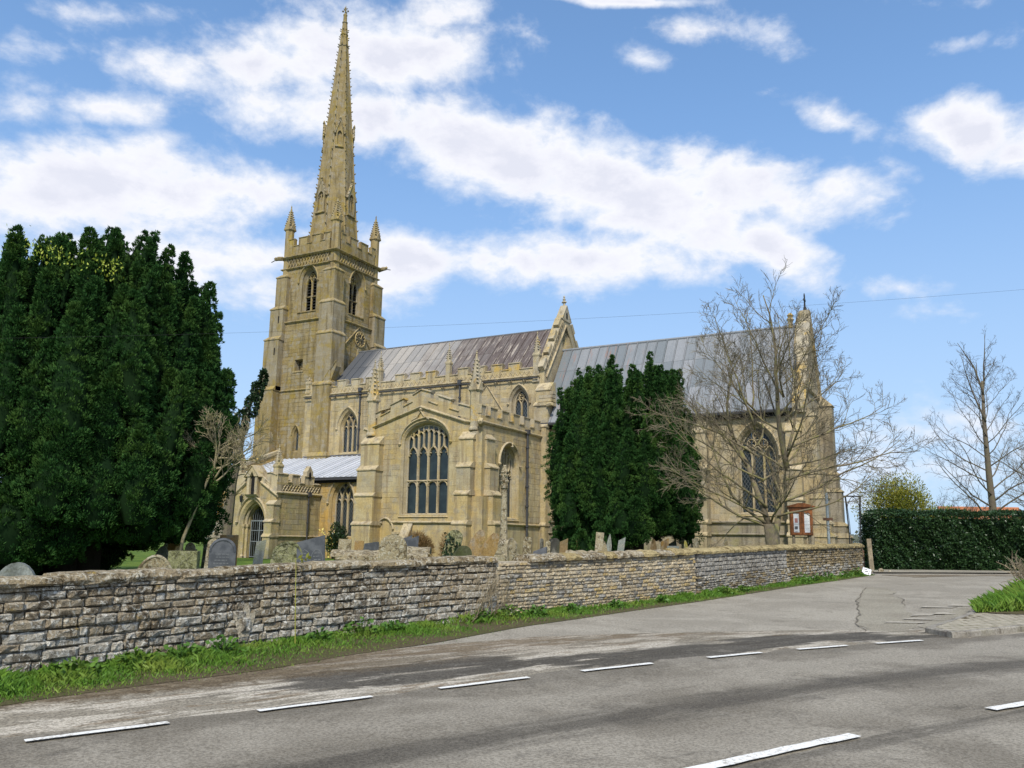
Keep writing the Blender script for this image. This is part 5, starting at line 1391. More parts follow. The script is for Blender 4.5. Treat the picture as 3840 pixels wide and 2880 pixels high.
# joined remainder is one part with several materials
joined = MB(); mats_ = list(rest); idx = []
for k, mt in enumerate(mats_): joined.add(rest[mt].v, rest[mt].f); idx += [k]*len(rest[mt].f)
me = joined.mesh('stone')
for mt in mats_: me.materials.append(M[mt])
me.polygons.foreach_set('material_index', idx)
obj('stone', me, None, bw, kind='stuff')
# coping: long rough flags on the old length, weathered tilted slabs further on
def cope_stone(s0, s1, z, th, over, seed, roof=False):
    rr = random.Random(seed); mb = MB(); rg = []; n = max(3, int((s1-s0)/.16))
    for i in range(n+1):
        s = s0+(s1-s0)*i/n; e = .015 if i in (0, n) else 0
        r = lambda a=.012: rr.uniform(-a, a)
        if roof: pr = [(over, z+.0), (over+.01, z+th*.40), (-.06, z+th*.85), (-WT*.5, z+th), (-WT+.05, z+th*.7), (-WT-over*.6, z+th*.3), (-WT-over*.6, z)]
        else: pr = [(over-.02, z), (over, z+th*.35), (over-.02, z+th*.82), (over-.08, z+th), (-WT*.5, z+th*1.08), (-WT, z+th), (-WT-.06, z+th*.5), (-WT-.05, z)]
        rg.append([wpt(s, a+r()-(e if a > 0 else -e), b+r(.010)-e*.6*(b > z)) for a, b in pr])
    mb.loft(rg); return obj('coping_stone', mb, M['cope_yellow' if roof and (s0 > SECT[2][0]-1.5 or seed % 3 == 0) else 'cope_wall'], bw)
s = 0.0; i = 0; rr = random.Random(9)
sA = SECT[0][1]
while s < sA-.2:
    L = rr.uniform(.75, 1.45); hi = (.10, .14)[rr.random() < .6]
    y = wpt(s).y
    th = rr.uniform(.10, .135)
    if 5.2 < y < 6.2: th = .17
    cope_stone(s, min(s+L, sA)-.012, .995+rr.uniform(0, .015), th, .055+rr.uniform(-.02, .025), i); s += L; i += 1
while s < WLEN-.05:
    L = rr.uniform(.36, .62); cope_stone(s, min(s+L, WLEN+.05)-.010, 1.0+rr.uniform(-.005, .012), .15+rr.uniform(-.01, .01), .065+rr.uniform(-.012, .012), i, True); s += L; i += 1
mb = MB(); p = wpt(s_y(9.0), 0, .28)
mb.add([wpt(s_y(8.65)+a*.40, .012+.008*math.sin(a*3), .16+b*.46) for a, b in ((.3, 0), (.75, 0), (.95, .45), (1.0, .7), (.75, .68), (.62, 1.0), (.45, .98), (.38, .68), (.05, .72), (.1, .5))], [tuple(range(10))]); obj('mortar_repair', mb, M['mor_cream'], bw)
cs = stone_mesh(500); o = obj('stone', cs.mesh('stone'), M['rub_pale'], bw); p = wpt(s_y(8.80), 0, .22); p2 = wpt(s_y(8.80)+.15, 0, .22); L = .15; tx, ty = (p2.x-p.x)/L, (p2.y-p.y)/L
o.matrix_world = Matrix(((tx*L, -ty*.05, 0, p.x+ty*.05), (ty*L, tx*.05, 0, p.y-tx*.05), (0, 0, .22, p.z), (0, 0, 0, 1)))

# ------------------------------------------------------------------ vegetation
def leaf_mat(name, c1, c2, c3, rough=.55, trans=.0, spec=.3):
    m, t, b = mat_new(name); P = wpos(t); r = isl(t); n = t.noise(P, 1.1, 4, .6)
    col = t.mix(r, c1, c2); col = t.mix(t.step(n, .45, .68, 0, .7), col, c3)
    finish(t, b, col, rough, None, spec=spec)
    if trans: b.inputs['Transmission Weight'].default_value = 0; b.inputs['Subsurface Weight'].default_value = 0
    return m
M['yew'] = leaf_mat('yew_needles', (.014, .050, .014), (.042, .104, .024), (.075, .140, .028), .75, spec=.08)
M['leafshade'] = leaf_mat('foliage_core_shade', (.008, .020, .008), (.012, .028, .010), (.010, .022, .008), .9, spec=.02)  # needle green darkened to stand for shade inside the foliage
M['yewgold'] = leaf_mat('yellow_green_yew', (.20, .29, .03), (.34, .38, .05), (.26, .34, .03))
M['hedge'] = leaf_mat('laurel_leaves', (.016, .042, .015), (.040, .085, .026), (.028, .062, .018), .38, spec=.45)
M['gorse'] = leaf_mat('olive_yellow_leaves', (.15, .165, .016), (.27, .25, .03), (.10, .14, .016))
M['ivy'] = leaf_mat('ivy_leaves', (.012, .030, .012), (.028, .055, .018), (.02, .045, .015), .4, spec=.4)
M['grass'] = leaf_mat('verge_grass_blades', (.058, .145, .014), (.115, .225, .022), (.21, .26, .042), .6)
M['weed'] = leaf_mat('weed_leaves', (.045, .115, .016), (.085, .18, .024), (.14, .20, .03), .5)
M['drygrass'] = leaf_mat('dead_stems', (.25, .20, .12), (.35, .29, .19), (.2, .15, .09), .8)
M['brownleaf'] = leaf_mat('russet_twigs', (.13, .075, .028), (.20, .12, .045), (.09, .055, .022), .8)
M['yellowflower'] = leaf_mat('yellow_flowers', (.62, .48, .10), (.68, .58, .2), (.6, .5, .1), .6)
def bark_mat(name, a, b_, c, amt=.5):
    m, t, b = mat_new(name); P = wpos(t)
    n = t.noise(P, 3.5, 5, .7); f = t.noise(t.scale(P, (1, 1, .25)), 40, 4, .7)
    col = t.mix(t.step(f, .35, .7), a, b_); col = t.mix(t.math('MULTIPLY', t.step(n, .46, .62), amt), col, c)
    finish(t, b, col, .9, f, .5, .02); return m
M['bark'] = bark_mat('lichened_bark', (.13, .105, .066), (.22, .18, .125), (.23, .22, .065), .6)
M['bark2'] = bark_mat('dark_bark', (.10, .082, .06), (.17, .14, .105), (.16, .15, .07), .5)
M['barkyew'] = bark_mat('yew_bark', (.022, .016, .011), (.035, .025, .018), (.02, .026, .012), .3)
M['twig'] = bark_mat('pale_twigs', (.14, .115, .078), (.21, .175, .125), (.21, .195, .08), .4)
M['deadwood'] = bark_mat('pale_dead_wood', (.27, .22, .14), (.36, .30, .20), (.33, .31, .12), .5)
M['twigdark'] = bark_mat('dark_twigs', (.085, .07, .06), (.13, .11, .09), (.10, .085, .07), .3)

NP = np.random.default_rng(5)
def leaves(P, D, L, W, jit=.5):
    """diamond leaves at P pointing along D"""
    n = len(P); D = D + NP.normal(0, jit, (n, 3)); D /= np.linalg.norm(D, axis=1, keepdims=True)
    S = np.cross(D, NP.normal(0, 1, (n, 3))); S /= np.linalg.norm(S, axis=1, keepdims=True)+1e-9
    L = (L*NP.uniform(.6, 1.35, n))[:, None]; W = (W*NP.uniform(.7, 1.3, n))[:, None]
    V = np.stack([P, P+D*L*.5+S*W*.5, P+D*L, P+D*L*.5-S*W*.5], 1).reshape(-1, 3)
    F = np.arange(4*n).reshape(n, 4)
    return V, F
def join_np(parts):
    Vs, Fs, o = [], [], 0
    for V, F in parts: Vs.append(V); Fs.append(F+o); o += len(V)
    return np.concatenate(Vs), np.concatenate(Fs)
def plume(base, tip, R, nt, per=30, L=.088, W=.034):
    """one upswept spray of yew: tufts of needles set over an uneven spindle"""
    base, tip = np.array(base, float), np.array(tip, float); ax = tip-base; H = np.linalg.norm(ax); ax /= H
    a = np.cross(ax, [1, .3, .2]); a /= np.linalg.norm(a); b = np.cross(ax, a)
    t = NP.uniform(0, 1, nt)**.9; th = NP.uniform(0, 2*np.pi, nt); ph = NP.uniform(0, 6.28, 3)
    prof = R*np.clip(.5+t*2.2, 0, 1)*(1-t)**.58*(1+.22*np.sin(t*H*6+th*2+ph[0])+.20*np.sin(3*th+t*5+ph[1])) + .02
    r_ = np.cos(th)[:, None]*a+np.sin(th)[:, None]*b
    C = base+ax*(t*H)[:, None]+r_*(prof*NP.uniform(.72, 1.06, nt))[:, None]
    s = NP.uniform(.08, .165, nt)*(1-.45*t)*min(1.25, .75+R*.6)
    out = r_*.8+ax*.6; out /= np.linalg.norm(out, axis=1, keepdims=True)
    Cc = np.repeat(C, per, 0); O = np.repeat(out, per, 0); S = np.repeat(s, per)
    v = NP.normal(0, 1, (nt*per, 3)); v /= np.linalg.norm(v, axis=1, keepdims=True)
    flip = (v*O).sum(1) < -.25; v[flip] *= -1
    P = Cc+v*(S*NP.uniform(.45, 1.0, nt*per))[:, None]*np.array([1, 1, .8])
    parts = leaves(P, v*.6+O*.5+np.array([0, 0, .45]), L, W, .25)
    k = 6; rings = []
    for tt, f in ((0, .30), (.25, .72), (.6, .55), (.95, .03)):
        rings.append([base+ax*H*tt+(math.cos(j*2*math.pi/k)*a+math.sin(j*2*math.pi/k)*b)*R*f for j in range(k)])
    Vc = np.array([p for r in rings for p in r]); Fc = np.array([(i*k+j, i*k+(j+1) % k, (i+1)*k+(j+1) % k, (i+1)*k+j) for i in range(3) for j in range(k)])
    return parts, (Vc, Fc)
def yew(name, label, cx, cy, z0, crown_z, tiers, trunk, seed, dens=1.0, gold=()):
    global NP
    NP = np.random.default_rng(seed); rr = random.Random(seed)
    t = thing(name, label, 'yew tree', 'yew trees in the churchyard', (cx, cy, z0))
    mb = MB()
    for (x, y, r, h) in trunk:
        mb.tube([(x*.5, y*.5, -.2), (x*.6, y*.6, h*.3), (x, y, h*.7), (x*1.5, y*1.5, h)], [r*1.25, r, r*.8, r*.4], 8)
    obj('trunk', mb, M['barkyew'], t, smooth=True)
    parts, cores = [], []
    for (rad, zb, zt, R, n, lean) in tiers:
        off = rr.uniform(0, 6)
        for i in range(n):
            a = off+2*math.pi*i/n+rr.uniform(-.22, .22)*min(1, 8/n); q = rad*rr.uniform(.80, 1.07)
            h = (zt-zb)*rr.uniform(.72, 1.12); R_ = R*rr.choice([.7, .9, 1.1, 1.35, 1.65] if zb < 5 and R < .9 else [.75, .9, 1.05, 1.25])*rr.uniform(.9, 1.1)
            z_ = zb+rr.uniform(-.4, .4); dr = rr.uniform(-.3, .55)*(1 if cx < -20 else .6); dd = rr.uniform(-.4, .4)
            if zb < 1.8: sk_ = 1.25*max(0, .35-math.cos(a-.502)); z_ -= sk_; h += sk_*.3
            b = (q*math.cos(a), q*math.sin(a), max(.05, z_)); ti = ((q+lean)*math.cos(a)+dr*.877-dd*.48, (q+lean)*math.sin(a)+dr*.48+dd*.877, z_+h)
            p_, c_ = plume(b, ti, R_, max(8, int(dens*92*(R_+.10)*h/.6)))
            parts.append(p_); cores.append(c_)
    V, F = join_np(parts)
    obj('crown', big_mesh('crown', V, F, M['yew']), None, t, 'stuff')
    V, F = join_np(cores)
    obj('shade_core', big_mesh('shade_core', V, F, M['leafshade']), None, t, 'stuff')
    # cores above carry crown shade in their colour and stop daylight showing through
    if gold:  # clusters of yellow-green leaves at chosen spots on the crown
        gp = []
        for (x, y, z, r) in gold:
            n = 90; P = NP.normal(0, 1, (n, 3))*np.array([r, r, r*.6])*.5+np.array([x, y, z]); gp.append(leaves(P, np.tile([0, 0, 1.0], (n, 1)), .10, .045, .6))
        V, F = join_np(gp); obj('yellow_green_tufts', big_mesh('yellow_green_tufts', V, F, M['yewgold']), None, t, 'stuff')
    return t
def shells(spec):
    return spec
big = yew('yew_tree', 'huge dark yew with many upright plumes filling the left of the churchyard', -23.4, 16.0, LAWN, 10, [
    (2.7, .9, 2.9, .58, 17, .30), (3.2, 1.2, 3.7, .54, 21, .2), (3.55, 1.7, 4.7, .48, 24, .1), (3.8, 2.4, 5.8, .46, 25, .05), (3.65, 3.3, 7.0, .44, 25, .05), (3.4, 4.2, 8.1, .42, 23, .08), (3.05, 5.1, 8.95, .40, 21, .1),
    (2.65, 5.8, 9.5, .38, 19, .15), (2.2, 6.3, 9.85, .36, 16, .2), (1.6, 6.7, 9.8, .36, 12, .2), (.9, 6.9, 9.8, .36, 8, .2), (.3, 7.2, 9.8, .34, 4, .1), (3.1, 7.4, 9.1, .15, 15, .1), (2.4, 8.3, 9.9, .15, 15, .1), (1.5, 8.9, 10.15, .15, 10, .1), (.5, 9.1, 10.2, .15, 5, .1), (2.0, .7, 4.0, 1.0, 9, 0), (2.5, 3.2, 6.8, 1.05, 9, 0), (1.6, 4.5, 8.6, .95, 6, 0)],
    [(0, 0, .55, 3.5), (.8, .3, .35, 4.5), (-.6, .6, .35, 4.5), (.3, -.8, .35, 4.2)], 41, .95,
    gold=[(.6, -2.9, 9.2, .6), (2.0, -2.2, 8.7, .6), (1.5, -2.6, 8.9, .5), (2.5, -1.6, 8.6, .5), (.0, -3.45, 7.0, .5), (-.4, -3.3, 8.2, .45)])
mid = yew('yew_tree', 'smaller dense yew with a flat fluted top, standing before the chancel', -13.4, 34.9, LAWN, 9, [
    (2.65, 1.5, 3.3, .46, 19, .25), (2.9, 1.9, 4.3, .42, 22, .05), (2.9, 2.7, 5.4, .39, 23, -.05), (2.75, 3.6, 6.5, .37, 22, -.1), (2.5, 4.5, 7.4, .35, 21, -.05), (2.3, 5.1, 8.25, .32, 20, .0), (1.95, 5.4, 8.35, .30, 18, .05), (2.35, 6.8, 8.5, .14, 15, .08), (1.8, 7.2, 8.8, .14, 14, .08), (1.1, 7.4, 8.9, .14, 9, .05), (2.65, 6.0, 7.9, .14, 15, .05), (1.25, 5.6, 8.45, .30, 12, .05), (.6, 5.7, 8.5, .30, 7, 0), (1.8, 1.6, 4.4, .95, 9, 0), (1.4, 3.6, 7.0, .85, 7, 0)],
    [(0, 0, .62, 2.6), (.75, .2, .32, 2.6), (-.8, .1, .34, 2.6)], 43, 1.0)

def bare_tree(name, label, loc, limbs, seed, mat, tmat, trunk_pts, trunk_r, lv=(9, 6, 4), group='bare trees', spread=1.0, tk=4, droop=.0, lens=(.42, .40, .42)):
    """leafless tree: trunk, main limbs with their branches, and the twigs as one mass"""
    rr = random.Random(seed); t = thing(name, label, 'tree', group, loc)
    mb = MB(); mb.tube(trunk_pts, trunk_r, 10); obj('trunk', mb, mat, t, smooth=True)
    tw = MB()
    def walk(p, d, L, r, r1, n, bend, trop):
        pts = [Vector(p)]; d = Vector(d).normalized(); rs = [r]
        for i in range(n):
            d = (d+Vector((rr.gauss(0, bend), rr.gauss(0, bend), rr.gauss(0, bend)+trop))).normalized()
            pts.append(pts[-1]+d*L/n); rs.append(r+(r1-r)*(i+1)/n)
        return pts, rs
    def side(d, ang):
        d = Vector(d).normalized(); o = d.orthogonal().normalized(); o.rotate(Matrix.Rotation(rr.uniform(0, 2*math.pi), 3, d))
        return (d*math.cos(ang)+o*math.sin(ang)).normalized()
    for (st, d, L, r) in limbs:
        lm = MB(); pts, rs = walk(st, d, L, r, r*.16, 9, .11, .045)
        lm.tube(pts, rs, 6)
        for i in range(lv[0]):
            f = .18+.80*(i+rr.random()*.7)/lv[0]; k = min(8, int(f*9)); p = pts[k].lerp(pts[k+1], f*9-k); dd = pts[k+1]-pts[k]
            b1 = side(dd, RAD(rr.uniform(28, 58))); b1.z = b1.z*.9+.12
            L1 = L*lens[0]*(1.15-f*.65)*rr.uniform(.7, 1.2); r1 = max(.010, rs[k]*.48)
            q, qs = walk(p, b1, L1, r1, r1*.3, 6, .13, .05); lm.tube(q, qs, 5)
            for j in range(lv[1]):
                g = .15+.83*(j+rr.random()*.7)/lv[1]; kk = min(5, int(g*6)); p2 = q[kk].lerp(q[kk+1], g*6-kk)
                L2 = max(.3, L1*lens[1]*(1.2-g*.6)*rr.uniform(.7, 1.3)); r2 = max(.0075, qs[kk]*.5)
                w, ws = walk(p2, side(q[kk+1]-q[kk], RAD(rr.uniform(25, 55))), L2, r2, .005, 4, .16, .05); tw.tube(w, ws, 3, False)
                for m in range(lv[2]):
                    h = .2+.78*(m+rr.random()*.7)/lv[2]; k3 = min(3, int(h*4)); p3 = w[k3].lerp(w[k3+1], h*4-k3)
                    x, xs = walk(p3, side(w[k3+1]-w[k3], RAD(rr.uniform(25, 50))), max(.15, L2*lens[2]*rr.uniform(.6, 1.3)), .006, .004, 2, .2, .06); tw.tube(x, xs, 3, False)
        obj('branch', lm, mat, t, smooth=True)
    obj('twigs', tw, tmat, t, kind='stuff')
    return t
# toward the camera the crown spreads low; screen right is roughly (.88, .47) on the ground
def dirv(right, depth, up): return (right*.877+depth*-.48, right*.48+depth*.877, up)
fk = (0, 0, 1.55)
limbs = [((-.05, 0, 1.5), dirv(-.16, 0, 1), 7.4, .12), ((.14, .1, 1.4), dirv(.30, .1, .85), 3.0, .135), ((.55, .4, 3.6), dirv(.02, .0, 1), 6.4, .12), ((.55, .3, 3.9), dirv(.32, .2, 1), 6.0, .065),
         ((-.1, 0, 1.6), dirv(-.9, -.1, .50), 5.0, .06), ((-.05, 0, 1.5), dirv(-1, .2, .16), 4.6, .055), ((-.1, -.1, 1.9), dirv(-.95, -.3, .26), 4.3, .045), ((-.1, -.1, 2.2), dirv(-.72, -.2, .62), 5.0, .05), ((.3, .2, 2.4), dirv(1, .1, .36), 5.0, .055), ((.5, .35, 3.2), dirv(.95, -.2, .35), 4.8, .05), ((.6, .35, 4.3), dirv(.9, .1, .40), 4.6, .045),
         ((-.3, -.1, 4.0), dirv(-.7, .1, .75), 4.6, .05), ((-.4, -.15, 5.0), dirv(-.45, -.2, 1), 4.6, .045), ((.6, .35, 5.4), dirv(.75, .3, .7), 4.4, .045), ((0, 0, 1.7), dirv(-.1, -1, .55), 3.6, .04), ((.3, .2, 2.8), dirv(.1, 1, .6), 4.0, .04), ((.58, .36, 6.2), dirv(-.3, .1, 1), 4.4, .045), ((-.45, -.2, 5.8), dirv(.1, .4, 1), 4.2, .04), ((.2, .1, 1.9), dirv(.9, -.5, .2), 3.8, .045), ((.5, .35, 3.7), dirv(.8, .5, .15), 4.4, .04), ((-.2, -.1, 3.2), dirv(-.8, .4, .4), 4.4, .04)]
limbs = [((a[0], a[1], a[2]+.32), d, L, r) for a, d, L, r in limbs]
rq = random.Random(6)
for i in range(10):
    z = 3.4+.45*i; a = i*2.4+rq.uniform(-.4, .4); x0, y0 = (.57, .37) if i % 3 else (-.35, -.12)
    limbs.append(((x0, y0, min(z, 7.4 if i % 3 else 6)), dirv(math.cos(a), math.sin(a)*.8, .55+.05*i), 4.7-.13*i, .042-.0008*i))
bare_tree('bare_tree', 'spreading leafless tree with forked mossy trunk in front of the chancel window', (-6.25, 30.85, LAWN), limbs, 12, M['bark'], M['twig'],
          [(0, 0, -.2), (0, 0, .4), (.02, .01, 1.2), (0, 0, 1.95)], [.30, .255, .24, .26], lv=(9, 7, 5))
rt = random.Random(4)
limbs = []
for i in range(24):
    z = 3.0+i*.42; s = (-1, 1)[i % 2]; a = rt.uniform(-.9, .9)
    L = max(2.2, 6.6*(1-(i/24)**1.2*.62)); limbs.append(((0, 0, z), dirv(s*math.cos(a), math.sin(a), .40+.034*i), L, .072*(1-i/30)))
limbs += [((0, 0, 12.0), dirv(-.2, 0, 1), 4.2, .09), ((0, 0, 11.4), dirv(.12, .1, 1), 5.0, .09), ((0, 0, 10.0), dirv(-.45, .1, 1), 5.2, .08)]
bare_tree('bare_tree', 'tall leafless tree with one straight trunk rising behind the clipped hedge', (1.45, 69.0, .5), limbs, 15, M['bark2'], M['twigdark'],
          [(0, 0, -.2), (0, 0, 2), (-.1, 0, 6), (-.1, .1, 10), (0, 0, 13)], [.30, .26, .21, .14, .07], lv=(8, 5, 3), lens=(.36, .40, .42))
limbs = [((0, 0, .6+.12*i), dirv(math.cos(i*1.1)*.9, math.sin(i*1.1), .55+.03*i), 3.6+.12*i, .06) for i in range(16)]
bare_tree('bare_tree', 'rounded twiggy leafless tree at the right edge beyond the hedge', (4.6, 60.9, .5), [((s[0], s[1], s[2]+1.6), d, L, r) for s, d, L, r in limbs], 19, M['bark2'], M['twig'], [(0, 0, -.2), (0, 0, 3.2)], [.22, .14], lv=(8, 6, 4))
for k, (x, y) in enumerate(((-1.2, 76.0), (.2, 77.5))):
    bare_tree('bare_shrub', ('low twiggy bare shrub poking above the hedge left of the tall trunk', 'thin bare shrub above the hedge near the orange roof')[k], (x, y, .5),
              [((0, 0, 1.2), dirv(math.cos(i*1.3)*.5, math.sin(i*1.3)*.5, 1), 4.2, .035) for i in range(9)], 23+k, M['twigdark'], M['twigdark'], [(0, 0, -.1), (0, 0, 1.4)], [.1, .08], lv=(6, 4, 2), group='bare shrubs beyond the hedge')
# ivy clad tree between the great yew and the tower, and a dead lichened bough beside it
NP = np.random.default_rng(8)
iv = thing('ivy_clad_tree', 'slim ivy clad tree showing between the great yew and the tower', 'tree', None, (-33.9, 31.6, LAWN))
mb = MB(); mb.tube([(0, 0, -.2), (.1, .1, 4), (.6, .35, 8), (1.2, .7, 10)], [.28, .22, .12, .04], 8); obj('trunk', mb, M['bark2'], iv)
pp = []
for (x, y, z, r, h) in ((-.2, -.1, 6.6, .5, .7), (.35, .2, 7.3, .36, .6), (.75, .45, 8.1, .34, .6), (.95, .55, 8.9, .28, .55), (1.2, .7, 9.6, .17, .5), (-.6, -.3, 5.6, .8, .9)):
    n = 500; q = NP.normal(0, 1, (n, 3)); q /= np.linalg.norm(q, axis=1, keepdims=True); q *= NP.uniform(.4, 1, (n, 1))**.5
    pp.append(leaves(np.array([x, y, z])+q*np.array([r, r, h]), q+np.array([0, 0, -.4]), .16, .13, .5))
V, F = join_np(pp); obj('ivy', big_mesh('ivy', V, F, M['ivy']), None, iv)
limbs = [((0, 0, 0), dirv(.2, .0, 1), 1.9, .05)]
bare_tree('dead_bough_tree', 'pale tangled lichen covered dead thorn beside the great yew', (-19.05, 17.15, LAWN),
          [((0, 0, 2.75+.10*i), dirv((.9, .7, -.4, .2, .95, -.7, .5, 1.0, .3, .8, -.2)[i], (.1, -.3, .2, -.5, .3, -.1, .4, -.1, .2, -.4, -.6)[i], (.5, .9, .8, .9, .3, .5, .7, .12, 1.0, .45, .6)[i]), (1.5, 1.4, 1.2, 1.3, 1.8, 1.0, 1.2, 1.5, 1.2, 1.6, 1.1)[i], .032) for i in range(11)], 29, M['deadwood'], M['deadwood'],
          [(-.9, -.35, -.1), (-.75, -.25, 1.2), (-.35, -.1, 2.4), (0, 0, 3.3), (.1, .05, 3.7)], [.055, .048, .042, .035, .025], lv=(6, 5, 3), group=None, lens=(.5, .5, .5))

# ---- clipped hedge beyond the lane
def hedge(A, B, depth, zt, n, mat):
    A, B = Vector((*A, 0)), Vector((*B, 0)); d = (B-A); L = d.length; d.normalize(); nrm = Vector((d.y, -d.x, 0))
    h = thing('hedge', 'long clipped dark green laurel hedge across the end of the lane', 'hedge', None, (A.x, A.y, .54))
    mb = MB(); mb.loft([[A-A+d*s+nrm*a+Vector((0, 0, z)) for a, z in ((-.42, 0), (-.42, zt-.28), (-depth+.3, zt-.28), (-depth+.3, 0))] for s in (.3, L)])
    obj('branches', mb, M['leafshade'], h)  # solid box under the leaves, coloured with the dark of deep foliage shade
    k = int(n*.72); u = NP.uniform(0, L, k); z = NP.uniform(.0, zt, k)
    bulge = .14*np.sin(u*1.7+z*2)+.09*np.sin(u*4.1-z*3)+.06*np.sin(u*9+z*7)
    P1 = np.outer(u, np.array(d))+np.outer(-.05+bulge+NP.uniform(-.16, .05, k), np.array(nrm)); P1[:, 2] = z
    D1 = np.tile(np.array(nrm)*.8+np.array([0, 0, -.25]), (k, 1))
    k2 = int(n*.20); u = NP.uniform(0, L, k2); w = NP.uniform(-depth, 0, k2)
    P2 = np.outer(u, np.array(d))+np.outer(w, np.array(nrm)); P2[:, 2] = zt+.05*np.sin(u*2.3)+NP.uniform(-.12, .06, k2)
    D2 = np.tile(np.array(nrm)*.5+np.array([0, 0, .8]), (k2, 1))
    k3 = n-k-k2; w = NP.uniform(-depth, 0, k3); z = NP.uniform(0, zt, k3)
    P3 = np.outer(NP.uniform(-.15, .12, k3), np.array(d))+np.outer(w, np.array(nrm)); P3[:, 2] = z
    D3 = np.tile(-np.array(d)*.8, (k3, 1))
    V, F = join_np([leaves(P1, D1, .125, .065, .5), leaves(P2, D2, .13, .06, .6), leaves(P3, D3, .125, .065, .5)])
    obj('foliage', big_mesh('foliage', V, F, mat), None, h)
hedge((-3.75, 42.7), (9, 48.4), 2.2, 2.62, 60000, M['hedge'])
def bush(name, label, cat, loc, r, h, n, mat, L=.16, W=.08, stem=None, group=None, lobes=7, seed=1):
    rr = random.Random(seed); t = thing(name, label, cat, group, loc)
    mb = MB()
    for i in range(7): mb.tube([(0, 0, -.1), (rr.uniform(-.3, .3)*r, rr.uniform(-.3, .3)*r, h*.4), (rr.uniform(-.6, .6)*r, rr.uniform(-.6, .6)*r, h*.75)], [.03*r, .02*r, .008*r], 4)
    obj('stem', mb, stem or M['bark2'], t); pp = []
    for i in range(lobes):
        a = rr.uniform(0, 6.28); q = rr.uniform(.1, .62)*r; c = np.array([q*math.cos(a), q*math.sin(a), h*rr.uniform(.35, .78)]); k = n//lobes
        v = NP.normal(0, 1, (k, 3)); v /= np.linalg.norm(v, axis=1, keepdims=True); v *= NP.uniform(.35, 1, (k, 1))**.4
        s = rr.uniform(.34, .52); pp.append(leaves(c+v*np.array([r*s, r*s, h*s*.72]), v+np.array([0, 0, .5]), L, W, .45))
    V, F = join_np(pp); obj('foliage', big_mesh('foliage', V, F, mat), None, t)
    return t
bush('shrub', 'bushy olive yellow shrub rising above the left end of the hedge', 'shrub', (-3.75, 52.6, .5), 2.2, 4.9, 22000, M['gorse'], .12, .05, lobes=18, seed=3)
bush('shrub', 'low green shrub between the yellow shrub and the orange roof', 'shrub', (-1.6, 53.6, .5), 1.4, 3.1, 3000, M['weed'], .16, .07, seed=4)
bush('shrub', 'small green shrub with yellow flowers under the aisle window', 'shrub', (-34.7, 41.0, LAWN), .85, 1.95, 2600, M['ivy'], .15, .08, seed=5)
fl = thing('flower_cluster', 'yellow flowers among the shrub under the aisle window', 'flowers', None, (-34.8, 40.6, LAWN+.25))
pp = [leaves(NP.normal(0, 1, (90, 3))*np.array([.35, .18, .42])+np.array([0, 0, .75]), np.tile([0, -.5, .6], (90, 1)), .13, .09, .8)]
V, F = join_np(pp); obj('petals', big_mesh('petals', V, F, M['yellowflower']), None, fl); mb = MB()
for i in range(6): mb.tube([(RND.uniform(-.2, .2), 0, -.3), (RND.uniform(-.3, .3), .05, .8)], .008, 4)
obj('stem', mb, M['weed'], fl)
bush('shrub', 'rusty brown bare shrub against the transept wall under the big window', 'shrub', (-25.6, 37.2, LAWN), .85, 1.5, 2400, M['brownleaf'], .22, .022, M['brownleaf'], 'russet shrubs at the transept', 7, 6)
bush('shrub', 'smaller rusty brown bare shrub between the leaning headstones and the transept corner', 'shrub', (-23.7, 36.9, LAWN), .5, 1.5, 1300, M['brownleaf'], .22, .022, M['brownleaf'], 'russet shrubs at the transept', 5, 7)

# ---- verge along the foot of the wall
GE = [(-8.2, 3.0), (-8.04, 4.94), (-7.99, 5.6), (-7.63, 6.7), (-7.26, 7.71), (-7.02, 9.13), (-6.52, 10.62), (-6.23, 13.08), (-5.6, 15.87), (-4.96, 18.91), (-4.2, 24.5), (-3.4, 29.62), (-2.9, 34.4)]
def gx(y): return float(np.interp(y, [p[1] for p in GE], [p[0] for p in GE]))
sheet('verge', [lambda y: wx(y)-.02, lambda y: wx(y)+(gx(y)-wx(y))*.4, lambda y: wx(y)+(gx(y)-wx(y))*max(.55, min(.95, 1.15-.035*y))], M['soil'], ys=[3+.6*i for i in range(54)], dz=.008)
NP = np.random.default_rng(17)
n = 70000; y = 3.2+31.5*NP.uniform(0, 1, n)**1.5; f = NP.uniform(0, 1, n)**1.7
clump = .5+.5*np.sin(y*2.1)*np.sin(y*5.3+1)+.35*np.sin(y*.9+2)
bare = (NP.uniform(0, 1, n) < np.clip((y-11)*.05, 0, .55)*(1.3-clump)) | ((y > 12.3) & (y < 14.3) & (NP.uniform(0, 1, n) < .8)) | (NP.uniform(0, 1, n) > .42+.55*clump)
keep = ~bare
y, f, clump = y[keep], f[keep], clump[keep]; n = len(y)
wxx = np.interp(y, [p[1] for p in WALL], [p[0] for p in WALL]); gxx = np.interp(y, [p[1] for p in GE], [p[0] for p in GE])
x = wxx+.03+(gxx-wxx)*f*NP.uniform(.75, 1.08, n)*np.clip(1.15-.035*y, .55, .92)
z = np.interp(y, GY, GZ)
hgt = (.075*(1-f)+.02+.16*(1-f)*np.clip(clump-.6, 0, 1))*NP.uniform(.5, 1.3, n)
bd = NP.normal(0, .42, (n, 2)); w = .0035+.0035*NP.uniform(0, 1, n); an = NP.uniform(0, 6.28, n)
P0 = np.stack([x-np.cos(an)*w, y-np.sin(an)*w, z], 1); P1 = np.stack([x+np.cos(an)*w, y+np.sin(an)*w, z], 1)
P2 = np.stack([x+bd[:, 0]*hgt*.35+np.cos(an)*w*.7, y+bd[:, 1]*hgt*.35+np.sin(an)*w*.7, z+hgt*.62], 1); P3 = np.stack([x+bd[:, 0]*hgt*1.05, y+bd[:, 1]*hgt*1.05, z+hgt*.95], 1)
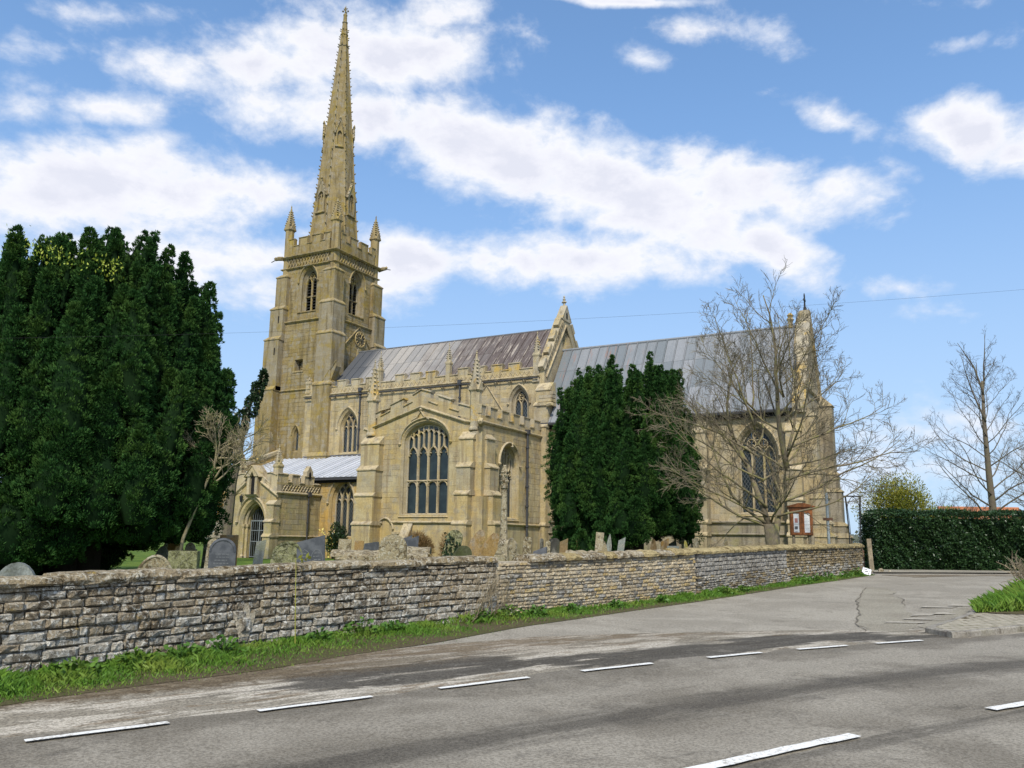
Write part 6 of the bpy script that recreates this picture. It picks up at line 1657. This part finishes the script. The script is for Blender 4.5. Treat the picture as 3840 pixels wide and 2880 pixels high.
V = np.stack([P0, P1, P2, P3], 1).reshape(-1, 3); F = np.arange(4*n).reshape(n, 4)
g_ = obj('grass', big_mesh('grass', V, F, M['grass']), None, None, 'stuff')
# grass on the paved corner
n = 7000; q = NP.uniform(0, 1, (n, 2)); x = -.05+3.2*q[:, 0]**1.3; y = 18.6+(x+.05)*.75+q[:, 1]*(1.2+x*3.2); z = np.interp(y, GY, GZ)+.1
hgt = NP.uniform(.10, .42, n)*np.clip(.5+x*.5, .4, 1.1); bd = NP.normal(0, .45, (n, 2)); an = NP.uniform(0, 6.28, n); w = .011
V = np.stack([np.stack([x-np.cos(an)*w, y-np.sin(an)*w, z], 1), np.stack([x+np.cos(an)*w, y+np.sin(an)*w, z], 1), np.stack([x+bd[:, 0]*hgt*.4+w, y+bd[:, 1]*hgt*.4, z+hgt*.6], 1), np.stack([x+bd[:, 0]*hgt, y+bd[:, 1]*hgt, z+hgt*.95], 1)], 1).reshape(-1, 3)
obj('grass', big_mesh('grass', V, np.arange(4*n).reshape(n, 4), M['grass']), None, None, 'stuff')
bare_tree('dead_stalks', 'pale dry branching stalks in the flower bed at the right edge', (1.15, 24.2, .5), [((0, 0, 0), dirv(math.cos(i)*.6, math.sin(i)*.6, .8), 0.8, .010) for i in range(11)], 33, M['drygrass'], M['drygrass'], [(0, 0, -.05), (0, 0, .15)], [.03, .03], lv=(5, 3, 0), group=None)
# broad leaved weeds, each a plant of its own
WD = [(6.3, .28), (7.0, .30), (7.6, .32), (8.3, .34), (9.9, .22), (10.7, .36), (11.3, .26), (13.2, .30), (13.9, .34), (14.6, .28), (15.6, .24), (17.0, .22), (18.6, .2), (21.3, .3), (22.4, .22), (26.8, .42), (28.0, .34), (29.4, .4), (31.6, .34), (33.0, .36)]
WHERE = ['left edge of the verge', 'first bright clump', 'third clump along the verge', 'nettles under the stone repair', 'green clump beside the thin stalk', 'big leaved clump under the thin stalk', 'low clump just past the thin stalk', 'nettle clump left of the dry stems', 'nettle clump among the dry stems', 'nettle clump right of the dry stems', 'small clump at the start of the cream stones', 'small clump below the cream stones', 'small weed under the last cream stones', 'tuft at the foot of the grey stones', 'low weed at the middle of the grey stones', 'broad clump where brown stones begin', 'middle clump below the brown stones', 'third clump below the brown stones', 'clump near the wall end', 'last clump by the wall end']
for k, (y, h) in enumerate(WD):
    x = wx(y)+.30; wd = thing('weed_plant', WHERE[k]+', green weeds at the wall foot', 'weeds', 'green weeds along the foot of the wall', (x, y, gz(y)))
    n = 90; h = h*.8; a = NP.uniform(0, 6.28, n); r = h*NP.uniform(.05, .95, n); P = np.stack([r*np.cos(a)*.75, r*np.sin(a)*1.15, h*NP.uniform(.1, 1.0, n)*(1-.4*r/h)], 1)
    D = np.stack([np.cos(a), np.sin(a), np.full(n, .25)], 1); V, F = leaves(P, D, .075, .055, .4); obj('leaf', big_mesh('leaf', V, F, M['weed']), None, wd, kind='stuff')
    mb = MB()
    for i in range(6): mb.tube([(0, 0, -.02), (RND.uniform(-.5, .5)*h, RND.uniform(-.6, .6)*h, h*.85)], .006, 3, False)
    obj('stem', mb, M['weed'], wd)
# thin stalk leaning up the wall, and the tangle of dead stems at the change of stone
sk = thing('climbing_stalk', 'tall thin yellow green stalk leaning against the dark wall', 'plant', None, (wx(9.55)+.42, 9.35, gz(9.35)))
mb = MB(); mb.tube([(0, 0, 0), (-.10, .08, .35), (-.20, .16, .75), (-.33, .28, 1.12), (-.40, .33, 1.22)], [.009, .008, .007, .005, .004], 5); obj('stem', mb, M['gorse'], sk)
V, F = leaves(np.array([[-.38+.03*i, .30, 1.20+.01*(i % 3)] for i in range(9)]), np.tile([1, 0, .1], (9, 1)), .10, .05, .6); obj('leaf', big_mesh('leaf', V, F, M['gorse']), None, sk, kind='stuff')
sk = thing('dead_creeper', 'tangle of dry dead stems on the wall where dark stone meets cream', 'plant', None, (wx(13.6)+.12, 13.5, gz(13.5)))
mb = MB(); rr = random.Random(8)
for i in range(34):
    y0 = rr.uniform(-.8, .5); pts = [(.05, y0, rr.uniform(0, .3))]
    for j in range(5): pts.append((.02+rr.uniform(0, .10), pts[-1][1]+rr.uniform(-.08, .22), pts[-1][2]+rr.uniform(.05, .22)))
    mb.tube(pts, [.008, .007, .006, .005, .004, .003], 3)
obj('stem', mb, M['drygrass'], sk)

# ------------------------------------------------------------------ headstones
def slate_mat():
    m, t, b = mat_new('dark_slate'); P = wpos(t); n = t.noise(P, 5, 5, .6); f = t.noise(P, 40, 4, .7)
    col = t.mix(t.step(n, .4, .65), (.052, .057, .066), (.095, .10, .11)); col = t.mix(t.step(f, .6, .75, 0, .4), col, (.2, .21, .2)); finish(t, b, col, .6, f, .15, .01, .35); return m
M['slate'] = slate_mat()
M['slatepale'] = stone_mat('pale_grey_slate', (.25, .27, .26), (.32, .34, .32), (.13, .14, .13), (.28, .30, .16), .4, course=False)
M['sand'] = stone_mat('ochre_headstone', (.29, .18, .06), (.36, .24, .10), (.12, .075, .035), (.22, .17, .05), .4, course=False)
M['brownst'] = stone_mat('brown_headstone', (.20, .14, .075), (.27, .19, .10), (.08, .055, .03), (.14, .12, .05), .4, course=False)
M['cream'] = rubble_mat('lichened_cream_headstone', (.36, .29, .17), (.46, .39, .26), (.12, .09, .05), (.64, .60, .48), .75, .45)
M['mossy'] = rubble_mat('mossy_headstone', (.24, .25, .11), (.33, .32, .17), (.08, .08, .04), (.5, .48, .34), .5, .25)
M['darkst'] = stone_mat('blackened_headstone', (.045, .045, .042), (.075, .072, .062), (.025, .025, .022), (.07, .08, .03), .4, course=False)
M['greenst'] = stone_mat('algae_covered_headstone', (.055, .065, .028), (.09, .095, .05), (.03, .03, .02), (.08, .10, .03), .5, course=False)
M['orange'] = stone_mat('orange_sandstone', (.45, .23, .08), (.50, .32, .15), (.2, .11, .05), (.42, .36, .18), .4, course=False)
M['lichyel'] = stone_mat('yellow_lichened_headstone', (.38, .33, .05), (.42, .37, .10), (.2, .17, .05), (.5, .43, .03), .8, course=False)
M['engrave'] = flat_mat('engraved_lines', (.15, .155, .16), .8)
def outline(kind, w, h):
    a = w/2
    if kind == 'round': return [(-a, 0), (a, 0), (a, h-a*.95)] + [(a*math.cos(q*math.pi/12), h-a*.95+a*.95*math.sin(q*math.pi/12)) for q in range(1, 12)] + [(-a, h-a*.95)]
    if kind == 'seg': return [(-a, 0), (a, 0), (a, h*.35)] + [(a*math.cos(q*math.pi/14), h*.35+h*.65*math.sin(q*math.pi/14)) for q in range(1, 14)] + [(-a, h*.35)]
    if kind == 'ogee': return [(-a, 0), (a, 0), (a, h*.80), (a*.80, h*.84), (a*.62, h*.92), (a*.35, h*.985), (0, h), (-a*.35, h*.985), (-a*.62, h*.92), (-a*.80, h*.84), (-a, h*.80)]
    if kind == 'should': return [(-a, 0), (a, 0), (a, h*.80), (a*.78, h*.80)] + [(a*.78*math.cos(q*math.pi/10), h*.80+h*.20*math.sin(q*math.pi/10)) for q in range(1, 10)] + [(-a*.78, h*.80), (-a, h*.80)]
    if kind == 'point': return [(-a, 0), (a, 0), (a, h*.74), (a*.5, h*.90), (0, h), (-a*.5, h*.90), (-a, h*.74)]
    if kind == 'slant': return [(-a, 0), (a, 0), (a, h), (-a, h*.90)]
    return [(-a, 0), (a, 0), (a, h), (-a, h)]
def headstone(x, y, w, h, kind, mat, label, tilt=0, lean=0, yaw=0, th=.10, lines=0, name='headstone', deco=None):
    """tilt sideways, lean back, turned by yaw from facing the road"""
    face = math.atan2(-x, y)*1.0     # broad face toward the road side
    t = thing(name, label, 'headstone', 'headstones in the churchyard', (x, y, LAWN))
    t.rotation_euler = (RAD(lean), RAD(tilt), face*.85+RAD(yaw))
    fr = frame((0, 0, -.15), (1, 0, 0), (0, -1, 0)); ol = outline(kind, w, h+.15)
    mb = MB(); mb.prism(fr, ol, th/2, -th/2); o = obj('slab', mb, M[mat], t)
    if deco == 'rim':
        mb = MB(); mb.bar(fr, [(u*.92, .15+(z-.15)*.96) for u, z in ol[2:]], .06, th/2+.015, .03); obj('moulding', mb, M[mat], t)
    if deco == 'twin':
        mb = MB(); q = w*.22
        for c in (-q, q): mb.bar(fr, [(c+u, z) for u, z in arch(0, w*.40, h*.35, h*.72, w*.30, 6)[1:]], .018, th/2+.006, .02)
        obj('carving', mb, M['engrave'], t)
    if lines:
        mb = MB(); rr = random.Random(int(abs(x)*100))
        cols = ((-.22, .34), (.22, .34)) if deco == 'twin' else ((0, .64),)
        for i in range(lines):
            z = h*.72-i*h*.058+.1
            for c, ww in cols:
                a = w*(c-ww/2*rr.uniform(.6, 1)); b = w*(c+ww/2*rr.uniform(.6, 1)); u = a
                while u < b-.03:
                    l = rr.uniform(.03, .08); mb.prism(fr, rect(u, min(u+l, b), z, z+.018), th/2+.004, th/2-.004); u += l+.018
        obj('inscription', mb, M['engrave'], t, kind='stuff')
    return t
H = headstone
H(-14.75, 11.9, .80, .87, 'seg', 'cream', 'low half round cream headstone with a raised rim, left behind the wall', 4, 0, 6, .16, deco='rim')
H(-15.15, 13.0, .60, .93, 'square', 'mossy', 'square mossy green stone block beside the dark rounded slate', 0, 0, -4, .34)
H(-15.72, 14.6, .61, 1.22, 'round', 'slate', 'upright dark slate headstone with a round top, before the porch', 0, -2, 0, .09, lines=8, deco='rim')
H(-18.75, 17.0, .36, 1.2, 'round', 'cream', 'narrow pale arched headstone half hidden behind the rounded dark slate', 4, 0, 0, .12)
H(-24.52, 22.0, .30, 1.15, 'square', 'greenst', 'narrow dark green slab left of the porch', 3, 0, 10, .10)
H(-25.54, 24.0, .66, 1.32, 'square', 'orange', 'broad reddish stained block behind the rounded dark slate', 0, 0, 0, .3)
H(-25.97, 26.0, .38, 1.18, 'slant', 'slatepale', 'grey green slate leaning before the porch gate', 5, -8, 0, .08)
H(-22.66, 19.0, .34, 1.2, 'square', 'orange', 'tall orange sandstone headstone under the edge of the great yew', 0, 0, -8, .14)
H(-20.4, 17.3, .22, .98, 'round', 'sand', 'small rounded orange headstone above the mossy block', 0, 0, 0, .12)
H(-22.96, 20.0, .42, 1.05, 'should', 'cream', 'carved pale headstone right of the orange sandstone one', -4, 0, 0, .13)
H(-22.08, 18.0, .46, .95, 'seg', 'slatepale', 'grey weathered headstone left of the orange sandstone one', 6, 0, 0, .14)
H(-25.2, 20.9, .36, 1.24, 'point', 'mossy', 'lichen spotted pointed headstone deepest under the great yew', 0, 0, 0, .14)
H(-14.12, 15.0, .74, 1.17, 'round', 'mossy', 'lichened round headed stone with carved arch, left of the twin panel slate', 5, 0, 0, .16, deco='rim')
H(-13.55, 15.3, .64, 1.30, 'slant', 'slate', 'big leaning slate headstone carved with two pointed panels', -3, -3, 0, .09, lines=9, deco='twin')
H(-22.32, 27.0, .50, 1.22, 'square', 'cream', 'pale lichened upright slab beneath the yellow flowering shrub', 3, 0, 0, .16)
H(-22.37, 28.0, .37, 1.16, 'square', 'sand', 'tan rectangular headstone touching a dark slate near the tomb recess', 2, 0, 0, .12)
H(-21.09, 27.0, .50, 1.17, 'slant', 'slate', 'low dark slate headstone beside the tan one', 6, 0, 0, .08)
H(-21.6, 28.2, .22, 1.12, 'square', 'slate', 'sliver of slate behind the low dark slate headstone', 0, 0, 0, .08)
H(-12.55, 17.0, .68, 1.36, 'round', 'cream', 'large white lichened round topped headstone at the middle of the wall', 2, 0, 0, .16)
H(-16.6, 23.0, .28, 1.42, 'slant', 'slate', 'tilted slate just right of the large white lichened headstone', 9, 0, 0, .08)
H(-15.84, 22.5, .33, 1.38, 'slant', 'slate', 'second slate, squarer, right of the large white lichened headstone', 3, 0, 6, .08)
ivy_h = H(-12.95, 20.0, .44, 1.55, 'round', 'mossy', 'round topped headstone wrapped in dark ivy', 12, 0, 0, .14)
v = NP.uniform(-1, 1, (260, 3))*np.array([.22, .10, .62])+np.array([-.02, -.05, .78]); V, F = leaves(v, np.tile([0, -.6, -.3], (260, 1)), .11, .09, .5); obj('ivy', big_mesh('ivy', V, F, M['ivy']), None, ivy_h)
H(-11.3, 17.2, .38, 1.30, 'round', 'greenst', 'dark green headstone leaning steeply right in front of the ivied one', 34, 0, 20, .13)
H(-12.35, 20.0, .42, 1.62, 'ogee', 'sand', 'brown sandstone headstone leaning right beside the ivied one', 19, 0, 10, .13)
H(-11.5, 19.0, .36, 1.60, 'ogee', 'sand', 'second brown sandstone headstone leaning far right with a dark edge', 27, 0, 26, .16)
H(-11.84, 22.0, .24, 1.33, 'ogee', 'cream', 'narrow curved pale headstone right of the cross base', -4, 0, 30, .13)
H(-12.47, 24.0, .27, 1.37, 'square', 'cream', 'pale square pillar like headstone with a lichen crust', 2, 0, 0, .22)
H(-15.9, 32.0, .17, 1.36, 'round', 'darkst', 'left small blackened headstone at the transept corner', 0, 0, 0, .1)
H(-15.55, 32.2, .17, 1.36, 'round', 'darkst', 'right small blackened headstone at the transept corner', 0, 0, 0, .1)
H(-11.48, 23.0, .42, 1.12, 'slant', 'slate', 'low dark slate with a white weathered top edge near the middle yew', -5, -20, -10, .1, lines=4)
H(-12.25, 25.0, .16, 1.26, 'round', 'cream', 'slim pale stone just right of the low white edged slate', 3, 0, 0, .12)
H(-13.45, 28.0, .30, 1.36, 'round', 'darkst', 'blackened headstone with pale edge left of the middle yew', 4, 0, 14, .12)
H(-13.55, 29.0, .30, 1.37, 'slant', 'brownst', 'dark brown headstone next to the middle yew', 3, 0, 0, .12)
H(-14.2, 32.0, .24, 1.34, 'square', 'sand', 'tan headstone under the left skirt of the middle yew', 0, 0, 0, .12)
H(-14.84, 33.0, .32, 1.44, 'square', 'darkst', 'black slab against the left skirt of the middle yew', -3, 0, 0, .1)
H(-11.33, 27.0, .27, 1.57, 'square', 'cream', 'tall narrow pale headstone leaning before the yew trunk', 5, 0, 0, .14)
H(-12.2, 30.0, .20, 1.55, 'point', 'slatepale', 'pointed grey slate beside the tall pale headstone', 6, 0, 20, .07)
H(-11.95, 30.5, .25, 1.46, 'slant', 'slatepale', 'slanting grey slate right of the pointed one', 8, 0, 10, .07)
H(-10.66, 26.0, .22, 1.27, 'point', 'cream', 'short gabled pale stone at the foot of the tall pale headstone', 2, 0, 0, .12)
H(-13.01, 36.0, .33, 1.42, 'square', 'slate', 'blue grey slate right of the yew trunk', 0, 0, 0, .08)
H(-11.4, 33.0, .25, 1.40, 'ogee', 'brownst', 'brown headstone, left one of a pair right of the yew', 2, 0, 0, .12)
H(-11.12, 33.5, .30, 1.43, 'slant', 'sand', 'orange brown headstone, right one of a pair right of the yew', 3, 0, 12, .14)
H(-11.72, 37.0, .36, 1.36, 'slant', 'slatepale', 'grey slab half hidden below the chancel plinth', -6, 0, 0, .1)
H(-9.91, 31.0, .42, 1.13, 'square', 'slatepale', 'low flat grey slab just above the coping', 0, 0, 0, .2)
H(-9.9, 33.0, .18, 1.36, 'ogee', 'lichyel', 'small headstone bright with yellow lichen', -6, 0, 0, .12)
H(-9.2, 32.0, .22, 1.42, 'square', 'cream', 'pale headstone leaning left, left of the bare tree', -6, 0, 0, .13)
H(-8.43, 33.0, .21, 1.44, 'should', 'cream', 'pale shouldered headstone nearest the bare tree trunk', 0, 0, 0, .13)
H(-13.4, 8.25, .70, .80, 'seg', 'slatepale', 'grey stone with a curved top at the far left edge', 0, 0, 0, .2, lines=3)
st = thing('stone_cross', 'small pale carved stone cross in front of the chancel plinth', 'grave cross', None, (-11.02, 36.0, LAWN))
mb = MB(); mb.box(-.16, .16, -.14, .14, -.1, .55); mb.box(-.09, .09, -.08, .08, .55, 1.62); mb.box(-.20, .20, -.07, .07, 1.2, 1.36); mb.blob((0, 0, 1.64), .1); obj('shaft', mb, M['cream'], st)
# churchyard cross: stepped base, tall shaft, carved head
st = thing('churchyard_cross', 'tall slender weathered cross shaft with a carved head on a stone base', 'stone cross', None, (-14.4, 26.0, LAWN))
mb = MB(); mb.ngon(0, 0, [(.62, -.1), (.62, .75), (.55, .80)], 4); mb.ngon(0, 0, [(.48, .8), (.48, 1.15), (.38, 1.27)], 8); obj('base', mb, M['cream'], st)
mb = MB(); mb.ngon(0, 0, [(.14, 1.25), (.125, 1.7), (.105, 2.5), (.10, 3.02), (.135, 3.06), (.135, 3.14)], 8); obj('shaft', mb, M['cream'], st)
mb = MB(); mb.ngon(0, 0, [(.13, 3.14), (.12, 3.2), (.10, 3.55), (.14, 3.62), (.09, 3.75), (.05, 3.88)], 8)
for q in range(8): mb.blob((.12*math.cos(q*.785), .12*math.sin(q*.785), 3.30+.22*(q % 2)), .07, 1.3)
obj('head', mb, M['cream'], st)
def tomb(x, y, w, d, h, label, yaw=0, n=2):
    t = thing('chest_tomb', label, 'tomb', 'low lichened tombs', (x, y, LAWN)); t.rotation_euler = (0, 0, math.atan2(-x, y)*.85+RAD(yaw))
    mb = MB(); mb.box(-w/2+.1, w/2-.1, -d/2+.1, d/2-.1, -.1, h-.14); obj('chest', mb, M['cream'], t)
    mb = MB(); rr = random.Random(int(x*10)); rg = []
    for i in range(9):
        u = -w/2+w*i/8; r = lambda: rr.uniform(-.03, .03); rg.append([(u, -d/2+r(), h-.14+r()*.5), (u, -d/2+.02+r(), h-.03+r()*.5), (u, -d/2+.2, h+.04+r()), (u, d/2-.2, h+.05+r()), (u, d/2, h-.05), (u, d/2, h-.14)])
    mb.loft(rg); obj('ledger_slab', mb, M['cream'], t)
tomb(-15.0, 19.5, 2.1, .9, .80, 'long low lichened tomb right of the twin panel slate', 4)
tomb(-16.4, 20.6, 1.6, .8, .86, 'second lichened tomb behind, below the tan headstone', -2)
tomb(-13.4, 18.6, 1.4, .8, .84, 'rough lichened slab tomb right of the large round headstone', 3)
tomb(-14.4, 20.4, 1.2, .7, .98, 'upper rough slab tomb left of the ivied headstone', 0)
tomb(-11.4, 26.0, 1.1, .7, .9, 'low pale slab tomb left of the tall pale headstone', 0)

# ------------------------------------------------------------------ things at the gate end
def face_cam(x, y): return math.atan2(-x, y)
nb = thing('notice_board', 'varnished wooden church notice board with two glazed doors and paper notices', 'notice board', None, (-6.0, 35.4, LAWN)); nb.rotation_euler = (0, 0, RAD(24))
fr = frame((0, 0, 0), (1, 0, 0), (0, -1, 0)); zb, zt, w = 1.60, 2.62, .44
mb = MB(); mb.box(-w, w, -.06, .08, zb, zt); obj('case', mb, M['wood'], nb)
mb = MB(); mb.prism(fr, [(-w-.05, zt), (w+.05, zt), (w+.05, zt+.10), (w*.25, zt+.22), (-w*.25, zt+.22), (-w-.05, zt+.10)], .08, -.10); mb.prism(fr, [(-w-.10, zt+.10), (w+.10, zt+.10), (w+.1, zt+.14), (w*.25, zt+.26), (-w*.25, zt+.26), (-w-.1, zt+.14)], .15, -.14); obj('hood', mb, M['wood'], nb)
for s in (-1, 1):
    mb = MB(); a, b = (-w+.03, -.01) if s < 0 else (.01, w-.03)
    for q in (rect(a, b, zb+.03, zb+.12), rect(a, b, zt-.14, zt-.03), rect(a, a+.09, zb+.12, zt-.14), rect(b-.09, b, zb+.12, zt-.14)): mb.prism(fr, q, .10, .055)
    d_ = obj('door', mb, M['wood'], nb)
    mb = MB(); mb.prism(fr, rect(a+.08, b-.08, zb+.11, zt-.13), .066, .058); obj('notice_paper', mb, M['paper'], d_)
    mb = MB(); c = (a+b)/2
    if s < 0:
        mb.prism(fr, rect(c-.06, c+.06, zb+.50, zb+.68), .069, .066); obj('printed_notice', mb, M['printred'], d_); mb = MB(); mb.prism(fr, rect(c-.07, c+.05, zb+.24, zb+.36), .069, .066)
        for i in range(3): mb.prism(fr, rect(c-.08, c+.07, zb+.17-.02*i, zb+.178-.02*i), .069, .066)
    else:
        for i in range(9): mb.prism(fr, rect(c-.09, c+.08*(.6+.4*((i*7) % 3)/2), zb+.66-.055*i, zb+.668-.055*i), .069, .066)
    mb.prism(fr, rect(c-.13, c+.13, zb+.44, zb+.452), .068, .066)
    obj('printed_notice', mb, M['print'], d_)
for s in (-1, 1):
    mb = MB(); mb.box(s*w*.72-.05, s*w*.72+.05, -.02, .07, -.3, zb); obj('post', mb, M['oldwood'], nb)
pl = thing('sign_pole', 'plain galvanised steel pole with a small bracket, right of the notice board', 'pole', None, (-4.92, 34.9, LAWN))
mb = MB(); mb.tube([(0, 0, -.3), (0, 0, 3.25)], .055, 10); obj('pole', mb, M['steel'], pl); mb = MB(); mb.box(-.16, .18, -.08, .08, 2.18, 2.28); obj('bracket', mb, M['rust'], pl)
ga = thing('gate_overthrow', 'black iron lamp arch over the churchyard gate beside the hedge', 'iron arch', None, (-4.7, 41.4, .54)); ga.rotation_euler = (0, 0, RAD(20))
mb = MB()
for s in (-1, 1):
    mb.tube([(s*.24, 0, .9), (s*.25, 0, 1.8), (s*.33, 0, 3.25)], .028, 6); mb.tube([(s*.16, 0, .9), (s*.2, 0, 2.0), (s*.30, 0, 3.25)], .014, 5)
    mb.tube([(s*.31, 0, 2.5), (s*.24, 0, 2.9), (s*.10, 0, 3.18), (0, 0, 3.24)], .016, 5)
mb.box(-.42, .38, -.03, .03, 3.24, 3.30); obj('iron_frame', mb, M['iron'], ga)
for s in (-1, 1):
    mb = MB(); mb.ngon(s*.22, 0, [(.14, 0), (.14, .78), (.15, .80), (.05, .98)], 4); obj('gate_post', mb, M['rust'], ga)
gp = thing('timber_post', 'single grey timber gate post between the wall end and the hedge', 'post', None, (-4.02, 40.7, .54))
mb = MB(); mb.box(-.09, .09, -.08, .08, -.3, 1.36); obj('post', mb, M['oldwood'], gp); gp.rotation_euler = (0, RAD(-2.5), RAD(20))
sg = thing('fallen_sign', 'small white sign with black lettering lying tilted against the wall end', 'sign', None, (-3.58, 34.1, .535)); sg.rotation_euler = (RAD(-32), RAD(17), RAD(10))
fr = frame((0, 0, 0), (1, 0, 0), (0, -1, 0))
mb = MB(); mb.prism(fr, rect(-.15, .15, .02, .28), .012, -.012); obj('board', mb, M['white'], sg)
mb = MB(); mb.prism(fr, rect(-.17, .16, -.01, .30), -.013, -.05); obj('backing', mb, M['iron'], sg)
mb = MB()
for a, b, c, d in ((-.115, -.085, .195, .235), (-.07, -.04, .20, .24), (-.03, .01, .205, .245), (.06, .11, .18, .20), (-.05, .0, .115, .16), (.005, .045, .13, .165), (.06, .095, .075, .115), (-.13, -.11, .04, .08)): mb.prism(fr, rect(a, b, c, d), .016, .0125)
obj('lettering', mb, M['print'], sg)
for k, (x, y, s) in enumerate(((-3.35, 37.4, .12), (-3.05, 37.7, .07))):
    mb = MB(); mb.ngon(0, 0, [(s*.6, 0), (s, s*.4), (s*.8, s*1.1), (s*.3, s*1.5)], 7)
    o = obj('loose_stone', mb, M['cream'], None, loc=(x, y, gz(y))); tag(o, ('larger pale stone lying at the foot of the hedge', 'smaller pale stone lying at the foot of the hedge')[k], 'stone', 'pale stones by the hedge')
# railing beyond the chancel
rl = thing('iron_railing', 'low iron railing beyond the end of the chancel', 'railing', None, (-8.6, 58.0, .5))
mb = MB(); mb.tube([(0, 0, 1.35), (4.2, 2.2, 1.35)], .02, 5); mb.tube([(0, 0, .3), (4.2, 2.2, .3)], .02, 5); obj('rail', mb, M['iron'], rl)
mb = MB()
for i in range(30): mb.tube([(4.2*i/29, 2.2*i/29, 0), (4.2*i/29, 2.2*i/29, 1.5)], [.014, .012], 4)
obj('bar', mb, M['iron'], rl, kind='stuff')
# house beyond the hedge
hs = thing('house', 'low house with an orange clay tiled roof, just showing over the hedge', 'house', None, (.5, 84.0, .5)); hs.rotation_euler = (0, 0, RAD(28))
mb = MB(); mb.box(-3.2, 3.4, -2.5, 2.5, -.2, 2.9); obj('wall', mb, M['housebrick'], hs)
mb = MB(); mb.loft([[(x, -2.9, 2.75), (x, 0, 4.42), (x, 2.9, 2.75), (x, 2.9, 2.6), (x, 0, 4.2), (x, -2.9, 2.6)] for x in (-3.4, 3.6)]); ro = obj('roof', mb, M['redclay'], hs)
mb = MB(); rr = random.Random(2)
for r in range(9):
    for c in range(26):
        x = -3.35+c*.267; y0 = -2.9+r*.32; z0 = 2.77+r*.185
        mb.add([(x, y0, z0+.03), (x+.25, y0, z0+.03+rr.uniform(0, .012)), (x+.25, y0+.36, z0+.215), (x, y0+.36, z0+.215)], [(0, 1, 2, 3)])
obj('roof_tile', mb, M['redclay'], ro, kind='stuff')
mb = MB(); mb.tube([(-3.4, 0, 4.43), (3.6, 0, 4.43)], .12, 8); obj('ridge_tile', mb, M['redclay'], ro)
mb = MB(); mb.box(-1.4, -.4, -2.53, -2.45, .9, 2.0); obj('window', mb, M['glass_plain'], hs)
# far trees along the horizon
mb_l = []
NP = np.random.default_rng(77)
for i in range(420):
    a = -1.5+1.95*i/420+NP.uniform(-.004, .004); d = NP.uniform(420, 700); s = NP.uniform(4, 9); q = NP.normal(0, 1, (60, 3)); q /= np.linalg.norm(q, axis=1, keepdims=True)
    mb_l.append(leaves(np.array([d*math.sin(a), d*math.cos(a), s*.45])+q*np.array([s*1.2, s*1.2, s*.45]), q, s*.36, s*.26, .5))
V, F = join_np(mb_l); M['far'] = leaf_mat('far_woodland', (.10, .12, .10), (.15, .165, .13), (.12, .13, .11), .9); obj('far_woods', big_mesh('far_woods', V, F, M['far']), None, None, 'stuff')
# overhead wire strung across between two poles outside the view
A, B = Vector((-21.0, 5.6, 5.0)), Vector((6.2, 20.5, 6.95))
wi = thing('overhead_wire', 'single thin overhead cable crossing the sky from side to side', 'cable')
mb = MB(); mb.tube([A.lerp(B, i/30)+Vector((0, 0, -.42*(1-(2*i/30-1)**2))) for i in range(31)], .0017, 5); obj('cable', mb, M['cable'], wi)
for k, p in enumerate((A, B)):
    t = thing('cable_pole', ('timber pole carrying the left end of the cable', 'timber pole carrying the right end of the cable')[k], 'pole', None, (p.x, p.y, gz(p.y) if k else LAWN)); mb = MB(); mb.tube([(0, 0, -.5), (0, 0, p.z+.1-t.location.z)], [.13, .10], 8); obj('post', mb, M['oldwood'], t)
